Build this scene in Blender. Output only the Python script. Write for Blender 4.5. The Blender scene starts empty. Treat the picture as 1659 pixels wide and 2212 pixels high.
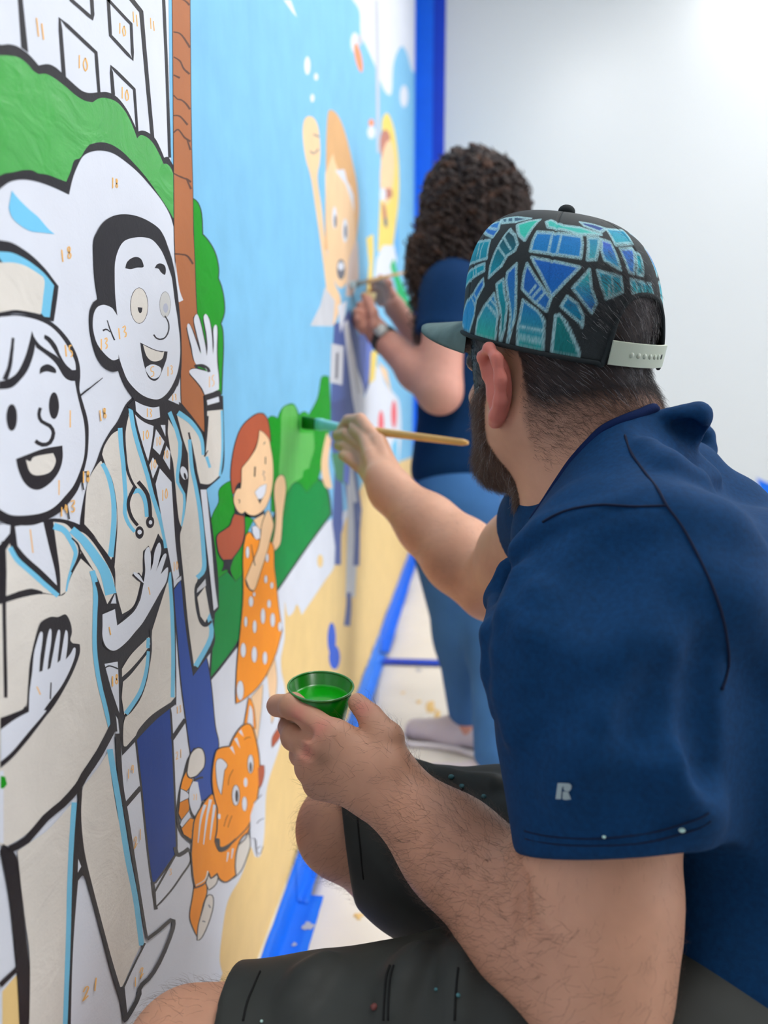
import bpy, bmesh, math, random
import numpy as np
from mathutils import Vector, Matrix
S = bpy.context.scene
COL = S.collection
# ---------------------------------------------------------------- camera
cam_d = bpy.data.cameras.new('camera'); cam = bpy.data.objects.new('camera', cam_d); COL.objects.link(cam)
PITCH, YAW = math.radians(8.2605), math.radians(5.9729)
cam.location = (.318, 0, .965)
cam.rotation_euler = (math.pi/2 - PITCH, 0, YAW)
cam_d.sensor_fit = 'VERTICAL'; cam_d.sensor_height = 36.0
cam_d.lens = 1660/2212*36
cam_d.clip_start = .02
cam_d.dof.use_dof = True; cam_d.dof.focus_distance = .74; cam_d.dof.aperture_fstop = 3.6
S.camera = cam
# ---------------------------------------------------------------- world, exposure
W = bpy.data.worlds.new('world'); S.world = W; W.use_nodes = True
W.node_tree.nodes['Background'].inputs[0].default_value = (.9, .95, 1, 1)
W.node_tree.nodes['Background'].inputs[1].default_value = .2
S.view_settings.view_transform = 'Standard'; S.view_settings.look = 'None'
S.view_settings.gamma = 1; S.view_settings.use_curve_mapping = False
S.view_settings.exposure = 0.0
CEIL = 3.6
LIGHTS = [(1.15, .9, 27), (1.3, 2.7, 15), (3.4, 2.7, 9), (3.4, .8, 8), (2.15, 4.45, 4.5)]   # x, y, watts of the ceiling panels
WINDOW_GLOW = 5.0      # daylight through the big window in the right wall
# ---------------------------------------------------------------- helpers
def lin(c):
    return tuple((v/12.92 if v <= .04045 else ((v+.055)/1.055)**2.4) for v in (x/255 for x in c))
def mat(name, rgb, rough=.6, spec=.3, bump=None, bump_scale=200., bump_dist=.0005, var=0., var_scale=8., coat=0., attr=None, sheen=0., metal=0., emit=None, trans=0., sss=0.):
    """Procedural principled material: base colour (sRGB 0..255) with noise variation, fine noise relief."""
    m = bpy.data.materials.new(name); m.use_nodes = True
    nt = m.node_tree; b = nt.nodes['Principled BSDF']
    c = lin(rgb)
    b.inputs['Base Color'].default_value = (*c, 1); b.inputs['Roughness'].default_value = rough
    b.inputs['Specular IOR Level'].default_value = spec; b.inputs['Metallic'].default_value = metal
    b.inputs['Coat Weight'].default_value = coat; b.inputs['Sheen Weight'].default_value = sheen
    b.inputs['Transmission Weight'].default_value = trans
    if sss:
        b.inputs['Subsurface Weight'].default_value = sss; b.inputs['Subsurface Radius'].default_value = (.01, .004, .002); b.inputs['Subsurface Scale'].default_value = .5
    if emit:
        b.inputs['Emission Color'].default_value = (*c, 1); b.inputs['Emission Strength'].default_value = emit
    src = None
    if attr:
        a = nt.nodes.new('ShaderNodeAttribute'); a.attribute_name = attr; src = a.outputs['Color']
    tc = nt.nodes.new('ShaderNodeTexCoord')
    if var:
        n = nt.nodes.new('ShaderNodeTexNoise'); n.inputs['Scale'].default_value = var_scale; n.inputs['Detail'].default_value = 5
        nt.links.new(tc.outputs['Object'], n.inputs['Vector'])
        mr = nt.nodes.new('ShaderNodeMapRange'); mr.inputs[1].default_value = .25; mr.inputs[2].default_value = .75
        mr.inputs[3].default_value = 1-var; mr.inputs[4].default_value = 1+var
        nt.links.new(n.outputs['Fac'], mr.inputs[0])
        mx = nt.nodes.new('ShaderNodeMix'); mx.data_type = 'RGBA'; mx.blend_type = 'MULTIPLY'; mx.inputs[0].default_value = 1
        if src: nt.links.new(src, mx.inputs[6])
        else: mx.inputs[6].default_value = (*c, 1)
        nt.links.new(mr.outputs[0], mx.inputs[7]); src = mx.outputs[2]
    if src: nt.links.new(src, b.inputs['Base Color'])
    if bump:
        n = nt.nodes.new('ShaderNodeTexNoise'); n.inputs['Scale'].default_value = bump_scale; n.inputs['Detail'].default_value = 4
        nt.links.new(tc.outputs['Object'], n.inputs['Vector'])
        bp = nt.nodes.new('ShaderNodeBump'); bp.inputs['Strength'].default_value = bump; bp.inputs['Distance'].default_value = bump_dist
        nt.links.new(n.outputs['Fac'], bp.inputs['Height']); nt.links.new(bp.outputs['Normal'], b.inputs['Normal'])
    return m
def link(name, me, parent=None, mats=(), smooth=False, **props):
    o = bpy.data.objects.new(name, me); COL.objects.link(o)
    for m in mats: me.materials.append(m)
    if smooth: me.polygons.foreach_set('use_smooth', [True]*len(me.polygons))
    if parent: o.parent = parent
    for k, v in props.items(): o[k] = v
    return o
def mesh(name, verts, faces, parent=None, mats=(), smooth=False, **props):
    me = bpy.data.meshes.new(name); me.from_pydata([tuple(map(float, v)) for v in verts], [], [tuple(f) for f in faces]); me.update()
    return link(name, me, parent, mats, smooth, **props)
def empty(name, loc=(0, 0, 0), **props):
    o = bpy.data.objects.new(name, None); COL.objects.link(o); o.location = loc
    for k, v in props.items(): o[k] = v
    return o
def box(name, lo, hi, m, parent=None, bevel=0., **props):
    bm = bmesh.new(); bmesh.ops.create_cube(bm, size=1)
    for v in bm.verts: v.co = Vector([lo[i] + (v.co[i]+.5)*(hi[i]-lo[i]) for i in range(3)])
    if bevel: bmesh.ops.bevel(bm, geom=bm.edges[:], offset=bevel, segments=2, affect='EDGES', profile=.5)
    me = bpy.data.meshes.new(name); bm.to_mesh(me); bm.free()
    return link(name, me, parent, [m], bool(bevel), **props)

# ================================================================ the room
M_wall = mat('wall_paint', (233, 234, 233), .55, .35, bump=.25, bump_scale=350, bump_dist=.0004)
M_glosswall = mat('eggshell_paint', (212, 216, 218), .33, .5, bump=.2, bump_scale=350, bump_dist=.0003)
M_ceil = mat('ceiling_paint', (235, 235, 233), .8)
M_floor = mat('floor_vinyl', (170, 165, 158), .4, .4, var=.08, var_scale=3)
M_base = mat('baseboard_rubber', (225, 222, 216), .5)
M_tape = mat('blue_masking_tape', (0, 110, 236), .5, .35, bump=.5, bump_scale=260, bump_dist=.0006, var=.06, var_scale=9)
M_tapel = mat('blue_masking_tape_over_white', (52, 132, 238), .5, .35, bump=.5, bump_scale=260, bump_dist=.0006, var=.1, var_scale=12)
M_taped = mat('blue_masking_tape_doubled', (0, 62, 196), .5, .35, bump=.4, bump_scale=260, bump_dist=.0006, var=.06, var_scale=9)
XR, YB, YF = 5.2, 4.9, -4.5
M_greywall = mat('low_bounce_wall_paint', (112, 116, 120), .6, .3)  # unseen wall behind the camera, made dark to cut bounced light
box('wall_left', (-.12, YF, 0), (0, YB, CEIL), M_wall, kind='structure')
box('wall_back', (-.12, YB, 0), (XR+.12, YB+.12, CEIL), M_glosswall, kind='structure')
box('wall_right', (XR, YF, 0), (XR+.12, YB, CEIL), M_wall, kind='structure')
box('wall_front', (-.12, YF-.12, 0), (XR+.12, YF, CEIL), M_greywall, kind='structure')
box('floor', (-.12, YF-.12, -.1), (XR+.12, YB+.12, 0), M_floor, kind='structure')
box('ceiling', (-.12, YF-.12, CEIL), (XR+.12, YB+.12, CEIL+.1), M_ceil, kind='structure')
box('baseboard_left', (0, YF, 0), (.006, YB-.006, .085), M_base, bevel=.002, kind='structure')
box('baseboard_back', (0, YB-.006, 0), (XR, YB, .085), M_base, bevel=.002, kind='structure')
# the big window in the right wall that lights the mural
M_frame = mat('white_window_frame', (232, 232, 230), .4)
M_sky = mat('overcast_sky', (238, 244, 255), .5, emit=WINDOW_GLOW)
wy0, wy1, wz0, wz1 = -.9, 2.6, .7, 2.75
win = empty('window_1', (XR, (wy0+wy1)/2, wz0), kind='structure')
for i in range(2):
    a = (wy0-wy1)/2+.04+i*(wy1-wy0)/2
    box('pane', (-.012, a, .04), (-.006, a+(wy1-wy0)/2-.06, wz1-wz0-.04), M_sky, win)
for lo, hi in (((-.03, (wy0-wy1)/2, 0), (0, (wy1-wy0)/2, .05)), ((-.03, (wy0-wy1)/2, wz1-wz0-.05), (0, (wy1-wy0)/2, wz1-wz0)), ((-.03, (wy0-wy1)/2, .05), (0, (wy0-wy1)/2+.05, wz1-wz0-.05)), ((-.03, (wy1-wy0)/2-.05, .05), (0, (wy1-wy0)/2, wz1-wz0-.05)), ((-.03, -.02, .05), (0, .02, wz1-wz0-.05))):
    box('frame', lo, hi, M_frame, win)
M_lframe = mat('lamp_frame_enamel', (230, 230, 228), .4)
M_diff = mat('lamp_diffuser', (255, 253, 250), .5, emit=6)
names = ['over the seated painter', 'over the standing painter', 'out in the room beside the seated painter', 'out in the room beside the standing painter', 'close to the back wall']
for (x, y, w), nm in zip(LIGHTS, names):
    e = empty('ceiling_light', (x, y, CEIL), label='white recessed ceiling light panel '+nm, category='ceiling light', group='ceiling light panels')
    fr = []
    for lo, hi in (((-.32, -.62, -.03), (-.29, .62, 0)), ((.29, -.62, -.03), (.32, .62, 0)), ((-.29, -.62, -.03), (.29, -.59, 0)), ((-.29, .59, -.03), (.29, .62, 0))):
        box('frame', lo, hi, M_lframe, e)
    box('diffuser', (-.29, -.59, -.012), (.29, .59, -.004), M_diff, e)
    ld = bpy.data.lights.new('panel_light', 'AREA'); ld.shape = 'RECTANGLE'; ld.size = .58; ld.size_y = 1.18; ld.energy = w; ld.color = (1, .985, .96)
    lo_ = bpy.data.objects.new('panel_light', ld); COL.objects.link(lo_); lo_.parent = e; lo_.location = (0, 0, -.02)

# ================================================================ the mural
# wall coordinates of the painted shapes in fifths of a millimetre (y along the wall, z up), painted in this order
PAINT = {'W': (222, 226, 236), 'K': (33, 30, 36), 'S': (126, 192, 230), 'SL': (118, 200, 238), 'SB': (90, 168, 232), 'L': (118, 198, 232), 'CR': (224, 218, 209), 'CG': (208, 208, 206), 'GV': (186, 190, 206),
 'G': (62, 168, 66), 'GB': (8, 152, 14), 'GD': (0, 142, 62), 'GL': (96, 186, 84), 'GM': (48, 168, 40), 'GT': (74, 136, 96), 'GN': (0, 182, 100), 'BR': (178, 108, 64), 'KB': (96, 62, 48), 'T': (240, 206, 140),  # canopy green is paler, with glare haze mixed into its colour
 'BB': (40, 96, 214), 'BU': (44, 80, 164), 'BD': (22, 66, 150), 'SU': (78, 96, 156), 'SD': (72, 84, 136), 'SP': (104, 124, 206), 'SK': (246, 206, 160), 'HR': (222, 172, 116), 'PK': (222, 200, 190), 'PW': (206, 208, 214),
 'GK': (112, 112, 122), 'GY': (196, 198, 206), 'O': (255, 154, 24), 'OD': (236, 140, 20), 'OK': (150, 84, 20), 'OR': (246, 150, 100), 'RB': (182, 88, 56), 'RD': (192, 124, 104), 'R': (236, 96, 106), 'Y': (240, 212, 104), 'N': (246, 188, 104)}
GLOSS = {'G': .25, 'GB': .5, 'GL': .45, 'GD': .55, 'CR': .45, 'K': .42, 'L': .45, 'BR': .5}
def paint(key, rgb):
    """Wall paint with canvas grain and brush relief (procedural)."""
    m = mat('wall_paint_'+{'K': 'black', 'W': 'white'}.get(key, 'colour'), tuple(min(255, v*1.0) for v in rgb), GLOSS.get(key, .55), .4 if key == 'G' else .22, var=.03 if key in 'WK' else .06, var_scale=14)
    nt = m.node_tree; b = nt.nodes['Principled BSDF']; tc = nt.nodes.new('ShaderNodeTexCoord')
    mp = nt.nodes.new('ShaderNodeMapping'); mp.inputs['Scale'].default_value = (1, 1, .25) if key in ('S', 'GD', 'GL', 'BU', 'BD') else (1, .6, 1)
    n1 = nt.nodes.new('ShaderNodeTexNoise'); n1.inputs['Scale'].default_value = 420; n1.inputs['Detail'].default_value = 3
    n2 = nt.nodes.new('ShaderNodeTexNoise'); n2.inputs['Scale'].default_value = 26; n2.inputs['Detail'].default_value = 6; n2.inputs['Distortion'].default_value = 1.4
    nt.links.new(tc.outputs['Object'], n1.inputs['Vector']); nt.links.new(tc.outputs['Object'], mp.inputs['Vector']); nt.links.new(mp.outputs['Vector'], n2.inputs['Vector'])
    b1 = nt.nodes.new('ShaderNodeBump'); b1.inputs['Strength'].default_value = .35; b1.inputs['Distance'].default_value = .0004
    b2 = nt.nodes.new('ShaderNodeBump'); b2.inputs['Strength'].default_value = {'G': .6, 'GB': .4, 'CR': .35, 'GL': .4}.get(key, .12); b2.inputs['Distance'].default_value = .004
    nt.links.new(n1.outputs['Fac'], b1.inputs['Height']); nt.links.new(n2.outputs['Fac'], b2.inputs['Height'])
    nt.links.new(b2.outputs['Normal'], b1.inputs['Normal']); nt.links.new(b1.outputs['Normal'], b.inputs['Normal'])
    return m
PM = {k: paint(k, v) for k, v in PAINT.items()}
def smooth_outline(q, c, n=6):
    P = np.array(q, float).reshape(-1, 2); N = len(P); out = []
    for i in range(N):
        p1, p2 = P[i], P[(i+1) % N]; k1, k2 = c[i] == '1', c[(i+1) % N] == '1'
        if k1 and k2: out.append(p1); continue
        p0 = p1 if k1 else P[i-1]; p3 = p2 if k2 else P[(i+2) % N]
        for j in range(n):
            t = j/n
            out.append(.5*(2*p1+(p2-p0)*t+(2*p0-5*p1+4*p2-p3)*t*t+(3*p1-p0-3*p2+p3)*t**3))
    return np.array(out)
mural = empty('mural', (0, 0, 0), label='large half-painted paint-by-number cartoon mural covering the left wall', category='mural')
box('primed_canvas', (0, -.6, .085), (.0016, 3.0, 3.4), PM['W'], mural, label='white primed canvas of the mural')
box('primed_canvas', (0, 3.003, .085), (.0016, YB, 3.4), PM['W'], mural, label='white primed canvas of the mural, far panel')
PART_LABEL = {'painted_sky': 'pale blue painted sky with white patches', 'painted_sand': 'sand-yellow painted ground', 'painted_hedge': 'green painted hedge with wet light patch', 'painted_building': 'black outlined building with numbered windows', 'painted_canopy': 'glossy green tree canopy with thick black outline', 'painted_bush': 'bright green painted bush behind the trunk', 'painted_trunk': 'brown painted palm trunk', 'painted_official': 'orange-haired cartoon man with raised fist and blue suit', 'painted_woman': 'yellow-haired cartoon figure at the far end', 'painted_doctor': 'cartoon doctor with stethoscope waving', 'painted_nurse': 'cartoon nurse in cream tunic and cap', 'painted_girl': 'cartoon girl in orange dotted dress', 'painted_tiger': 'orange striped cartoon tiger cub', 'painted_number': 'orange handwritten colour numbers'}
def build_paint(rows):
    done = []; parts = {}
    for part, col, kind, q, c in rows:
        if kind == 0: P = smooth_outline(q, c)/5000.
        else:
            P = np.array(q, float).reshape(-1, 2)/5000.
        lo, hi = P.min(0), P.max(0)
        lay = 1 + max([l for (a, b, l) in done if a[0] < hi[0] and b[0] > lo[0] and a[1] < hi[1] and b[1] > lo[1]], default=0)
        done.append((lo, hi, lay))
        v, f, mi, ms = parts.setdefault(part, ([], [], [], []))
        if col not in ms: ms.append(col)
        x = .0017 + lay*.00003
        b0 = len(v); v.extend((x, p[0], p[1]) for p in P); n = len(P)
        if kind == 0:
            A = .5*np.sum(P[:, 0]*np.roll(P[:, 1], -1) - np.roll(P[:, 0], -1)*P[:, 1])
            idx = list(range(b0, b0+n)); f.append(idx if A > 0 else idx[::-1]); mi.append(ms.index(col))
        else:
            h = n//2
            for i in range(h if kind == 2 else h-1):
                j = (i+1) % h
                f.append((b0+i, b0+h+i, b0+h+j, b0+j)); mi.append(ms.index(col))
    for part, (v, f, mi, ms) in parts.items():
        pr = dict(label=PART_LABEL[part])
        if part == 'painted_number': pr['kind'] = 'stuff'
        o = mesh(part, v, f, mural, [PM[k] for k in ms], **pr)
        o.data.polygons.foreach_set('material_index', mi); o.data.update()

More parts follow.
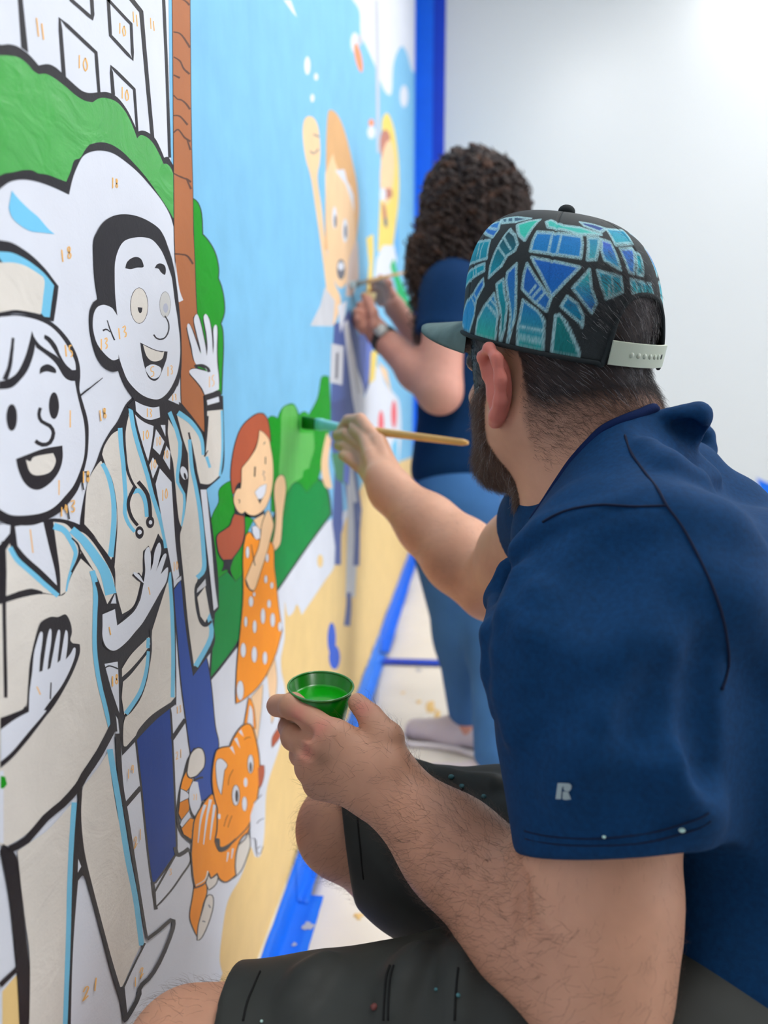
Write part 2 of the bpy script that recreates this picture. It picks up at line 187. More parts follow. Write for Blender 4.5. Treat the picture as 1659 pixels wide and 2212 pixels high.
PN = ['painted_building', 'painted_bush', 'painted_canopy', 'painted_doctor', 'painted_girl', 'painted_hedge', 'painted_number', 'painted_nurse', 'painted_official', 'painted_sand', 'painted_sky', 'painted_tiger', 'painted_trunk', 'painted_woman']
ROWS = """
10 S 0 4634,9144,10554,14470,10820,12182,11058,10129,11746,10302,11884,10057,12518,10168,13878,10377,14302,10394,15407,10574,16598,11014,17094,11784,18923,12867,20586,13406,22411,13727,23938,14266,24997,2657,8588,3432,4434,3951,4472,4730,4442,6282 111100000000000111111
10 S 0 4385,8737,4470,8810,4302,6937,4228,6078,4188,6067,4203,6432 111111
10 W 0 6932,8179,7222,8316,7484,8292,7289,8242 1111
10 W 0 8088,8122,8063,8070,8000,8014,7918,7970,7840,7952,7786,7960,7768,7994,7792,8046,7851,8100,7931,8144,8011,8166,8069,8158 000000000000
10 W 0 8506,8181,8488,8156,8439,8124,8374,8094,8311,8075,8266,8070,8251,8082,8268,8107,8316,8138,8379,8168,8443,8188,8490,8193 000000000000
10 W 0 8286,7892,8268,7866,8222,7834,8160,7807,8100,7790,8058,7790,8043,7804,8060,7830,8105,7860,8166,7888,8226,7905,8271,7906 000000000000
10 W 0 21107,12589,20925,12390,20427,12116,19778,11852,19166,11670,18740,11606,18586,11669,18732,11842,19150,12086,19756,12347,20404,12557,20910,12650 000000000000
10 W 0 11682,9866,11622,9772,11462,9658,11254,9553,11054,9488,10913,9475,10864,9518,10918,9604,11062,9712,11264,9817,11471,9890,11626,9908 000000000000
10 OR 0 11968,9790,12090,9738,12084,9660,11952,9576,11735,9512,11498,9486,11304,9500,11198,9550,11204,9623,11320,9702,11520,9766,11758,9798 000000000000
10 OR 0 13527,9403,13474,9352,13330,9282,13140,9210,12956,9158,12824,9137,12777,9152,12825,9200,12958,9267,13142,9338,13332,9394,13474,9418 000000000000
10 W 0 13726,9322,13644,9244,13424,9136,13136,9032,12861,8958,12667,8931,12598,8957,12670,9028,12865,9127,13140,9232,13428,9313,13646,9347 000000000000
10 GY 0 12088,10070,12044,10014,11931,9938,11780,9864,11633,9812,11528,9794,11492,9814,11531,9868,11638,9940,11784,10014,11935,10069,12047,10090 000000000000
10 GY 1 13592,11326,13625,11205,13668,11031,13716,10810,13761,10548,13806,10194,13852,9760,13895,9345,13930,9056,14206,11617,14216,11480,14238,11288,14264,11047,14288,10764,14310,10389,14335,9930,14356,9494,14366,9187 
10 SB 0 15762,9435,16418,9714,17141,9366,18574,8302,17732,7946,16938,8847 101111
9 T 0 6568,3048,6682,2879,6910,2850,7073,2878,7273,2716,8546,2762,9249,2802,9733,3128,11510,3466,12962,3694,16188,3466,24962,3038,26016,-311,12250,160,5430,380,4440,403,4186,648,4442,920,4575,976,4530,1122,4604,1272,4696,1378,4814,1400,5024,1374,5195,1403,5289,1473,5416,1301,5601,1204,5732,1388,5830,1660,6240,1790,6419,1860,6535,2184,6398,2453,6390,2583,6541,2704 100010000011111110100000001000010011
9 T 0 2270,2776,2326,2773,2361,2769,2350,2551,2253,2638 10111
9 BB 0 9266,1844,9218,1752,9102,1714,8953,1736,8812,1812,8714,1918,8682,2028,8725,2114,8832,2155,8976,2140,9122,2069,9230,1960 000000000000
9 BB 0 9574,1494,9510,1435,9350,1432,9142,1486,8944,1577,8807,1682,8762,1772,8816,1830,8959,1838,9158,1793,9364,1705,9519,1595 000000000000
9 BB 0 9890,3225,9840,3140,9712,3095,9547,3100,9390,3152,9280,3235,9244,3328,9290,3408,9406,3454,9566,3456,9728,3408,9849,3324 000000000000
5 K 2 4568,3068,4624,3232,4701,3469,4758,3643,4768,3672,4784,3712,4804,3738,4818,3742,4822,3740,4838,3734,4866,3716,4902,3687,4944,3656,4999,3622,5056,3590,5151,3552,5342,3566,5612,3586,5832,3604,6000,3684,6245,3800,6477,3904,6648,3974,6793,4024,6924,4053,7032,4058,7120,4046,7217,4027,7322,3994,7429,3948,7606,3893,7814,3916,8042,3946,8218,3951,8334,3926,8500,3868,8645,3793,8741,3696,8798,3583,8842,3510,8466,3478,7954,3432,7472,3385,6996,3333,6554,3282,6275,3249,6008,3234,5670,3216,5444,3204,5324,3181,5168,3152,5063,3132,4887,3120,4662,3105,4502,3086,4554,3258,4630,3490,4684,3662,4695,3691,4710,3732,4733,3761,4774,3771,4836,3762,4890,3742,4932,3716,4971,3685,5010,3656,5062,3626,5119,3593,5107,3584,5276,3599,5540,3621,5740,3637,5895,3714,6132,3830,6356,3933,6524,4002,6669,4054,6816,4088,6986,4096,7160,4077,7312,4047,7455,4004,7578,3952,7560,3934,7668,3956,7906,3988,8188,3994,8478,3944,8700,3868,8874,3780,8984,3672,9046,3553,9076,3460,8648,3424,8117,3380,7618,3335,7126,3285,6670,3236,6377,3204,6098,3191,5750,3174,5522,3164,5404,3142,5244,3114,5132,3094,4949,3084,4718,3069 
5 GD 0 4535,3077,4720,3652,4768,3750,4864,3738,4977,3656,5129,3568,5786,3620,6416,3919,6870,4070,7264,4037,7584,3914,8204,3972,8758,3786,8958,3485,7544,3360,6326,3227,5483,3184,5097,3114 110001100010010111
5 K 1 4542,3064,4590,3066,4662,3068,4743,3072,4819,3076,4889,3082,4960,3087,5026,3093,5086,3099,5136,3106,5178,3114,5212,3122,5237,3126,4510,3085,4558,3088,4628,3091,4708,3095,4782,3100,4850,3104,4920,3110,4985,3116,5042,3123,5090,3130,5132,3138,5164,3145,5188,3150 
5 K 2 4631,4054,4648,4068,4672,4091,4701,4113,4740,4131,4786,4149,4820,4170,4826,4195,4820,4222,4826,4242,4855,4255,4897,4264,4942,4271,4993,4276,5048,4277,5072,4282,5082,4234,5096,4166,5107,4116,5192,4080,5309,4030,5398,3993,5458,3974,5540,3948,5595,3933,5522,3906,5422,3868,5350,3840,5326,3764,5294,3660,5270,3586,5224,3584,5158,3580,5124,3574,5087,3604,5028,3650,4978,3686,4889,3688,4784,3687,4724,3682,4706,3744,4678,3830,4658,3892,4650,3940,4639,4006,4610,4057,4627,4074,4652,4096,4682,4118,4721,4137,4766,4155,4798,4174,4804,4198,4798,4224,4805,4246,4837,4262,4882,4272,4929,4278,4982,4283,5039,4285,5096,4282,5106,4232,5121,4164,5130,4116,5210,4083,5328,4034,5416,3997,5473,3978,5556,3952,5626,3928,5548,3898,5448,3860,5378,3834,5354,3758,5321,3654,5297,3578,5243,3574,5176,3570,5115,3568,5065,3606,5006,3651,4974,3680,4902,3678,4796,3678,4706,3682,4684,3748,4656,3833,4637,3895,4629,3944,4618,4009 
5 GB 0 4620,4056,4692,4116,4808,4172,4816,4244,4936,4275,5084,4282,5118,4116,5407,3995,5610,3930,5364,3837,5284,3582,5120,3572,4976,3683,4715,3682,4648,3894 100001111111111
5 K 2 6066,4648,6088,4656,6120,4672,6154,4683,6184,4690,6214,4693,6250,4693,6310,4688,6381,4678,6452,4671,6498,4696,6556,4728,6624,4754,6700,4770,6787,4780,6872,4786,6950,4790,7018,4789,7079,4780,7148,4753,7214,4714,7269,4684,7363,4692,7459,4705,7542,4710,7612,4703,7686,4688,7775,4674,7914,4716,8107,4778,8275,4846,8370,4920,8430,4997,8484,5055,8534,5080,8634,5092,8726,5094,8846,5091,8914,5092,8950,4964,9000,4786,9037,4655,8964,4554,8857,4414,8720,4280,8526,4160,8311,4050,8165,3978,7984,3958,7742,3932,7588,3914,7518,3948,7391,3998,7298,4034,7212,4050,7097,4066,6979,4068,6871,4045,6768,4011,6696,3986,6666,3935,6626,3867,6603,3820,6476,3852,6286,3894,6166,3920,6188,4044,6217,4214,6239,4340,6186,4434,6116,4559,6036,4648,6060,4661,6094,4676,6130,4688,6166,4696,6205,4701,6255,4701,6322,4695,6396,4686,6430,4678,6464,4700,6524,4732,6594,4760,6678,4777,6772,4788,6862,4794,6945,4798,7030,4798,7112,4786,7188,4756,7256,4718,7296,4691,7337,4700,7437,4714,7542,4720,7639,4710,7721,4694,7742,4682,7868,4722,8058,4784,8222,4850,8313,4922,8372,4998,8426,5056,8488,5086,8620,5102,8738,5105,8866,5102,8980,5096,9017,4966,9068,4786,9106,4654,9032,4552,8923,4409,8784,4274,8586,4153,8368,4042,8216,3968,8024,3947,7780,3921,7596,3904,7478,3946,7354,3996,7269,4030,7202,4041,7100,4056,7007,4058,6906,4036,6804,4002,6734,3979,6705,3930,6664,3861,6629,3810,6464,3845,6275,3888,6134,3923,6154,4048,6184,4218,6206,4342,6154,4434,6084,4559 
5 GB 0 6051,4648,6142,4686,6252,4697,6441,4674,6608,4758,6868,4790,7096,4784,7282,4687,7542,4716,7758,4678,8248,4848,8456,5056,8626,5097,8947,5094,9072,4654,8752,4277,8190,3972,7592,3909,7284,4032,6993,4064,6716,3982,6616,3815,6150,3922,6222,4340 100100010100011011101111
5 GL 0 6562,4682,6650,4762,6867,4783,7118,4768,7232,4667,7271,4539,7980,4512,8026,4322,7841,4218,7720,4135,7446,4137,7390,4076,6993,4064,6740,4010,6684,4126,6440,4180,6520,4414 10001010010001001
5 GM 0 7280,4666,7541,4699,7814,4666,7978,4488,7270,4518 10111
0 K 0 2762,6934,2806,6966,2808,6231,2823,6062,2778,6061 11111
0 K 1 3149,6390,3186,6392,3240,6396,3298,6399,3350,6406,3367,6437,3366,6461,3366,6484,3366,6500,3170,6410,3208,6412,3264,6416,3321,6420,3350,6420,3332,6420,3332,6444,3331,6467,3330,6483 
0 K 1 3091,6084,3089,6128,3086,6190,3083,6252,3074,6285,3110,6276,3196,6276,3286,6276,3348,6277,3349,6247,3352,6200,3356,6154,3358,6121,3058,6070,3056,6113,3054,6176,3052,6237,3058,6288,3133,6296,3219,6296,3310,6296,3378,6296,3381,6261,3384,6214,3386,6166,3388,6133 
0 K 1 3490,6558,3492,6528,3493,6484,3495,6441,3498,6410,3544,6408,3611,6406,3680,6404,3751,6410,3761,6452,3760,6498,3760,6544,3759,6578,3704,6576,3631,6574,3561,6572,3514,6571,3524,6574,3526,6544,3528,6501,3529,6457,3529,6428,3570,6428,3638,6426,3708,6424,3735,6416,3725,6437,3726,6483,3726,6529,3727,6558,3680,6556,3608,6555,3538,6554,3493,6553 
0 K 1 3532,6180,3530,6203,3526,6238,3522,6272,3506,6283,3538,6278,3608,6276,3682,6275,3730,6275,3732,6239,3737,6184,3742,6128,3746,6089,3494,6164,3492,6188,3490,6222,3488,6257,3499,6293,3562,6297,3632,6296,3706,6294,3762,6292,3765,6252,3769,6196,3772,6138,3775,6099 
0 K 1 3730,6667,3754,6667,3788,6666,3824,6665,3844,6666,3852,6611,3862,6528,3874,6443,3882,6385,3890,6331,3902,6252,3914,6172,3922,6116,3771,6698,3794,6698,3830,6696,3865,6696,3894,6694,3902,6635,3912,6550,3924,6465,3931,6406,3939,6351,3950,6270,3962,6189,3970,6133 
0 K 1 4221,7984,4206,7762,4184,7432,4162,7098,4147,6867,4148,6806,4150,6718,4152,6628,4154,6566,4153,6472,4152,6332,4150,6192,4150,6095,4269,8019,4254,7794,4231,7460,4208,7122,4192,6888,4194,6828,4194,6738,4196,6646,4197,6584,4196,6488,4194,6348,4192,6206,4190,6108 
2 K 0 2442,5908,2570,5980,2660,6020,2698,6038,2747,6053,2796,6058,2840,6056,2888,6046,2954,6077,3010,6089,3062,6087,3140,6082,3216,6081,3284,6097,3371,6132,3462,6165,3556,6178,3650,6161,3723,6124,3760,6098,3821,6124,3897,6138,3984,6136,4052,6104,4090,6078,4146,6098,4195,6084,4220,6076,4202,5734,4147,5802,4045,5849,3908,5883,3761,5910,3624,5920,3495,5919,3388,5900,3284,5866,3199,5822,3140,5762,3096,5702,3061,5636,2946,5633,2836,5624,2742,5607,2662,5580,2604,5546,2508,5475,2372,5344 100000010000000000010000100110000000000010000001
2 G 0 2437,5874,2565,5946,2656,5985,2714,6007,2762,6020,2811,6020,2846,6012,2884,6014,2938,6036,2994,6044,3075,6046,3160,6043,3238,6050,3308,6069,3368,6106,3444,6135,3537,6154,3616,6149,3680,6124,3728,6090,3752,6066,3800,6096,3875,6110,3952,6104,4028,6074,4076,6043,4131,6058,4184,6050,4216,6027,4236,5968,4191,5796,4107,5832,3986,5872,3835,5915,3694,5940,3578,5954,3468,5950,3362,5927,3260,5886,3216,5851,3172,5808,3118,5780,3088,5735,3044,5680,2974,5674,2905,5668,2840,5655,2798,5654,2736,5637,2666,5610,2608,5588,2515,5531,2381,5416 10000001000001000000100001001110000000100001000000001
2 SL 0 2658,5548,2694,5531,2760,5510,2820,5496,2882,5470,2931,5458,2846,5446,2762,5434,2693,5441,2648,5457,2632,5484 10000100001
1 K 2 4503,5980,4502,5969,4540,5970,4572,5966,4594,5956,4613,5940,4626,5918,4632,5880,4633,5836,4634,5803,4656,5799,4680,5796,4706,5792,4737,5785,4771,5776,4803,5766,4830,5754,4856,5740,4878,5724,4896,5704,4911,5680,4920,5656,4919,5633,4912,5610,4907,5592,4923,5581,4944,5568,4964,5550,4981,5530,4998,5506,5010,5480,5017,5451,5019,5421,5012,5392,4988,5364,4956,5336,4930,5315,4942,5302,4956,5289,4967,5268,4970,5234,4970,5192,4965,5148,4956,5103,4944,5056,4932,5008,4922,4955,4912,4903,4912,4871,4826,4872,4693,4872,4618,4867,4533,4996,4420,5167,4343,5284,4390,5488,4455,5772,4466,5972,4524,5984,4566,5985,4604,5980,4631,5968,4651,5952,4665,5928,4672,5890,4672,5844,4672,5813,4684,5814,4710,5811,4738,5806,4770,5800,4806,5790,4840,5779,4870,5767,4896,5753,4920,5736,4940,5714,4955,5690,4964,5665,4964,5640,4956,5616,4951,5600,4965,5592,4986,5578,5008,5561,5026,5540,5044,5514,5056,5487,5064,5458,5066,5426,5058,5396,5032,5364,4998,5336,4974,5318,4985,5311,5001,5296,5013,5272,5016,5238,5016,5196,5011,5152,5002,5105,4989,5056,4978,5008,4967,4956,4957,4904,4944,4862,4825,4859,4692,4858,4582,4861,4496,4992,4385,5162,4308,5280,4354,5484,4419,5765 
1 GB 0 4484,5976,4588,5973,4646,5922,4653,5808,4722,5799,4822,5772,4899,5730,4942,5661,4929,5596,4986,5556,5034,5484,5034,5394,4952,5316,4990,5270,4988,5150,4954,5008,4928,4866,4600,4864,4326,5282 1001000010001000111
12 K 2 4441,8786,4331,7494,4278,6851,4260,6610,4242,6394,4223,6174,4205,5960,4190,5786,4185,5688,4186,5582,4190,5546,4198,5492,4208,5404,4212,5294,4215,5180,4214,5067,4202,4946,4196,4856,4198,4808,4306,4756,4442,4690,4586,4625,4628,4776,4574,4908,4460,4990,4527,5114,4556,5240,4522,5338,4517,5400,4514,5498,4514,5622,4508,5751,4510,5856,4521,6042,4526,6268,4538,6500,4556,6728,4575,6986,4630,7672,4740,9043,4530,8866,4462,8804,4352,7507,4298,6860,4281,6618,4263,6402,4244,6180,4226,5966,4210,5790,4206,5692,4206,5586,4210,5550,4219,5496,4229,5407,4234,5297,4236,5182,4236,5068,4224,4946,4217,4857,4218,4810,4324,4761,4462,4694,4566,4630,4602,4777,4550,4904,4436,4989,4503,5114,4532,5238,4498,5335,4492,5396,4490,5495,4490,5618,4484,5746,4486,5850,4497,6036,4502,6260,4514,6491,4532,6719,4552,6976,4606,7658,4717,9022,4530,8858 
12 BR 0 4452,8794,4294,6940,4270,6614,4243,6290,4216,5962,4196,5731,4196,5584,4204,5528,4218,5406,4224,5238,4226,5068,4208,4896,4208,4809,4382,4727,4576,4628,4613,4854,4448,4990,4548,5177,4510,5336,4502,5443,4502,5620,4494,5793,4509,6039,4518,6382,4544,6724,4570,7071,4728,9032 110001000000101000100100011
12 W 0 4195,5576,4216,5496,4244,5426,4292,5381,4226,5362,4193,5386,4180,5483 1001101
12 KB 1 4288,6769,4306,6776,4332,6786,4360,6796,4382,6802,4399,6804,4414,6805,4430,6804,4447,6803,4468,6801,4492,6798,4514,6795,4528,6792,4292,6777,4310,6784,4336,6795,4367,6806,4395,6814,4418,6818,4436,6820,4454,6820,4472,6820,4496,6818,4521,6816,4544,6814,4560,6812 
12 KB 1 4276,6640,4293,6644,4318,6650,4344,6654,4364,6656,4378,6654,4390,6648,4402,6642,4418,6638,4442,6638,4470,6640,4495,6643,4512,6645,4285,6650,4302,6654,4328,6660,4358,6666,4383,6670,4401,6668,4415,6662,4428,6656,4443,6654,4465,6654,4492,6658,4518,6661,4536,6663 
12 KB 1 4428,6997,4460,7008,4480,7013,4497,7017,4513,7019,4530,7020,4544,7020,4436,7007,4470,7018,4493,7026,4516,7032,4536,7036,4556,7039,4574,7040 
12 KB 1 4266,6546,4356,6564,4275,6556,4372,6580 
12 KB 1 4252,6440,4276,6440,4293,6440,4312,6441,4342,6450,4372,6458,4386,6460,4403,6461,4420,6462,4436,6462,4453,6460,4470,6458,4484,6455,4494,6453,4266,6450,4292,6450,4308,6450,4321,6451,4348,6460,4380,6469,4402,6472,4422,6475,4442,6476,4460,6477,4479,6476,4498,6474,4514,6472,4525,6470 
12 KB 1 4244,6334,4285,6348,4311,6356,4335,6361,4363,6362,4396,6360,4426,6356,4448,6354,4244,6340,4286,6356,4317,6366,4350,6374,4384,6375,4420,6374,4453,6372,4476,6371 
12 KB 1 4245,6248,4276,6268,4294,6278,4306,6283,4324,6283,4345,6279,4369,6274,4394,6270,4420,6272,4448,6274,4472,6276,4490,6278,4232,6249,4262,6270,4286,6283,4316,6294,4342,6294,4367,6291,4392,6286,4415,6284,4440,6286,4466,6289,4491,6292,4508,6294 
12 KB 1 4432,6277,4476,6232,4451,6285,4512,6246 
12 KB 1 4216,6032,4230,6033,4252,6034,4277,6036,4304,6039,4333,6042,4366,6047,4397,6052,4423,6054,4442,6054,4458,6054,4470,6053,4226,6040,4241,6042,4262,6044,4288,6046,4314,6050,4343,6054,4376,6058,4410,6064,4438,6068,4462,6069,4482,6069,4496,6068 
12 KB 1 4397,6058,4465,6016,4416,6066,4499,6030 
12 KB 1 4180,5608,4199,5610,4227,5615,4258,5620,4287,5624,4312,5626,4336,5630,4356,5630,4376,5630,4398,5624,4421,5616,4442,5608,4456,5601,4181,5614,4200,5618,4229,5623,4261,5628,4291,5632,4316,5636,4342,5640,4370,5642,4397,5641,4424,5636,4450,5628,4472,5618,4488,5613 
8 SK 0 7656,7340,7732,7490,7960,7606,8248,7682,8472,7662,8566,7502,8530,7342,8386,7134,8608,6888,8866,6526,9374,6238,9884,6070,9412,5740,9090,5762,8682,6319,8263,6807,8036,7044,7772,7166 000000000000100000
8 GK 1 8172,7500,8502,7578,8204,7522,8536,7602 
8 GK 1 7981,7284,8062,7292,8138,7304,8282,7353,8368,7394,8439,7430,8488,7456,8034,7308,8112,7316,8146,7320,8248,7355,8312,7386,8380,7422,8428,7446 
8 HR 0 8938,7704,9042,7982,9260,8121,9818,8238,10364,8212,10972,8049,11420,7865,11600,7528,11197,6934,8776,6484,8884,7298 10000000111
8 SK 0 8852,7240,8946,7364,9196,7560,9390,7684,9516,7628,9855,7606,10342,7724,10456,7641,10871,7691,11038,7521,11209,7250,11197,6934,10564,6456,9928,6235,9374,6249,8952,6492 0001011100000000
8 W 0 9511,7532,10228,7744,10456,7670,11044,7644,11170,7428,10778,7518,10335,7592,9960,7564 11111111
8 W 0 9616,7018,9590,6948,9525,6887,9440,6852,9360,6852,9302,6886,9285,6944,9310,7012,9372,7072,9455,7108,9538,7111,9597,7078 000000000000
8 W 0 10508,7054,10472,6970,10381,6896,10261,6852,10146,6850,10065,6888,10038,6956,10072,7036,10158,7108,10276,7154,10394,7160,10480,7124 000000000000
8 GK 0 9614,6974,9598,6934,9560,6898,9508,6877,9458,6876,9424,6896,9412,6930,9428,6970,9466,7006,9516,7028,9566,7029,9602,7010 000000000000
8 GK 0 10427,7025,10408,6978,10363,6936,10303,6912,10244,6912,10204,6936,10190,6976,10208,7022,10252,7063,10311,7088,10370,7088,10412,7066 000000000000
8 GK 0 10245,6513,10194,6441,10066,6374,9897,6332,9735,6324,9622,6352,9584,6406,9628,6473,9746,6538,9910,6582,10076,6594,10201,6570 000000000000
8 W 0 10169,6541,10132,6509,10033,6474,9902,6446,9776,6432,9686,6436,9654,6456,9689,6486,9780,6520,9908,6548,10038,6564,10134,6561 000000000000
8 PK 0 10574,6698,11391,7098,11568,6609,10898,6258,10268,6176 10111
8 PW 0 7887,5576,8459,5844,8752,6080,9427,6014,9278,5700 11111
8 SU 0 9345,5733,10059,5860,10546,6061,11588,5746,12686,5387,12992,5094,11926,4860,11548,4584,11033,3928,11763,3146,11216,2380,10606,2477,10340,3346,9779,4028,9938,3403,9456,2728,9079,3354,9319,4065,9006,4310,9110,5015,9267,5510 101011111111111111111
8 SD 0 9162,4798,10206,4856,10300,4299,9330,4263 1111
8 W 0 9630,5983,10386,6132,10136,5868,9826,5665 1101
8 W 0 10056,5801,10456,5900,11090,5382,12092,4933,11390,4382,10840,4858 110011
8 PW 1 10079,5798,10180,5734,10329,5641,10502,5531,10670,5418,10844,5294,11035,5151,11212,5017,11339,4920,10429,5842,10537,5778,10697,5682,10883,5568,11066,5452,11254,5322,11461,5174,11652,5036,11790,4936 
8 PW 0 9138,5490,10081,5522,9942,5020,9017,5034 1111
8 GK 0 9460,5402,9670,5414,9582,5093,9376,5087 1111
8 SP 0 11448,6000,13008,5856,13530,5424,12094,5004,11731,5414 11111
8 SK 0 8769,4456,9072,4361,8868,4101,9103,3774,8614,3856,8400,4087,8526,4284 1101000
8 GT 0 9062,4196,10376,4138,10354,3664,9410,3856 1111
8 PW 0 10169,4090,10673,4054,11495,3041,10955,1947,10078,2174,10334,3219 111111
8 SU 1 9589,3544,9540,3482,9474,3394,9406,3294,9348,3196,9306,3092,9270,2980,9240,2880,9216,2810,9922,3496,9894,3428,9847,3333,9798,3226,9761,3122,9738,3011,9723,2890,9714,2780,9712,2702 
8 SU 1 10848,3374,10870,3293,10910,3176,10946,3043,10958,2918,10932,2792,10882,2658,10828,2541,10787,2460,11276,3322,11331,3234,11406,3107,11480,2962,11526,2822,11532,2680,11510,2532,11482,2401,11469,2309 
8 SU 1 10183,2212,10172,2180,10164,2136,10150,2084,10124,2034,10075,1979,10012,1918,9948,1864,9902,1828,10568,2116,10584,2076,10603,2022,10616,1960,10614,1896,10588,1830,10545,1757,10503,1692,10479,1646 
8 T 0 8446,3018,8420,2986,8357,2972,8274,2980,8194,3008,8137,3046,8118,3086,8142,3118,8202,3132,8284,3126,8366,3099,8425,3060 000000000000
13 Y 0 14752,9844,15156,10094,15938,10380,16910,10498,17557,10430,18265,10160,18408,9497,17712,8735,16951,8096,14054,7424,14436,8498 10000000111
13 RD 0 14596,9572,15408,9916,16316,10081,15943,9660,14909,9188,14442,9288 000000
13 SK 0 14910,9350,15760,9818,16712,10072,17348,9894,16930,9311,15950,8703,14746,8494,14438,8816 00000000
13 RD 0 15239,8784,16524,9132,16728,9028,15411,8675 0000
13 RD 0 14746,8413,15412,8488,15769,8222,15071,8158 0000
13 W 0 15498,8765,15416,8685,15197,8588,14907,8502,14628,8448,14430,8441,14360,8478,14432,8552,14629,8644,14908,8732,15197,8790,15416,8804 000000000000
13 GK 0 15768,8310,15720,8256,15588,8196,15412,8146,15240,8121,15116,8125,15071,8158,15116,8209,15240,8268,15412,8318,15588,8346,15720,8343 000000000000
13 Y 0 12442,7339,13364,7598,13426,7309,13286,6870,13548,6602,12418,6455,12786,7012 1100111
13 W 0 14905,7705,17165,8137,17848,7967,16649,7382,15240,6994,13417,6814,13836,7267 1111111
13 GN 0 16344,7566,17170,7848,18094,7704,21240,7598,23490,7353,21974,7002,18626,6726,17746,7347 10000111
13 W 0 13812,5436,14570,5384,15418,5144,17226,4978,18690,4770,19260,4080,18474,3331,16188,3416,12346,3747,11291,4386,12090,4861 10000011111
13 Y 0 13003,5629,14034,5733,13526,5185,12740,5090 1111
13 SK 0 14032,5528,15691,5426,16683,4973,15240,5230 1111
13 R 0 15066,4376,14997,4252,14810,4168,14564,4146,14324,4190,14155,4284,14095,4405,14158,4522,14328,4606,14566,4634,14812,4598,14998,4504 000000000000
13 R 0 17938,4506,17844,4348,17586,4239,17241,4209,16908,4262,16671,4378,16584,4530,16666,4676,16900,4784,17229,4825,17573,4783,17836,4666 000000000000
13 SL 0 16698,3877,18198,4012,18485,2994,16819,3003 1111
13 SP 0 10046,4006,10625,3960,10438,3656,9956,3770 1111
3 K 2 3995,3787,4024,3793,4068,3805,4076,3819,4080,3791,4092,3742,4105,3682,4120,3606,4136,3520,4154,3436,4174,3353,4194,3273,4217,3209,4310,3210,4411,3221,4466,3234,4468,3196,4492,3124,4514,3044,4530,2948,4545,2842,4561,2751,4585,2689,4610,2644,4618,2598,4598,2540,4563,2480,4529,2428,4501,2385,4476,2350,4460,2328,4408,2348,4328,2376,4290,2386,4275,2420,4244,2481,4217,2546,4196,2614,4177,2688,4159,2764,4141,2841,4124,2920,4106,3000,4088,3078,4071,3155,4056,3238,4044,3340,4033,3448,4026,3524,4016,3603,4004,3710,3964,3796,3998,3806,4042,3818,4100,3823,4112,3784,4124,3735,4138,3674,4154,3598,4170,3511,4188,3426,4208,3343,4230,3262,4236,3214,4282,3228,4381,3240,4476,3244,4508,3184,4532,3112,4554,3030,4572,2933,4586,2826,4603,2734,4627,2674,4652,2627,4662,2578,4642,2518,4604,2457,4570,2404,4542,2362,4516,2326,4494,2301,4425,2325,4344,2354,4268,2386,4239,2436,4209,2496,4182,2562,4160,2630,4142,2703,4124,2778,4106,2854,4090,2934,4072,3012,4055,3090,4038,3166,4024,3248,4011,3350,4001,3458,3994,3532,3985,3611,3972,3718 
3 BU 0 3980,3791,4088,3821,4122,3678,4171,3431,4226,3212,4471,3238,4534,3036,4582,2742,4640,2588,4550,2416,4478,2314,4278,2386,4199,2554,4142,2770,4089,3006,4040,3243,4010,3528 11001100001100001
3 K 2 3454,3160,3494,3160,3559,3160,3631,3160,3715,3158,3808,3154,3845,3162,3830,3140,3833,3084,3835,3024,3836,2968,3838,2907,3838,2842,3838,2770,3838,2692,3836,2613,3836,2526,3836,2438,3834,2372,3830,2341,3824,2332,3822,2330,3794,2331,3752,2333,3712,2336,3674,2338,3638,2339,3605,2341,3574,2344,3544,2347,3562,2324,3561,2346,3551,2392,3542,2448,3532,2514,3524,2588,3516,2664,3507,2741,3499,2819,3492,2890,3484,2954,3476,3011,3472,3050,3466,3084,3460,3130,3412,3186,3462,3188,3526,3190,3598,3190,3681,3188,3772,3186,3869,3174,3886,3118,3889,3060,3892,3000,3893,2942,3894,2881,3895,2815,3895,2742,3894,2662,3894,2582,3894,2494,3894,2405,3892,2337,3886,2304,3879,2293,3870,2286,3838,2288,3796,2292,3754,2294,3716,2296,3680,2298,3645,2301,3612,2304,3582,2307,3524,2335,3512,2375,3502,2421,3494,2476,3485,2541,3476,2614,3468,2690,3460,2766,3452,2842,3446,2912,3438,2975,3430,3032,3426,3070,3422,3104,3416,3149 
3 BD 0 3434,3174,3614,3175,3857,3168,3863,3012,3866,2828,3865,2598,3863,2354,3846,2308,3732,2315,3625,2321,3543,2329,3517,2462,3492,2676,3468,2901,3448,3060 101000010010001
3 K 1 4052,3020,3848,2994,4102,2984,3894,2960 
3 K 1 3433,2931,3240,2933,3469,2897,3272,2900 
3 K 1 3512,2359,3540,2185,3558,2332,3586,2155 
3 K 2 3874,2268,3918,2246,3995,2210,4035,2193,4024,2193,4032,2166,4027,2148,3998,2145,3953,2150,3902,2154,3851,2158,3798,2161,3741,2168,3672,2180,3602,2196,3569,2198,3592,2196,3590,2228,3588,2248,3628,2250,3684,2254,3728,2257,3771,2260,3832,2264,3838,2307,3902,2278,3978,2243,4052,2206,4081,2162,4091,2130,4082,2106,4046,2102,3998,2106,3946,2112,3894,2116,3838,2120,3779,2128,3708,2142,3635,2158,3568,2178,3545,2226,3544,2258,3545,2284,3588,2288,3644,2292,3686,2296,3728,2299,3788,2304 
3 W 0 3856,2288,4044,2199,4054,2128,3924,2134,3760,2148,3569,2188,3567,2266,3706,2276 11000111
3 K 1 3822,2363,3826,2351,3832,2332,3840,2312,3858,2286,3894,2259,3924,2242,3950,2232,3974,2222,4002,2212,4032,2202,4058,2194,4077,2188,3879,2333,3883,2320,3888,2304,3895,2286,3900,2279,3896,2282,3906,2278,3924,2270,3946,2262,3968,2253,3996,2245,4021,2238,4039,2232 
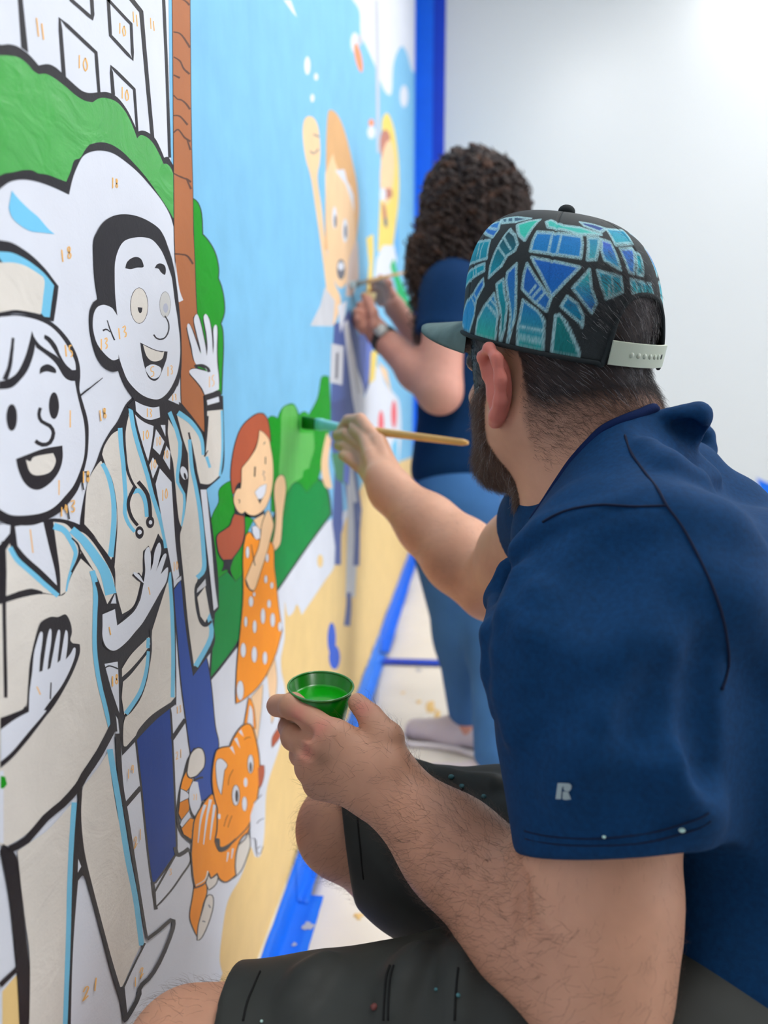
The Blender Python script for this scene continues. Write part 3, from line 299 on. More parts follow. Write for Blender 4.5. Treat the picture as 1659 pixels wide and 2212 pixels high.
3 K 0 3564,4840,3483,4804,3394,4733,3310,4686,3229,4628,3163,4558,3101,4504,3054,4442,3010,4356,2995,4312,3126,4236,3203,4138,3259,4098,3292,3900,3122,3946,3095,3706,3140,3582,3186,3446,3248,3359,3268,3172,3424,3174,3615,3180,3940,3149,3957,3183,3990,3624,3984,3838,4102,3846,4110,3681,4159,3435,4226,3207,4554,3244,4646,3299,4605,3446,4664,3471,4740,3481,4742,3720,4652,4064,4576,4282,4840,4327,4926,4386,4956,4518,4959,4856,4570,4853,4576,4626,4369,4726,4214,4804,4067,4835,3792,4810 100000000110111111110010011001101110011001110011
3 CR 0 3397,4690,3324,4672,3251,4627,3224,4591,3256,4537,3309,4469,3336,4387,3342,4307,3330,4222,3300,4118,3278,4020,3303,3926,3342,3836,3481,3850,3586,3980,3800,4140,3940,4022,3894,4133,3812,4262,3727,4394,3644,4504,3582,4600,3539,4692,3523,4781,3481,4709,3443,4667,3430,4692 100100000000101110000001001
3 CR 0 3210,4564,3176,4550,3116,4515,3078,4479,3052,4403,3032,4312,3076,4279,3126,4236,3190,4162,3248,4108,3276,4130,3304,4190,3329,4258,3337,4330,3318,4418,3288,4485,3248,4530 10000100010000001
3 K 1 3476,4762,3468,4748,3456,4728,3444,4706,3435,4683,3432,4662,3432,4640,3433,4617,3435,4595,3438,4572,3440,4549,3445,4526,3452,4505,3462,4486,3473,4470,3486,4454,3498,4440,3512,4427,3527,4416,3540,4406,3550,4400,3514,4758,3506,4744,3492,4724,3480,4702,3471,4680,3467,4660,3466,4638,3466,4616,3468,4594,3470,4572,3472,4548,3476,4526,3482,4506,3490,4488,3500,4472,3512,4456,3524,4443,3536,4431,3549,4420,3562,4411,3570,4404 
3 L 1 3390,4700,3390,4664,3393,4618,3399,4578,3406,4538,3410,4490,3412,4443,3414,4404,3414,4370,3404,4338,3399,4305,3414,4273,3438,4244,3474,4214,3504,4194,3438,4700,3438,4664,3440,4617,3445,4578,3452,4536,3454,4488,3456,4440,3458,4400,3456,4364,3445,4330,3439,4301,3451,4274,3472,4247,3504,4220,3534,4200 
3 L 1 3512,4787,3519,4750,3534,4698,3559,4642,3592,4582,3632,4517,3670,4453,3693,4404,3717,4352,3760,4286,3802,4219,3832,4162,3853,4112,3864,4074,3868,4048,3560,4790,3567,4752,3581,4700,3606,4646,3640,4586,3680,4520,3720,4454,3744,4402,3768,4352,3810,4286,3855,4218,3886,4158,3908,4107,3918,4066,3922,4040 
3 L 1 3204,4547,3210,4540,3220,4531,3230,4520,3240,4507,3250,4492,3259,4474,3268,4454,3274,4435,3280,4415,3284,4394,3286,4372,3286,4350,3284,4328,3281,4304,3276,4280,3269,4254,3260,4223,3247,4188,3235,4156,3226,4134,3236,4554,3244,4547,3255,4538,3268,4525,3280,4510,3290,4494,3302,4476,3312,4455,3320,4434,3326,4413,3331,4391,3334,4368,3336,4344,3334,4320,3332,4296,3328,4271,3321,4244,3312,4212,3300,4176,3288,4143,3280,4120 
3 L 1 3520,4380,3536,4380,3554,4380,3571,4380,3580,4378,3591,4372,3605,4361,3618,4348,3628,4332,3636,4312,3640,4288,3642,4266,3644,4250,3508,4403,3522,4403,3546,4403,3576,4402,3608,4394,3632,4381,3650,4366,3666,4350,3678,4332,3686,4309,3690,4284,3692,4260,3693,4244 
3 K 1 3563,4428,3581,4418,3608,4401,3634,4383,3655,4366,3667,4351,3675,4335,3680,4319,3685,4302,3688,4286,3688,4267,3688,4251,3689,4240,3600,4438,3618,4426,3644,4410,3674,4390,3697,4370,3712,4352,3720,4334,3726,4316,3730,4299,3732,4280,3732,4262,3732,4245,3731,4234 
3 K 1 3527,4420,3514,4412,3495,4400,3476,4387,3460,4374,3451,4363,3446,4352,3442,4340,3443,4328,3447,4314,3454,4298,3464,4283,3476,4268,3492,4254,3510,4240,3528,4228,3540,4219,3560,4408,3546,4400,3527,4388,3508,4376,3494,4364,3486,4355,3480,4346,3478,4336,3478,4326,3482,4312,3488,4298,3498,4284,3508,4271,3522,4258,3539,4245,3556,4233,3568,4224 
3 K 0 3621,4176,3612,4161,3593,4153,3568,4153,3545,4162,3528,4176,3524,4192,3532,4206,3550,4214,3575,4214,3599,4206,3616,4192 000000000000
3 W 0 3598,4182,3593,4176,3584,4174,3570,4174,3558,4178,3550,4184,3547,4190,3551,4196,3560,4198,3574,4198,3586,4194,3594,4188 000000000000
3 K 0 3754,4207,3746,4193,3726,4185,3700,4185,3676,4193,3659,4207,3654,4223,3662,4236,3682,4244,3707,4245,3732,4237,3749,4224 000000000000
3 W 0 3728,4210,3725,4204,3717,4202,3706,4202,3696,4205,3688,4210,3686,4216,3690,4221,3698,4224,3708,4224,3719,4220,3726,4216 000000000000
3 W 0 3581,4759,3632,4736,3704,4714,3799,4696,3771,4622,3712,4523,3663,4596,3610,4690 10010101
3 W 0 3827,4679,3934,4609,3864,4544,3777,4586 1111
3 W 0 3890,4698,3954,4696,3950,4636 111
3 W 0 3957,4587,4008,4550,3994,4454,3904,4524 1111
3 W 0 3772,4538,3837,4489,3760,4430,3723,4502 1111
3 W 0 3856,4474,4008,4387,4030,4057,4068,3852,3984,3836,3933,3989,3866,4171,3791,4399 11011001
3 CR 0 4000,4726,4094,4656,4155,4576,4110,4484,4122,4378,4098,4370,4174,4292,4164,4194,4131,4118,4090,4179,4062,4357,4042,4488,4014,4542,3982,4652 10000000100001
3 L 1 3968,4779,3992,4758,4028,4722,4084,4661,4128,4592,4120,4528,4094,4468,4074,4422,4070,4380,4118,4338,4166,4299,4170,4258,4158,4214,4138,4164,4120,4126,4024,4788,4046,4767,4083,4728,4139,4666,4185,4592,4174,4522,4145,4461,4122,4416,4115,4380,4156,4342,4208,4298,4211,4252,4196,4207,4174,4158,4153,4119 
3 CR 0 4122,4750,4218,4726,4365,4686,4438,4634,4514,4574,4522,4508,4578,4504,4604,4626,4632,4762,4932,4770,4925,4603,4897,4420,4818,4340,4631,4310,4462,4331,4416,4412,4362,4536,4280,4604,4334,4519,4349,4408,4380,4322,4432,4174,4454,3980,4490,3777,4364,3768,4318,3721,4309,3628,4351,3510,4456,3440,4566,3448,4578,3321,4244,3261,4180,3522,4143,3764,4100,4044,4125,4106,4186,4182,4235,4293,4269,4380,4272,4523,4206,4608 10000110110010100110000110000101000100011
3 K 1 4282,4642,4290,4626,4302,4601,4316,4573,4328,4546,4340,4518,4352,4489,4362,4460,4372,4432,4381,4406,4389,4378,4396,4354,4400,4337,4312,4644,4320,4626,4334,4602,4348,4574,4362,4546,4374,4518,4388,4488,4400,4460,4410,4432,4420,4404,4430,4376,4438,4352,4443,4334 
3 K 1 4359,4343,4386,4332,4424,4316,4463,4298,4482,4292,4490,4268,4504,4228,4517,4187,4526,4160,4542,4106,4565,4027,4588,3946,4604,3890,4406,4356,4432,4344,4471,4328,4510,4310,4546,4293,4556,4263,4568,4222,4580,4182,4588,4154,4604,4100,4626,4020,4648,3938,4664,3882 
3 K 1 4584,4732,4580,4710,4574,4676,4568,4642,4564,4620,4558,4594,4548,4558,4538,4522,4532,4498,4658,4730,4650,4706,4640,4672,4628,4639,4620,4616,4610,4591,4596,4554,4582,4518,4571,4494 
3 K 1 4564,4482,4628,4518,4536,4490,4618,4521 
3 L 1 4116,4746,4148,4738,4195,4726,4245,4713,4290,4700,4328,4684,4366,4667,4400,4650,4430,4632,4452,4618,4468,4604,4480,4589,4490,4574,4496,4554,4499,4533,4500,4513,4501,4499,4162,4770,4193,4762,4240,4749,4293,4734,4342,4718,4385,4700,4425,4681,4461,4661,4492,4642,4514,4624,4530,4608,4542,4592,4550,4574,4554,4553,4555,4530,4553,4510,4552,4496 
3 L 1 4278,4602,4280,4572,4284,4528,4289,4480,4296,4439,4307,4408,4320,4381,4334,4354,4348,4323,4363,4285,4380,4242,4395,4196,4408,4148,4418,4093,4428,4032,4434,3974,4438,3924,4442,3885,4444,3854,4442,3830,4432,3814,4412,3802,4382,3797,4348,3794,4324,3792,4333,4602,4336,4570,4341,4526,4348,4478,4356,4436,4368,4406,4381,4380,4396,4353,4412,4320,4428,4282,4446,4238,4464,4190,4478,4140,4490,4084,4501,4022,4509,3962,4514,3910,4518,3871,4522,3839,4520,3812,4508,3789,4478,3773,4438,3764,4401,3761,4378,3758 
3 L 1 4480,3519,4496,3488,4520,3444,4534,3398,4522,3362,4466,3334,4379,3308,4292,3288,4234,3275,4552,3506,4571,3474,4600,3427,4620,3374,4608,3328,4546,3294,4454,3268,4366,3246,4308,3232 
3 L 1 4894,4761,4894,4712,4893,4642,4890,4568,4882,4504,4868,4452,4846,4406,4826,4369,4812,4342,4940,4760,4940,4712,4938,4642,4936,4565,4928,4500,4912,4448,4891,4401,4870,4363,4856,4336 
3 L 1 4562,4482,4624,4409,4618,4484,4670,4410 
3 K 1 4489,3771,4454,3768,4404,3764,4352,3756,4316,3744,4298,3724,4292,3701,4294,3676,4296,3650,4302,3621,4310,3590,4323,3558,4340,3530,4360,3505,4386,3481,4416,3460,4453,3441,4498,3430,4538,3429,4572,3430,4595,3431,4517,3754,4482,3750,4432,3746,4384,3740,4352,3729,4337,3713,4332,3692,4332,3666,4336,3640,4341,3612,4350,3582,4362,3551,4378,3524,4397,3501,4420,3480,4444,3462,4461,3454,4480,3450,4511,3448,4542,3450,4566,3451 
3 CR 0 4339,3658,4482,3690,4550,3502,4459,3468,4380,3530 11111
3 PW 0 4344,3710,4492,3736,4499,3691,4331,3687 1111
3 W 0 4251,4418,4256,4398,4246,4382,4222,4378,4193,4383,4166,4398,4148,4418,4142,4437,4153,4452,4175,4457,4204,4452,4232,4438 000000000000
3 K 0 4233,4398,4236,4388,4234,4381,4226,4378,4214,4381,4204,4388,4195,4398,4192,4408,4194,4416,4202,4418,4213,4416,4224,4408 000000000000
3 W 0 4458,4294,4564,4282,4625,3948,4660,3688,4710,3500,4626,3497,4576,3758,4514,4017 11001101
3 CR 0 3666,3658,3951,3908,3940,3638,3946,3368,3940,3194,3870,3190,3620,3224,3466,3220,3418,3202,3312,3196,3282,3220,3292,3308,3320,3342,3389,3338,3500,3365,3584,3432,3632,3522 11001100110010001
3 CR 0 3306,3582,3420,3618,3626,3638,3636,3594,3542,3569,3395,3548,3303,3544 1011001
3 CR 0 3310,3518,3410,3524,3617,3564,3610,3496,3525,3420,3411,3377,3305,3356,3289,3449 10100011
3 K 1 3633,3674,3634,3654,3634,3624,3634,3592,3630,3564,3620,3540,3608,3517,3594,3496,3578,3476,3560,3456,3540,3439,3518,3423,3496,3409,3474,3398,3450,3389,3426,3382,3403,3374,3378,3366,3352,3359,3330,3352,3314,3348,3656,3667,3656,3647,3657,3618,3656,3586,3652,3556,3642,3532,3630,3508,3614,3486,3598,3466,3579,3447,3558,3429,3536,3413,3514,3399,3490,3388,3466,3378,3441,3372,3418,3364,3392,3356,3366,3349,3343,3343,3327,3338 
3 L 1 3900,3909,3903,3880,3907,3838,3911,3787,3913,3733,3914,3674,3912,3608,3910,3538,3906,3472,3898,3402,3888,3328,3878,3263,3871,3218,3948,3900,3952,3870,3956,3827,3961,3776,3964,3720,3966,3660,3966,3592,3964,3522,3960,3454,3954,3382,3944,3308,3934,3241,3928,3194 
3 L 1 3595,3641,3584,3592,3636,3628,3624,3578 
3 L 1 3590,3574,3584,3558,3576,3534,3566,3509,3552,3486,3536,3464,3516,3444,3493,3424,3465,3408,3426,3395,3378,3384,3334,3375,3303,3370,3626,3560,3622,3543,3616,3519,3607,3492,3594,3467,3578,3444,3559,3422,3536,3400,3506,3382,3464,3368,3416,3356,3371,3346,3341,3340 
3 W 0 3142,3664,3270,3630,3269,3533,3259,3386,3194,3524 11011
3 K 1 3147,3640,3166,3640,3178,3638,3191,3634,3208,3626,3230,3614,3251,3602,3266,3593,3140,3648,3160,3647,3175,3646,3192,3640,3213,3630,3236,3618,3258,3606,3272,3597 
3 K 2 3157,3882,3256,3878,3270,3796,3400,3796,3493,3810,3564,3848,3610,3920,3542,3966,3498,3994,3516,3982,3562,3942,3628,3956,3634,4028,3642,4073,3652,4088,3671,4042,3660,3970,3734,3995,3760,4047,3802,4078,3800,4078,3794,4032,3749,3978,3790,3958,3864,4003,3877,4009,3849,3985,3798,3939,3884,3924,3886,3926,3854,3872,3768,3836,3662,3789,3544,3742,3452,3722,3364,3704,3268,3698,3220,3708,3172,3742,3150,3789,3155,3836,3133,3898,3277,3884,3292,3802,3378,3815,3462,3828,3526,3863,3570,3928,3516,3959,3461,3997,3541,3990,3598,3942,3588,3967,3593,4036,3604,4085,3670,4100,3714,4034,3702,3965,3693,4007,3718,4059,3765,4094,3844,4074,3838,4019,3790,3964,3750,3973,3826,4020,3908,4017,3892,3970,3840,3924,3851,3944,3934,3915,3898,3856,3806,3817,3698,3770,3575,3722,3480,3703,3389,3684,3285,3679,3210,3696,3144,3742,3118,3797,3124,3846 
3 W 0 3145,3890,3266,3881,3281,3799,3389,3805,3478,3819,3545,3856,3590,3924,3529,3962,3480,3996,3491,4004,3548,3974,3590,3930,3615,3982,3613,4054,3632,4086,3674,4090,3692,4038,3680,3968,3714,4001,3740,4053,3784,4086,3814,4086,3826,4044,3783,3986,3748,3950,3826,4002,3870,4018,3895,4005,3854,3963,3807,3921,3894,3938,3910,3920,3876,3864,3786,3826,3680,3780,3560,3732,3466,3712,3376,3694,3276,3688,3214,3702,3158,3742,3134,3793,3140,3841 1110011000010000010000001000010000000000001
3 K 0 3257,5258,3238,5340,3238,5436,3246,5496,3274,5533,3338,5588,3432,5636,3547,5672,3684,5697,3832,5707,3968,5700,4037,5674,4076,5642,4135,5582,4172,5514,4194,5444,4214,5363,4228,5272,4236,5171,4230,5068,4210,4982,4154,4903,4066,4830,4203,4804,3863,4730,3600,4766,3499,4797,3572,4832,3492,4884,3448,4930,3427,4960,3356,4953,3282,4968,3228,5000,3192,5050,3171,5113,3170,5164,3182,5204,3213,5238 100000000000000000000011111100100000001
3 W 0 3438,5207,3432,5240,3426,5300,3430,5370,3441,5439,3480,5500,3542,5550,3638,5585,3765,5614,3880,5624,3977,5600,4036,5564,4094,5510,4124,5474,4140,5420,4156,5356,4182,5284,4199,5218,4210,5152,4202,5066,4163,4988,4100,4927,4004,4868,3895,4834,3794,4832,3682,4849,3594,4878,3513,4920,3468,4969,3440,5010,3428,5044,3429,5076,3395,5098 100000000000000000000000000001011
3 W 0 3443,5202,3416,5220,3387,5234,3342,5239,3298,5237,3246,5221,3210,5188,3196,5141,3204,5103,3228,5066,3275,5036,3332,5012,3376,5004,3428,5013,3435,5073 100000000000011
3 W 0 3588,4822,3676,4803,3790,4790,3880,4794,3884,4738,3763,4728,3670,4742,3592,4774 10011001
3 W 0 4148,4907,4160,4802,4004,4828,4093,4868 1111
3 K 1 3289,5123,3305,5128,3312,5131,3331,5131,3342,5128,3352,5125,3282,5130,3298,5134,3314,5138,3337,5137,3349,5132,3359,5128 
3 K 1 3328,5174,3332,5168,3338,5157,3344,5146,3352,5134,3361,5123,3372,5110,3382,5099,3389,5092,3336,5176,3342,5170,3348,5160,3356,5148,3364,5138,3374,5126,3385,5114,3396,5103,3404,5095 
3 K 0 3545,5432,3564,5460,3610,5486,3672,5505,3726,5506,3752,5488,3750,5470,3676,5456,3604,5437 100000000
3 K 0 3894,5490,3928,5514,3980,5527,4032,5524,4044,5502,4026,5477,3974,5482,3946,5494 10000000
3 K 2 3780,5290,3773,5268,3761,5247,3743,5228,3721,5213,3698,5203,3674,5198,3652,5199,3630,5204,3613,5215,3600,5230,3592,5248,3592,5268,3597,5290,3608,5310,3626,5328,3646,5344,3669,5354,3692,5360,3714,5360,3736,5356,3756,5346,3770,5331,3778,5312,3792,5292,3786,5270,3774,5247,3754,5227,3730,5210,3703,5199,3674,5193,3645,5194,3621,5200,3602,5212,3588,5227,3580,5246,3580,5267,3585,5289,3597,5310,3614,5330,3637,5346,3664,5358,3692,5366,3722,5366,3747,5361,3768,5350,3783,5334,3792,5314 
3 CR 0 3786,5292,3767,5247,3726,5212,3674,5196,3626,5202,3594,5228,3586,5268,3602,5310,3642,5345,3692,5363,3742,5358,3776,5332 000000000000
3 K 0 3664,5270,3720,5274,3708,5252,3684,5245,3668,5256 11000
3 K 2 4084,5332,4080,5315,4070,5298,4058,5283,4042,5271,4024,5263,4008,5259,3991,5260,3976,5264,3962,5272,3952,5284,3948,5300,3946,5316,3951,5333,3960,5350,3972,5364,3988,5376,4004,5384,4021,5388,4038,5389,4054,5385,4068,5376,4078,5364,4084,5350,4093,5334,4088,5316,4079,5298,4066,5282,4048,5270,4028,5261,4007,5256,3986,5256,3968,5262,3954,5270,3944,5283,3939,5298,3938,5315,3942,5332,3952,5349,3964,5364,3981,5377,4000,5386,4022,5392,4042,5392,4061,5388,4076,5379,4086,5366,4092,5350 
3 CG 0 4088,5333,4075,5298,4045,5270,4007,5258,3972,5262,3948,5284,3942,5316,3956,5350,3984,5376,4022,5390,4058,5386,4082,5366 000000000000
3 GV 0 4054,5311,4048,5298,4034,5288,4016,5282,4000,5284,3988,5292,3984,5303,3990,5316,4004,5326,4022,5332,4038,5330,4050,5322 000000000000
3 K 1 3996,5262,4005,5258,4018,5252,4030,5244,4039,5236,4044,5227,4046,5217,4044,5207,4041,5197,4033,5186,4022,5176,4009,5166,3996,5158,3982,5153,3968,5148,3952,5146,3938,5143,3923,5142,3908,5142,3895,5143,3884,5144,3873,5148,3863,5153,3854,5158,4011,5268,4020,5263,4034,5256,4047,5248,4057,5240,4062,5230,4064,5219,4064,5208,4060,5198,4051,5186,4040,5174,4025,5164,4010,5155,3993,5148,3975,5142,3956,5138,3938,5136,3920,5134,3903,5134,3886,5136,3870,5138,3858,5142,3846,5148,3837,5153 
3 K 0 3676,5104,3764,5092,3880,5080,4023,5082,4001,5039,3930,4972,3886,4938,3834,4924,3776,4931,3740,4953,3708,5002,3686,5053 100100000000
3 CR 0 3708,5096,3821,5080,3942,5074,3976,5082,3948,5043,3874,5024,3796,5024,3740,5048 10010000
3 W 0 3724,4979,3774,5000,3832,5006,3902,4998,3926,4983,3897,4950,3835,4935,3777,4942 00000000
3 K 2 4607,4866,4564,4904,4471,4945,4372,4982,4387,4997,4489,5003,4615,4996,4636,5026,4508,5038,4447,5065,4424,5114,4384,5179,4357,5234,4356,5254,4410,5218,4471,5156,4524,5107,4570,5126,4532,5188,4484,5260,4478,5302,4496,5319,4529,5300,4576,5233,4622,5144,4658,5088,4700,5151,4686,5236,4650,5306,4658,5336,4695,5326,4738,5258,4753,5176,4758,5120,4816,5152,4820,5233,4834,5281,4853,5287,4854,5230,4836,5127,4842,5032,4860,4945,4830,4896,4697,4876,4592,4853,4530,4897,4442,4936,4341,4974,4374,5008,4498,5016,4624,5010,4605,5016,4498,5026,4412,5060,4387,5110,4350,5174,4322,5230,4374,5266,4444,5224,4507,5162,4559,5115,4532,5122,4495,5182,4448,5254,4442,5301,4493,5331,4566,5308,4614,5239,4662,5150,4656,5101,4660,5148,4646,5230,4610,5300,4630,5342,4734,5334,4780,5264,4795,5180,4800,5123,4774,5150,4778,5228,4794,5281,4894,5296,4898,5234,4880,5130,4886,5035,4904,4946,4848,4884,4708,4864 
3 W 0 4600,4859,4548,4900,4456,4940,4356,4978,4358,4998,4450,5010,4586,5004,4666,5002,4588,5030,4466,5036,4418,5078,4398,5130,4354,5198,4338,5244,4366,5260,4408,5238,4468,5180,4528,5121,4557,5102,4544,5140,4497,5210,4456,5278,4468,5310,4510,5328,4547,5304,4595,5236,4642,5147,4657,5094,4680,5150,4666,5232,4630,5304,4633,5332,4676,5346,4732,5314,4768,5232,4775,5156,4780,5111,4802,5177,4800,5254,4824,5290,4866,5298,4880,5260,4862,5162,4858,5064,4880,4976,4879,4896,4747,4875 10000001000000000010000000010000000010000000011
3 K 1 4433,5019,4457,5022,4491,5025,4528,5028,4558,5029,4584,5028,4609,5024,4632,5020,4648,5015,4656,5010,4660,5006,4666,4996,4428,5028,4452,5031,4486,5036,4526,5040,4564,5042,4599,5041,4632,5038,4661,5033,4686,5028,4704,5021,4714,5012,4723,5002 
3 K 0 4594,4856,4904,4892,4931,4766,4604,4760 1111
3 W 0 4630,4826,4862,4850,4874,4816,4639,4796 1111
7 K 0 2414,4412,2658,4384,2720,4376,2798,4372,2902,4348,2999,4312,3074,4269,3158,4202,3246,4122,3286,4062,3278,3955,3223,3914,3128,3940,3086,3885,2726,4051,2450,4125,2381,4144 11100000001111111
7 CR 0 2381,4144,2433,4132,2546,4122,2677,4102,2796,4063,2844,4064,2900,4122,2983,4175,3083,4101,3116,4044,3083,3956,3060,3753,3083,3603,3127,3470,3166,3341,3166,3344,3080,3314,2962,3290,2850,3256,2724,3242,2598,3246,2461,3251,2358,3274,2282,3322 100010010100001100000011
7 CR 0 2464,4308,2494,4330,2517,4289,2588,4228,2682,4148,2780,4070,2678,4108,2608,4138,2528,4147,2452,4152 1100010001
7 CR 0 2787,4360,2876,4338,2933,4296,2966,4252,2986,4198,2943,4164,2888,4125,2850,4068,2806,4064,2813,4154,2801,4251 10001001101
7 CR 0 2922,4311,3021,4275,3096,4221,3174,4144,3240,4066,3272,4008,3268,3958,3194,3924,3156,3992,3108,4074,3034,4159,2976,4224 100000110001
7 W 0 2533,4384,2717,4370,2742,4280,2775,4176,2786,4108,2688,4189,2592,4262,2540,4312 11001001
7 W 0 2413,4406,2466,4404,2506,4392,2500,4365,2458,4344,2402,4322 111111
7 L 1 2480,4314,2486,4305,2494,4292,2506,4276,2520,4260,2538,4244,2560,4228,2582,4211,2604,4194,2624,4178,2646,4161,2668,4144,2690,4126,2714,4109,2738,4090,2760,4074,2776,4062,2508,4318,2514,4308,2522,4296,2533,4280,2546,4266,2562,4252,2582,4237,2604,4220,2626,4204,2648,4187,2670,4170,2692,4152,2714,4135,2737,4118,2762,4099,2784,4082,2800,4070 
7 L 1 2780,4334,2793,4328,2812,4322,2832,4315,2846,4308,2857,4300,2867,4292,2876,4280,2887,4268,2898,4254,2910,4239,2920,4224,2926,4212,2925,4204,2921,4195,2914,4186,2906,4174,2897,4162,2886,4147,2875,4132,2866,4118,2858,4104,2852,4090,2848,4078,2845,4070,2798,4356,2812,4350,2832,4343,2855,4334,2876,4322,2892,4310,2904,4297,2914,4284,2923,4271,2934,4256,2944,4240,2954,4224,2959,4208,2956,4196,2950,4185,2940,4176,2930,4166,2920,4152,2907,4138,2894,4124,2884,4112,2875,4099,2868,4086,2861,4074,2856,4066 
7 K 1 2914,4272,2922,4266,2936,4257,2948,4248,2958,4238,2963,4230,2966,4221,2966,4212,2965,4203,2960,4194,2953,4186,2944,4176,2935,4168,2924,4160,2912,4152,2901,4144,2894,4139,2922,4275,2932,4269,2945,4260,2960,4250,2971,4240,2978,4230,2982,4220,2982,4210,2981,4199,2976,4189,2969,4180,2960,4170,2951,4161,2940,4152,2928,4144,2918,4136,2910,4130 
7 L 1 2902,4300,2918,4289,2941,4273,2966,4255,2990,4236,3012,4215,3036,4192,3060,4168,3081,4144,3100,4124,3117,4106,3130,4090,3142,4072,3153,4047,3164,4016,3172,3988,3178,3967,2942,4316,2960,4305,2985,4290,3015,4270,3044,4249,3072,4226,3100,4202,3128,4176,3152,4153,3174,4133,3196,4114,3216,4093,3234,4068,3252,4038,3266,4004,3278,3973,3287,3952 
7 L 1 3048,4106,3053,4092,3060,4074,3068,4052,3070,4027,3068,3998,3064,3965,3057,3930,3052,3896,3046,3862,3041,3829,3038,3795,3036,3760,3039,3723,3044,3684,3051,3646,3060,3610,3069,3575,3080,3542,3092,3509,3103,3476,3114,3440,3127,3402,3138,3368,3146,3344,3096,4101,3101,4088,3109,4068,3116,4044,3120,4017,3118,3986,3112,3952,3106,3916,3100,3881,3094,3848,3089,3814,3085,3780,3084,3746,3086,3710,3092,3671,3099,3633,3107,3596,3116,3562,3128,3529,3140,3496,3152,3462,3164,3426,3176,3387,3188,3352,3196,3328 
7 K 1 3090,4048,3094,4037,3102,4021,3108,4002,3110,3982,3108,3962,3103,3938,3096,3912,3091,3884,3086,3852,3080,3819,3076,3783,3076,3747,3078,3710,3084,3672,3090,3634,3100,3594,3112,3551,3128,3506,3142,3463,3153,3426,3158,3397,3159,3372,3158,3352,3158,3337,3120,4046,3126,4034,3134,4018,3142,3997,3147,3974,3146,3952,3142,3926,3136,3900,3132,3872,3128,3840,3124,3806,3122,3770,3122,3734,3126,3696,3132,3659,3141,3620,3152,3580,3166,3537,3182,3492,3200,3446,3212,3408,3220,3374,3222,3346,3223,3325,3224,3310 
7 K 1 2412,4132,2420,4132,2430,4133,2442,4133,2457,4134,2474,4134,2492,4134,2512,4134,2531,4134,2550,4133,2570,4132,2589,4130,2606,4127,2624,4122,2644,4114,2661,4106,2674,4101,2402,4152,2410,4152,2420,4152,2434,4152,2448,4151,2464,4151,2484,4151,2504,4150,2525,4150,2545,4148,2566,4146,2586,4144,2608,4140,2630,4132,2650,4124,2668,4116,2681,4110 
7 K 1 2447,4346,2446,4327,2446,4299,2444,4268,2442,4238,2438,4212,2434,4188,2430,4162,2426,4132,2423,4094,2419,4054,2416,4010,2412,3968,2408,3924,2404,3876,2400,3834,2397,3804,2470,4343,2470,4323,2468,4295,2466,4263,2464,4233,2460,4208,2456,4182,2452,4156,2448,4126,2444,4089,2440,4048,2436,4004,2432,3962,2428,3916,2424,3869,2420,3826,2416,3796 
7 K 0 2332,3296,2382,3239,2406,3187,2413,3097,2418,2970,2428,2804,2430,2642,2394,2512,2348,2552,2355,2736,2352,2832,2346,3022,2333,3150,2312,3282 10000001100001
7 K 1 3159,3375,3097,3346,3020,3314,2944,3294,2878,3278,2850,3265,2826,3258,2770,3252,2706,3250,2646,3256,2581,3260,2514,3252,2456,3247,2400,3258,2358,3272,3224,3330,3159,3302,3076,3269,2996,3248,2929,3234,2902,3223,2871,3214,2810,3208,2740,3208,2674,3215,2614,3220,2548,3214,2482,3209,2416,3224,2372,3238 
7 CR 0 3134,3262,3137,3152,3188,2894,3260,2651,3334,2354,3388,2134,3346,2124,3252,2103,3146,2074,3114,2090,3054,2277,2987,2500,2924,2717,2876,2896,2860,3012,2861,3118,2885,3210,2940,3220,3041,3234 1000011001000000001
7 CR 0 2408,3222,2466,3211,2602,3186,2718,3188,2798,3194,2768,3068,2732,2884,2703,2695,2664,2516,2616,2311,2398,2508,2434,2768,2424,2934,2413,3097 10001000011001
7 K 1 3199,3310,3200,3266,3200,3202,3202,3131,3207,3068,3215,3020,3226,2977,3237,2935,3248,2889,3260,2838,3271,2786,3283,2729,3296,2668,3310,2600,3326,2527,3342,2452,3357,2378,3374,2304,3390,2228,3406,2160,3416,2112,3251,3288,3250,3244,3250,3179,3251,3108,3254,3047,3260,3000,3269,2958,3280,2916,3290,2870,3300,2818,3310,2766,3320,2710,3332,2648,3345,2581,3360,2508,3374,2432,3388,2360,3403,2286,3418,2210,3432,2142,3442,2095 
7 K 0 2847,3244,2880,3220,2861,3118,2860,3012,2876,2896,2924,2717,2987,2500,3054,2277,3117,2088,3160,2053,3175,1881,3126,1896,3106,2024,3046,2204,2958,2506,2896,2714,2854,2830,2803,2842,2750,2660,2710,2478,2674,2258,2643,2286,2700,2558,2747,2804,2795,3051,2842,3177 10000000111100000100110001
7 W 0 2814,2934,2834,2886,2804,2878 111
7 L 1 2790,3199,2785,3178,2776,3148,2768,3112,2758,3074,2748,3034,2739,2991,2729,2944,2719,2892,2709,2837,2700,2778,2690,2714,2678,2644,2662,2559,2644,2462,2627,2373,2616,2311,2831,3175,2825,3154,2816,3124,2806,3088,2796,3050,2787,3010,2776,2966,2766,2918,2756,2867,2746,2812,2736,2752,2726,2687,2714,2617,2698,2530,2678,2432,2661,2342,2648,2280 
7 L 1 3113,3274,3120,3243,3128,3199,3139,3148,3149,3098,3159,3048,3170,2997,3180,2944,3190,2890,3200,2836,3210,2781,3220,2724,3232,2666,3246,2608,3262,2548,3278,2486,3292,2422,3306,2348,3317,2264,3327,2188,3334,2135,3168,3252,3174,3221,3184,3176,3194,3125,3205,3074,3215,3024,3226,2971,3236,2917,3246,2862,3257,2807,3267,2751,3278,2694,3290,2636,3304,2576,3320,2516,3336,2453,3351,2387,3364,2310,3376,2225,3386,2148,3393,2094 
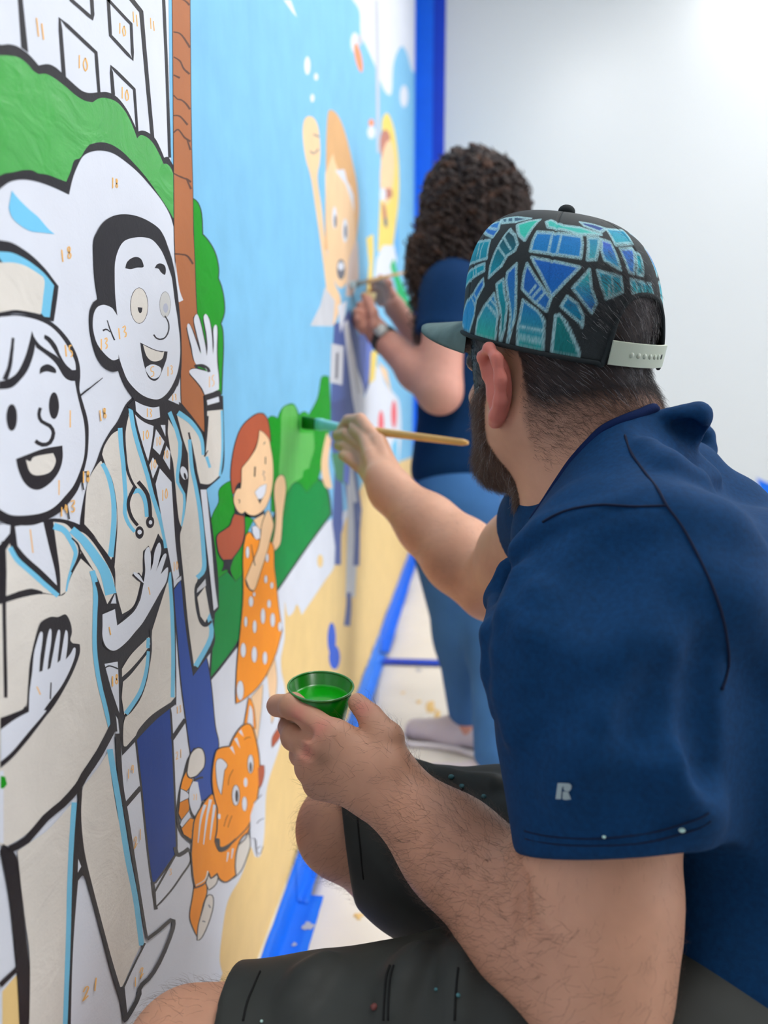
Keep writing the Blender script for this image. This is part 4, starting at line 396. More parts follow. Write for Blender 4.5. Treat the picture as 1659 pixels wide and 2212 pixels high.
7 K 1 3440,2084,3502,2057,3587,2022,3679,1990,3754,1962,3752,1964,3750,1951,3738,1934,3692,1914,3614,1894,3539,1886,3468,1889,3400,1904,3331,1932,3290,1934,3288,1910,3253,1900,3184,1902,3140,1908,3118,1919,3418,2116,3479,2090,3560,2058,3649,2028,3730,1999,3801,1937,3804,1912,3789,1890,3740,1869,3660,1848,3582,1840,3508,1843,3434,1860,3364,1889,3336,1891,3335,1866,3294,1854,3222,1856,3174,1862,3140,1878 
7 K 1 3394,2106,3369,2104,3334,2100,3295,2096,3260,2092,3225,2086,3190,2079,3160,2072,3139,2068,3412,2088,3387,2085,3352,2082,3312,2078,3276,2073,3242,2068,3207,2061,3176,2054,3156,2050 
7 K 1 2264,2798,2379,2780,2247,2827,2364,2804 
7 W 0 2312,3570,2363,3552,2332,3298,2283,3334 1111
7 GB 0 2344,3542,2369,3526,2376,3494,2356,3490,2338,3499 11111
7 K 0 2624,3970,2654,3998,2720,4000,2776,3984,2834,3978,2866,3936,2874,3894,2858,3866,2874,3846,2930,3824,2925,3784,2868,3731,2800,3690,2725,3654,2666,3634,2654,3632,2522,3594,2422,3573,2347,3569,2368,3742,2440,3728,2507,3718,2524,3730,2527,3716,2548,3804,2566,3870,2592,3920 100000001100000000110010000
7 K 1 2504,3718,2520,3709,2529,3703,2536,3698,2542,3692,2546,3684,2551,3678,2510,3724,2525,3714,2535,3707,2544,3700,2550,3692,2554,3684,2558,3678 
7 W 0 2576,3836,2594,3896,2620,3936,2644,3962,2660,3954,2653,3919,2634,3870,2620,3816,2642,3812,2666,3872,2689,3926,2709,3954,2722,3944,2714,3900,2690,3844,2677,3804,2697,3804,2726,3858,2748,3901,2770,3932,2784,3922,2775,3880,2758,3834,2750,3806,2772,3809,2796,3860,2812,3894,2827,3915,2840,3898,2834,3854,2813,3798,2852,3809,2878,3824,2894,3815,2880,3780,2830,3738,2766,3703,2694,3680,2636,3660,2646,3648,2526,3620,2424,3596,2350,3591,2363,3702,2456,3702,2536,3694,2547,3756,2562,3799 100000011000000110000001100000100000000000110100
7 K 1 2691,3748,2678,3686,2700,3744,2688,3682 
7 K 0 2498,5109,2626,5125,2706,5131,2788,5131,2852,5124,2918,5103,2985,5066,3036,5020,3062,4972,3064,4928,3051,4876,3060,4845,3082,4800,3103,4754,3110,4702,3094,4618,3067,4560,3004,4474,2936,4430,2846,4392,2753,4376,2656,4370,2557,4384,2466,4409,2416,4433 1000000000000000000000001
7 W 0 2497,5102,2550,5109,2626,5120,2704,5122,2776,5118,2840,5108,2894,5089,2948,5058,2992,5021,3025,4982,3030,4952,3016,4901,3029,4851,3048,4800,3069,4748,3076,4696,3068,4626,3042,4568,2968,4491,2889,4450,2803,4417,2713,4406,2610,4412,2524,4425,2471,4446,2421,4476 10000000001100000000000001
7 K 1 2591,5042,2588,5032,2584,5018,2578,5002,2573,4988,2568,4974,2562,4960,2556,4946,2549,4934,2541,4924,2532,4914,2524,4904,2518,4898,2608,5042,2606,5032,2602,5018,2599,5002,2594,4988,2590,4974,2586,4959,2580,4944,2574,4932,2566,4920,2558,4908,2551,4898,2546,4892 
7 K 0 2722,5076,2742,5042,2725,4996,2682,4938,2628,4898,2568,4869,2494,4862,2498,4889,2552,4898,2612,4924,2668,4982,2704,5040 110000110001
7 K 0 2723,5066,2766,5032,2838,5008,2888,4994,2938,4966,2984,4947,3030,4948,3021,4904,2978,4904,2932,4918,2878,4964,2826,4990,2743,5018 1000001100001
7 K 0 2806,5070,2845,5062,2887,5036,2912,5001,2950,4967,2998,4946,2948,4954,2894,4994,2842,5037,2802,5056 1000010001
7 K 0 2754,4921,2766,4947,2816,4961,2866,4948,2869,4930,2808,4934,2769,4927 1000000
7 K 0 2591,4766,2584,4742,2570,4725,2552,4720,2537,4726,2528,4744,2526,4767,2533,4790,2546,4806,2564,4812,2580,4806,2590,4789 000000000000
7 K 0 2881,4804,2872,4778,2856,4760,2837,4754,2819,4761,2808,4780,2806,4805,2814,4830,2830,4849,2849,4856,2867,4850,2878,4830 000000000000
7 K 1 2736,4800,2728,4790,2721,4774,2724,4758,2739,4743,2770,4732,2796,4723,2810,4712,2814,4701,2805,4685,2789,4672,2769,4667,2746,4668,2724,4674,2706,4683,2758,4796,2750,4786,2745,4774,2748,4762,2757,4752,2782,4744,2815,4734,2834,4718,2841,4700,2830,4678,2808,4660,2774,4652,2740,4653,2708,4662,2689,4672 
7 K 0 2566,4620,2636,4630,2752,4645,2888,4649,2885,4600,2854,4553,2792,4516,2713,4496,2651,4505,2604,4536,2576,4581 10010000000
7 CR 0 2628,4613,2658,4605,2686,4620,2816,4624,2832,4592,2797,4558,2740,4548,2678,4552,2644,4572 100100000
7 K 0 2528,5357,2582,5365,2637,5368,2702,5359,2771,5342,2842,5314,2894,5285,2931,5264,2913,5209,2880,5126,2798,5126,2696,5132,2618,5127,2551,5111,2496,5096 100000010100001
7 L 0 2524,5319,2577,5328,2632,5334,2699,5329,2768,5316,2834,5296,2898,5262,2875,5204,2852,5138,2812,5136,2790,5148 10000010111
7 CR 0 2519,5282,2573,5292,2638,5302,2706,5303,2766,5294,2822,5282,2830,5262,2813,5208,2796,5155,2787,5142,2717,5143,2628,5140,2553,5126,2498,5114 10000100010001
7 K 1 3058,4842,3076,4849,3102,4859,3129,4869,3147,4876,3170,4885,3204,4898,3240,4912,3264,4922,3050,4848,3068,4854,3094,4864,3122,4874,3141,4880,3164,4888,3200,4902,3236,4914,3260,4924 
7 K 1 3024,4528,3084,4524,3024,4534,3084,4530 
7 K 1 3028,4518,3028,4510,3028,4500,3028,4488,3028,4478,3030,4470,3032,4462,3034,4456,3038,4517,3038,4510,3038,4499,3038,4488,3039,4478,3040,4470,3042,4462,3045,4456 
7 K 1 2892,4414,2903,4352,2902,4414,2914,4352 
4 K 2 5447,2592,5542,2585,5680,2576,5768,2574,5747,2536,5724,2474,5696,2410,5660,2346,5618,2282,5580,2228,5550,2192,5526,2168,5524,2147,5522,2170,5507,2216,5496,2266,5494,2329,5496,2398,5497,2447,5482,2491,5462,2550,5424,2602,5524,2596,5661,2588,5782,2575,5774,2526,5750,2463,5722,2398,5685,2334,5642,2270,5606,2216,5575,2180,5550,2154,5518,2142,5498,2181,5483,2226,5472,2276,5470,2340,5471,2408,5472,2456,5458,2500,5438,2558 
4 SK 0 5436,2597,5776,2574,5709,2404,5593,2222,5521,2144,5484,2272,5484,2452 1100101
4 K 2 5914,2589,5990,2608,6099,2637,6164,2662,6171,2610,6197,2525,6211,2450,6204,2400,6185,2362,6161,2319,6130,2261,6095,2200,6070,2157,6050,2152,6022,2144,6028,2126,6020,2187,6010,2272,6002,2334,5975,2410,5940,2515,5886,2600,5964,2620,6072,2650,6168,2668,6201,2600,6228,2514,6242,2438,6235,2388,6215,2349,6191,2306,6160,2248,6124,2186,6099,2144,6078,2137,6048,2129,6000,2136,5992,2198,5981,2283,5973,2344,5947,2420,5912,2524 
4 SK 0 5900,2594,6166,2664,6226,2444,6176,2313,6084,2150,6014,2131,5987,2339 1100111
4 W 0 5808,2544,5918,2588,5970,2346,6007,2134,5977,1999,5740,1966,5612,2064,5701,2314 11011111
4 K 2 6374,2066,6428,2051,6514,2028,6556,2021,6554,1991,6552,1945,6522,1910,6447,1897,6346,1894,6248,1898,6152,1906,6060,1918,6012,1922,6023,1938,6026,1972,6048,1996,6105,2000,6184,1994,6244,1988,6282,2012,6336,2044,6344,2082,6412,2065,6498,2042,6584,2014,6588,1977,6586,1930,6555,1894,6477,1880,6374,1878,6274,1881,6177,1890,6083,1903,6004,1918,5994,1952,5998,1986,6020,2010,6080,2015,6159,2009,6215,2004,6252,2026,6304,2058 
4 RB 0 6359,2074,6570,2018,6538,1902,6261,1889,6008,1920,6034,2003,6229,1996 1100101
4 K 2 5582,1974,5622,1952,5694,1913,5740,1890,5738,1876,5739,1850,5730,1826,5712,1805,5684,1786,5642,1778,5572,1784,5490,1798,5452,1799,5471,1824,5494,1862,5511,1890,5532,1915,5562,1950,5560,1988,5624,1958,5698,1920,5760,1886,5765,1863,5766,1836,5758,1812,5738,1790,5708,1772,5664,1762,5592,1768,5509,1784,5432,1806,5446,1837,5470,1876,5486,1904,5508,1929,5538,1963 
4 RB 0 5572,1982,5750,1888,5744,1818,5653,1770,5442,1802,5498,1898 110011
4 K 2 5146,4038,5197,4028,5286,4012,5332,4006,5331,3976,5332,3928,5326,3886,5308,3856,5284,3832,5252,3812,5210,3796,5162,3785,5118,3776,5076,3767,5039,3760,5022,3756,4979,3764,4910,3776,4871,3782,4860,3790,4832,3809,4808,3828,4791,3848,4778,3870,4770,3893,4763,3916,4762,3939,4774,3954,4808,3960,4863,3962,4918,3964,4965,3966,5010,3968,5050,3974,5078,3988,5096,4003,5108,4014,5123,4021,5145,4032,5130,4055,5205,4042,5294,4026,5382,4007,5387,3968,5388,3919,5382,3875,5363,3844,5336,3818,5302,3796,5256,3780,5205,3768,5158,3758,5116,3750,5078,3742,5042,3738,4983,3748,4914,3760,4856,3770,4823,3789,4792,3808,4766,3830,4748,3853,4734,3876,4726,3899,4719,3923,4718,3948,4734,3968,4780,3976,4840,3978,4894,3980,4938,3982,4979,3985,5010,3990,5032,4000,5048,4014,5060,4026,5077,4034,5099,4045 
4 RB 0 5138,4046,5357,4006,5354,3880,5276,3804,5138,3766,5032,3747,4863,3776,4786,3830,4748,3896,4754,3961,4906,3972,5030,3982,5084,4020 1100011000001
4 K 0 4864,3780,5032,3748,5138,3766,5029,3710,5012,3667,5094,3578,4952,3688,4810,3712,4860,3739 111001011
4 K 2 5120,4192,5124,4218,5110,4266,5104,4310,5110,4348,5125,4385,5145,4421,5169,4458,5198,4495,5233,4530,5274,4564,5322,4596,5374,4624,5434,4646,5502,4664,5574,4680,5655,4696,5741,4708,5816,4716,5874,4717,5926,4714,5955,4712,5980,4704,6022,4690,6058,4672,6084,4646,6104,4614,6120,4582,6129,4549,6134,4516,6138,4494,6172,4504,6134,4520,6080,4537,6000,4558,5909,4580,5822,4598,5792,4576,5780,4553,5762,4530,5736,4510,5704,4490,5664,4470,5618,4448,5565,4426,5510,4406,5448,4390,5383,4374,5336,4364,5323,4353,5310,4341,5301,4332,5299,4308,5296,4276,5295,4254,5236,4236,5153,4210,5104,4180,5080,4222,5065,4269,5059,4314,5066,4353,5080,4390,5100,4426,5124,4464,5153,4501,5188,4536,5230,4570,5278,4604,5332,4632,5396,4656,5466,4676,5542,4692,5625,4708,5715,4722,5799,4730,5874,4732,5938,4729,5988,4725,6027,4714,6074,4698,6118,4676,6146,4648,6168,4614,6184,4582,6194,4547,6198,4513,6200,4486,6118,4497,6084,4512,6036,4527,5960,4548,5872,4570,5832,4582,5849,4572,5837,4548,5818,4524,5790,4503,5756,4482,5714,4460,5666,4438,5611,4416,5553,4395,5487,4377,5420,4362,5376,4352,5371,4346,5358,4334,5350,4326,5348,4303,5345,4270,5341,4244,5275,4224,5191,4198 
4 RB 0 5112,4186,5082,4312,5122,4424,5210,4534,5354,4628,5558,4686,5807,4723,5972,4718,6088,4674,6152,4582,6169,4490,6058,4532,5828,4590,5790,4528,5690,4465,5532,4401,5356,4358,5326,4328,5318,4250 1000000100101000111
4 K 0 5152,4197,5182,4232,5264,4252,5316,4234,5313,4194,5206,4202 100111
4 K 0 5135,4152,5138,4043,5378,3991,5410,4028,5906,3974,5937,3934,5673,3938,5492,3970 11111111
4 K 2 5845,4594,5860,4588,5903,4580,5950,4570,6000,4554,6054,4535,6097,4515,6120,4498,6131,4480,6144,4455,6166,4422,6190,4383,6208,4341,6216,4296,6220,4248,6214,4202,6200,4161,6178,4123,6150,4090,6116,4060,6078,4034,6036,4012,5994,3994,5950,3980,5896,3969,5824,3962,5744,3960,5672,3962,5608,3968,5550,3979,5499,3991,5456,4004,5420,4020,5388,4032,5358,4030,5326,4027,5298,4029,5268,4037,5233,4050,5202,4067,5172,4089,5146,4114,5131,4138,5134,4158,5149,4176,5167,4190,5184,4200,5204,4205,5222,4208,5277,4202,5309,4212,5320,4228,5329,4248,5334,4274,5337,4304,5342,4327,5344,4338,5364,4349,5410,4362,5474,4376,5540,4394,5606,4414,5674,4438,5732,4461,5772,4488,5800,4515,5819,4534,5828,4552,5839,4577,5824,4598,5872,4594,5918,4586,5968,4574,6020,4558,6077,4538,6122,4517,6148,4498,6160,4479,6173,4454,6195,4422,6219,4382,6237,4340,6246,4294,6249,4245,6244,4199,6229,4158,6206,4119,6178,4084,6144,4054,6104,4028,6062,4006,6018,3988,5972,3972,5915,3962,5840,3955,5757,3952,5678,3954,5608,3962,5544,3974,5489,3986,5442,4001,5404,4017,5386,4026,5372,4023,5336,4020,5296,4022,5256,4033,5218,4048,5184,4066,5152,4089,5126,4116,5111,4140,5114,4161,5130,4180,5148,4194,5166,4205,5190,4211,5217,4214,5268,4210,5289,4216,5298,4232,5307,4251,5312,4276,5316,4306,5320,4330,5322,4341,5346,4354,5394,4367,5457,4382,5522,4400,5587,4420,5654,4442,5709,4466,5748,4492,5776,4518,5794,4536,5802,4554,5814,4578 
4 SK 0 5834,4596,5958,4572,6110,4516,6158,4454,6222,4340,6229,4200,6164,4087,6048,4009,5906,3966,5675,3958,5494,3988,5388,4029,5297,4026,5192,4066,5121,4138,5157,4192,5220,4211,5292,4203,5318,4250,5331,4328,5356,4352,5532,4397,5720,4464,5806,4536 100000000001000001000001
4 K 1 5663,4330,5644,4256,5704,4326,5684,4252 
4 K 1 5980,4381,5971,4324,6014,4378,6005,4321 
4 K 1 5962,4478,6006,4498,5938,4482,5981,4502 
4 GK 1 5894,4275,5930,4266,5955,4258,5925,4258,5886,4252,5918,4235,5938,4226,5952,4210,5938,4196,5904,4278,5942,4270,5975,4256,5936,4252,5906,4250,5934,4236,5958,4226,5972,4208,5958,4192 
4 K 0 5734,4078,5915,4078,5794,4027 111
4 K 2 5668,4136,5706,4142,5766,4152,5826,4160,5891,4161,5959,4160,5998,4160,5989,4146,5978,4122,5960,4102,5937,4088,5908,4076,5874,4069,5834,4066,5791,4068,5754,4076,5720,4094,5688,4119,5652,4138,5695,4146,5755,4156,5818,4164,5884,4166,5954,4165,6012,4162,6006,4144,5994,4120,5977,4099,5952,4084,5922,4072,5886,4064,5842,4062,5792,4064,5744,4074,5706,4094,5674,4119 
4 W 0 5660,4137,5822,4162,6005,4162,5968,4100,5880,4067,5750,4074 101000
4 K 1 5222,4131,5250,4130,5252,4118,5241,4108,5219,4136,5264,4132,5270,4115,5259,4104 
4 K 2 6275,4074,6287,4102,6308,4129,6338,4150,6382,4166,6438,4177,6488,4180,6527,4178,6567,4168,6603,4152,6630,4126,6650,4092,6657,4059,6650,4030,6631,4000,6607,3966,6577,3924,6542,3878,6512,3830,6492,3783,6477,3734,6460,3691,6444,3653,6426,3620,6393,3596,6326,3584,6242,3581,6193,3578,6190,3587,6162,3608,6142,3620,6176,3646,6224,3682,6264,3724,6290,3767,6306,3814,6314,3860,6310,3906,6296,3948,6286,3978,6280,4004,6274,4040,6238,4078,6250,4108,6270,4135,6302,4158,6350,4174,6411,4186,6473,4191,6537,4186,6596,4172,6642,4152,6672,4124,6692,4090,6700,4054,6692,4024,6673,3994,6648,3960,6618,3918,6584,3870,6554,3824,6533,3776,6518,3727,6500,3684,6484,3645,6466,3612,6430,3586,6356,3573,6268,3569,6196,3568,6157,3590,6128,3610,6106,3628,6140,3654,6188,3691,6227,3732,6252,3774,6268,3820,6276,3866,6272,3910,6258,3953,6248,3982,6242,4008,6236,4044 
4 SK 0 6256,4076,6320,4154,6480,4186,6622,4152,6678,4057,6628,3963,6533,3827,6480,3688,6411,3592,6194,3573,6124,3624,6246,3728,6296,3862,6267,3980 00000000011001
4 K 2 5411,3843,5432,3846,5464,3852,5484,3852,5508,3840,5545,3816,5592,3792,5658,3770,5728,3752,5795,3737,5838,3748,5884,3764,5890,3776,5952,3741,6057,3684,6138,3634,6166,3604,6170,3581,6169,3554,6170,3523,6166,3489,6168,3450,6180,3406,6200,3357,6220,3300,6240,3230,6264,3150,6290,3070,6328,2982,6370,2892,6400,2830,6346,2794,6266,2744,6182,2701,6099,2674,6011,2654,5918,2638,5819,2628,5716,2622,5611,2623,5498,2632,5384,2648,5280,2664,5183,2682,5096,2702,5058,2706,5064,2732,5067,2779,5075,2832,5090,2890,5110,2954,5133,3017,5160,3076,5190,3136,5218,3196,5248,3258,5276,3322,5298,3382,5310,3438,5317,3492,5322,3543,5323,3592,5322,3638,5326,3680,5335,3720,5348,3758,5358,3783,5374,3800,5396,3826,5374,3854,5402,3860,5440,3866,5496,3861,5542,3841,5580,3817,5620,3796,5675,3778,5741,3762,5773,3752,5798,3762,5844,3776,5906,3786,5992,3742,6099,3684,6184,3631,6217,3596,6222,3571,6222,3544,6222,3512,6218,3478,6220,3440,6233,3396,6252,3346,6273,3288,6294,3218,6318,3138,6345,3057,6383,2968,6426,2878,6457,2812,6400,2774,6319,2723,6233,2680,6147,2652,6056,2632,5960,2617,5859,2606,5754,2600,5644,2602,5528,2612,5409,2628,5302,2646,5202,2664,5113,2685,5030,2709,5028,2746,5031,2793,5039,2846,5054,2904,5074,2967,5096,3030,5123,3090,5152,3149,5181,3208,5210,3270,5238,3333,5260,3393,5272,3449,5278,3502,5282,3552,5284,3600,5284,3646,5287,3688,5296,3728,5310,3766,5319,3792,5335,3810,5357,3834 
4 O 0 5392,3848,5490,3856,5606,3794,5784,3744,5898,3781,6160,3632,6195,3550,6194,3445,6246,3294,6318,3064,6428,2821,6208,2690,5939,2628,5628,2612,5291,2654,5044,2707,5057,2838,5114,3024,5200,3202,5278,3388,5302,3548,5306,3684,5338,3788 10011000001000010000001
4 K 2 5612,3930,5694,3930,5816,3930,5898,3933,5900,3905,5910,3862,5901,3832,5860,3826,5802,3831,5766,3834,5721,3862,5658,3903,5595,3934,5685,3935,5806,3936,5908,3936,5921,3902,5930,3860,5920,3828,5872,3820,5806,3825,5754,3832,5705,3862,5642,3902 
4 SK 0 5604,3932,5902,3934,5910,3830,5760,3832 1101
4 K 2 5571,3882,5595,3880,5639,3876,5664,3876,5686,3864,5726,3846,5754,3826,5764,3804,5764,3781,5765,3765,5740,3767,5698,3770,5666,3776,5634,3793,5603,3817,5582,3834,5580,3848,5575,3869,5549,3889,5588,3888,5632,3884,5672,3881,5706,3866,5746,3846,5778,3824,5790,3800,5790,3776,5789,3758,5750,3759,5702,3762,5652,3772,5613,3793,5581,3818,5559,3836,5556,3852,5551,3872 
4 W 0 5560,3886,5668,3878,5766,3826,5777,3762,5658,3774,5570,3834 110101
4 K 2 5918,3890,5952,3906,5990,3922,6024,3932,6032,3936,6060,3926,6092,3902,6130,3866,6158,3834,6173,3816,6178,3804,6172,3788,6150,3766,6115,3741,6074,3712,6028,3677,5977,3639,5922,3602,5864,3568,5802,3536,5745,3505,5695,3474,5649,3444,5609,3422,5574,3410,5544,3406,5539,3401,5504,3418,5446,3446,5403,3471,5386,3493,5379,3514,5375,3528,5414,3546,5473,3572,5536,3600,5602,3626,5674,3654,5732,3682,5768,3708,5789,3732,5806,3758,5821,3786,5832,3814,5846,3840,5866,3859,5890,3875,5880,3900,5915,3916,5954,3932,5990,3943,6032,3946,6094,3928,6132,3900,6171,3863,6200,3831,6217,3812,6223,3797,6216,3779,6192,3756,6157,3730,6116,3702,6069,3667,6017,3628,5962,3592,5902,3557,5840,3524,5782,3494,5732,3462,5685,3432,5644,3410,5606,3398,5573,3392,5535,3392,5482,3416,5421,3445,5373,3474,5352,3498,5345,3521,5342,3538,5383,3556,5441,3583,5503,3610,5570,3638,5640,3665,5697,3692,5731,3717,5751,3741,5768,3766,5782,3794,5793,3822,5808,3848,5828,3868,5852,3884 
4 SK 0 5899,3894,6007,3938,6077,3928,6179,3833,6194,3784,6094,3706,5942,3597,5764,3499,5626,3416,5537,3396,5388,3472,5358,3533,5519,3605,5714,3687,5787,3762,5827,3844 0000000001010000
4 K 1 5509,3760,5515,3746,5524,3724,5534,3700,5545,3676,5558,3651,5572,3622,5586,3597,5596,3580,5527,3758,5534,3742,5544,3722,5555,3697,5568,3673,5582,3648,5598,3619,5612,3593,5623,3575 
4 K 1 5331,3528,5348,3510,5371,3485,5399,3458,5428,3435,5464,3418,5504,3404,5536,3394,5368,3523,5384,3506,5407,3480,5434,3454,5458,3434,5484,3422,5512,3412,5542,3404 
4 K 2 5527,3318,5524,3308,5518,3301,5496,3293,5474,3295,5454,3304,5435,3323,5430,3334,5430,3344,5432,3352,5438,3360,5460,3368,5481,3366,5502,3357,5522,3338,5526,3328,5548,3312,5545,3302,5538,3294,5513,3285,5474,3289,5437,3306,5416,3326,5410,3338,5410,3349,5412,3358,5420,3366,5444,3376,5482,3372,5520,3356,5542,3335,5547,3323 
4 W 0 5538,3315,5528,3298,5504,3289,5474,3292,5446,3305,5426,3325,5420,3346,5429,3363,5452,3372,5482,3370,5510,3356,5532,3336 000000000000
4 K 2 5358,3210,5356,3200,5352,3193,5338,3184,5319,3186,5308,3198,5300,3218,5299,3227,5302,3236,5306,3244,5320,3253,5338,3250,5350,3239,5358,3220,5378,3204,5376,3194,5371,3186,5353,3176,5311,3184,5289,3202,5280,3222,5280,3233,5282,3242,5287,3250,5304,3261,5346,3254,5368,3236,5378,3215 
4 W 0 5368,3207,5361,3190,5346,3180,5325,3180,5306,3192,5293,3210,5290,3230,5296,3248,5312,3257,5332,3256,5352,3246,5364,3228 000000000000
4 K 2 5602,3099,5598,3087,5592,3077,5584,3070,5565,3065,5539,3076,5524,3098,5520,3111,5519,3124,5522,3135,5528,3145,5536,3152,5554,3158,5581,3146,5597,3124,5601,3112,5624,3092,5620,3080,5614,3070,5604,3062,5574,3056,5522,3078,5502,3104,5498,3117,5498,3130,5501,3142,5507,3152,5517,3160,5546,3166,5598,3144,5618,3120,5622,3106 
4 W 0 5612,3096,5603,3074,5582,3062,5556,3063,5530,3078,5513,3101,5508,3126,5518,3148,5538,3160,5564,3160,5590,3146,5608,3122 000000000000
4 K 2 5858,3110,5855,3095,5848,3082,5836,3073,5824,3068,5802,3067,5780,3080,5770,3092,5761,3108,5756,3124,5756,3140,5759,3154,5766,3166,5777,3176,5789,3182,5812,3182,5833,3170,5844,3158,5852,3142,5858,3126,5882,3103,5878,3088,5870,3074,5859,3064,5843,3058,5801,3061,5761,3082,5748,3097,5738,3113,5734,3130,5732,3146,5736,3161,5744,3174,5755,3184,5770,3190,5812,3188,5853,3168,5866,3153,5876,3137,5882,3120 
4 W 0 5870,3106,5859,3078,5834,3063,5801,3064,5770,3082,5750,3110,5744,3142,5755,3170,5780,3186,5812,3186,5843,3168,5864,3140 000000000000
4 K 2 6044,3162,6036,3148,6020,3142,5992,3146,5976,3158,5964,3174,5966,3191,5980,3202,5996,3204,6024,3194,6039,3180,6070,3155,6061,3140,6036,3132,5984,3142,5953,3161,5940,3180,5942,3198,5958,3210,5990,3212,6042,3194,6064,3174 
4 W 0 6058,3158,6048,3144,6028,3136,6001,3140,5975,3151,5956,3168,5951,3186,5960,3201,5980,3208,6006,3206,6033,3194,6052,3177 000000000000
4 K 2 6172,2986,6168,2972,6160,2960,6148,2952,6134,2948,6106,2949,6080,2964,6068,2976,6058,2990,6052,3006,6051,3022,6055,3036,6063,3048,6075,3056,6089,3060,6116,3060,6142,3046,6154,3033,6165,3018,6171,3002,6198,2979,6194,2964,6186,2952,6172,2943,6154,2938,6106,2942,6060,2966,6044,2981,6034,2996,6028,3013,6026,3029,6030,3044,6038,3056,6052,3064,6069,3070,6116,3066,6163,3044,6180,3028,6191,3012,6197,2996 
4 W 0 6186,2983,6173,2956,6144,2942,6106,2946,6070,2964,6046,2994,6038,3026,6050,3052,6079,3065,6116,3062,6152,3044,6178,3015 000000000000
4 K 2 5300,3012,5296,2999,5288,2988,5278,2982,5266,2978,5240,2980,5217,2994,5206,3006,5198,3019,5193,3034,5192,3047,5196,3060,5202,3070,5214,3077,5225,3080,5250,3079,5274,3065,5284,3054,5294,3040,5298,3026,5319,3005,5316,2992,5308,2981,5296,2974,5280,2969,5240,2974,5202,2996,5188,3010,5180,3024,5174,3039,5174,3054,5177,3066,5184,3077,5196,3084,5211,3089,5250,3084,5289,3064,5303,3050,5312,3035,5318,3020 
4 W 0 5309,3008,5298,2985,5273,2974,5240,2978,5210,2995,5188,3022,5183,3050,5194,3074,5218,3085,5250,3082,5281,3064,5303,3038 000000000000
4 K 2 5592,2879,5588,2864,5580,2852,5567,2844,5554,2840,5526,2842,5500,2858,5488,2871,5479,2886,5474,2903,5472,2919,5476,2934,5484,2946,5496,2954,5510,2958,5536,2956,5562,2940,5574,2928,5584,2912,5590,2895,5614,2872,5609,2856,5600,2844,5588,2835,5570,2830,5526,2836,5484,2860,5468,2876,5458,2892,5453,2910,5452,2926,5456,2941,5464,2953,5476,2962,5493,2968,5537,2962,5580,2939,5596,2922,5606,2906,5612,2888 
4 W 0 5602,2875,5590,2848,5562,2834,5526,2839,5492,2859,5468,2890,5462,2922,5474,2950,5501,2963,5537,2960,5572,2940,5596,2909 000000000000
4 K 2 5890,2750,5887,2738,5880,2728,5869,2721,5846,2717,5810,2734,5791,2758,5786,2772,5786,2786,5788,2798,5796,2808,5806,2814,5829,2818,5864,2802,5884,2778,5889,2764,5914,2742,5911,2728,5903,2718,5890,2710,5854,2708,5792,2736,5768,2764,5763,2780,5762,2794,5766,2806,5773,2816,5785,2824,5821,2826,5883,2800,5908,2771,5913,2756 
4 W 0 5902,2746,5891,2722,5866,2712,5833,2716,5802,2735,5780,2762,5774,2790,5784,2812,5809,2822,5842,2818,5874,2801,5896,2774 000000000000
4 K 2 5216,2736,5212,2718,5202,2705,5188,2696,5172,2692,5156,2692,5122,2706,5108,2717,5093,2734,5082,2752,5076,2772,5075,2790,5080,2806,5088,2820,5102,2830,5118,2834,5134,2834,5168,2821,5182,2810,5198,2793,5209,2774,5215,2754,5236,2728,5231,2710,5221,2696,5206,2687,5188,2682,5162,2684,5114,2703,5092,2720,5076,2738,5064,2758,5058,2778,5057,2798,5062,2814,5071,2828,5085,2838,5103,2843,5128,2842,5176,2824,5199,2806,5216,2788,5228,2768,5234,2748 
4 W 0 5226,2732,5212,2700,5180,2686,5138,2694,5100,2718,5074,2756,5066,2794,5080,2824,5111,2838,5152,2832,5191,2808,5218,2771 000000000000
4 K 2 5950,3392,5942,3378,5928,3372,5907,3374,5895,3384,5885,3399,5886,3414,5898,3424,5912,3428,5932,3420,5945,3408,5974,3386,5966,3372,5946,3363,5898,3370,5872,3386,5862,3404,5863,3420,5876,3432,5904,3436,5950,3421,5968,3404 
4 W 0 5962,3389,5954,3375,5936,3368,5914,3368,5892,3378,5877,3393,5872,3410,5880,3424,5897,3431,5920,3430,5942,3421,5957,3406 000000000000
4 K 2 6138,3295,6131,3284,6120,3279,6090,3286,6080,3296,6076,3310,6082,3321,6093,3326,6124,3319,6133,3308,6164,3288,6156,3276,6133,3270,6076,3284,6056,3301,6050,3316,6058,3328,6080,3334,6138,3321,6158,3304 
4 W 0 6150,3292,6144,3280,6126,3274,6104,3276,6083,3286,6068,3298,6063,3313,6070,3324,6086,3330,6109,3328,6130,3320,6146,3306 000000000000
4 K 2 6412,2856,6410,2846,6392,2834,6372,2831,6338,2844,6320,2864,6313,2886,6316,2896,6333,2908,6354,2911,6387,2898,6406,2878,6441,2848,6438,2837,6418,2823,6380,2822,6318,2846,6292,2870,6286,2894,6289,2904,6308,2918,6345,2920,6408,2897,6434,2872 
4 W 0 6426,2852,6416,2834,6392,2826,6359,2830,6328,2845,6306,2867,6300,2890,6310,2908,6334,2916,6366,2912,6398,2898,6420,2876 000000000000
4 K 2 5452,3712,5449,3702,5444,3692,5436,3686,5422,3679,5402,3686,5389,3704,5386,3714,5386,3726,5388,3736,5393,3745,5400,3752,5415,3758,5435,3752,5448,3734,5451,3724,5472,3708,5469,3697,5464,3688,5456,3680,5430,3672,5385,3686,5370,3706,5366,3718,5366,3729,5368,3740,5374,3750,5382,3758,5407,3766,5452,3752,5468,3732,5472,3720 
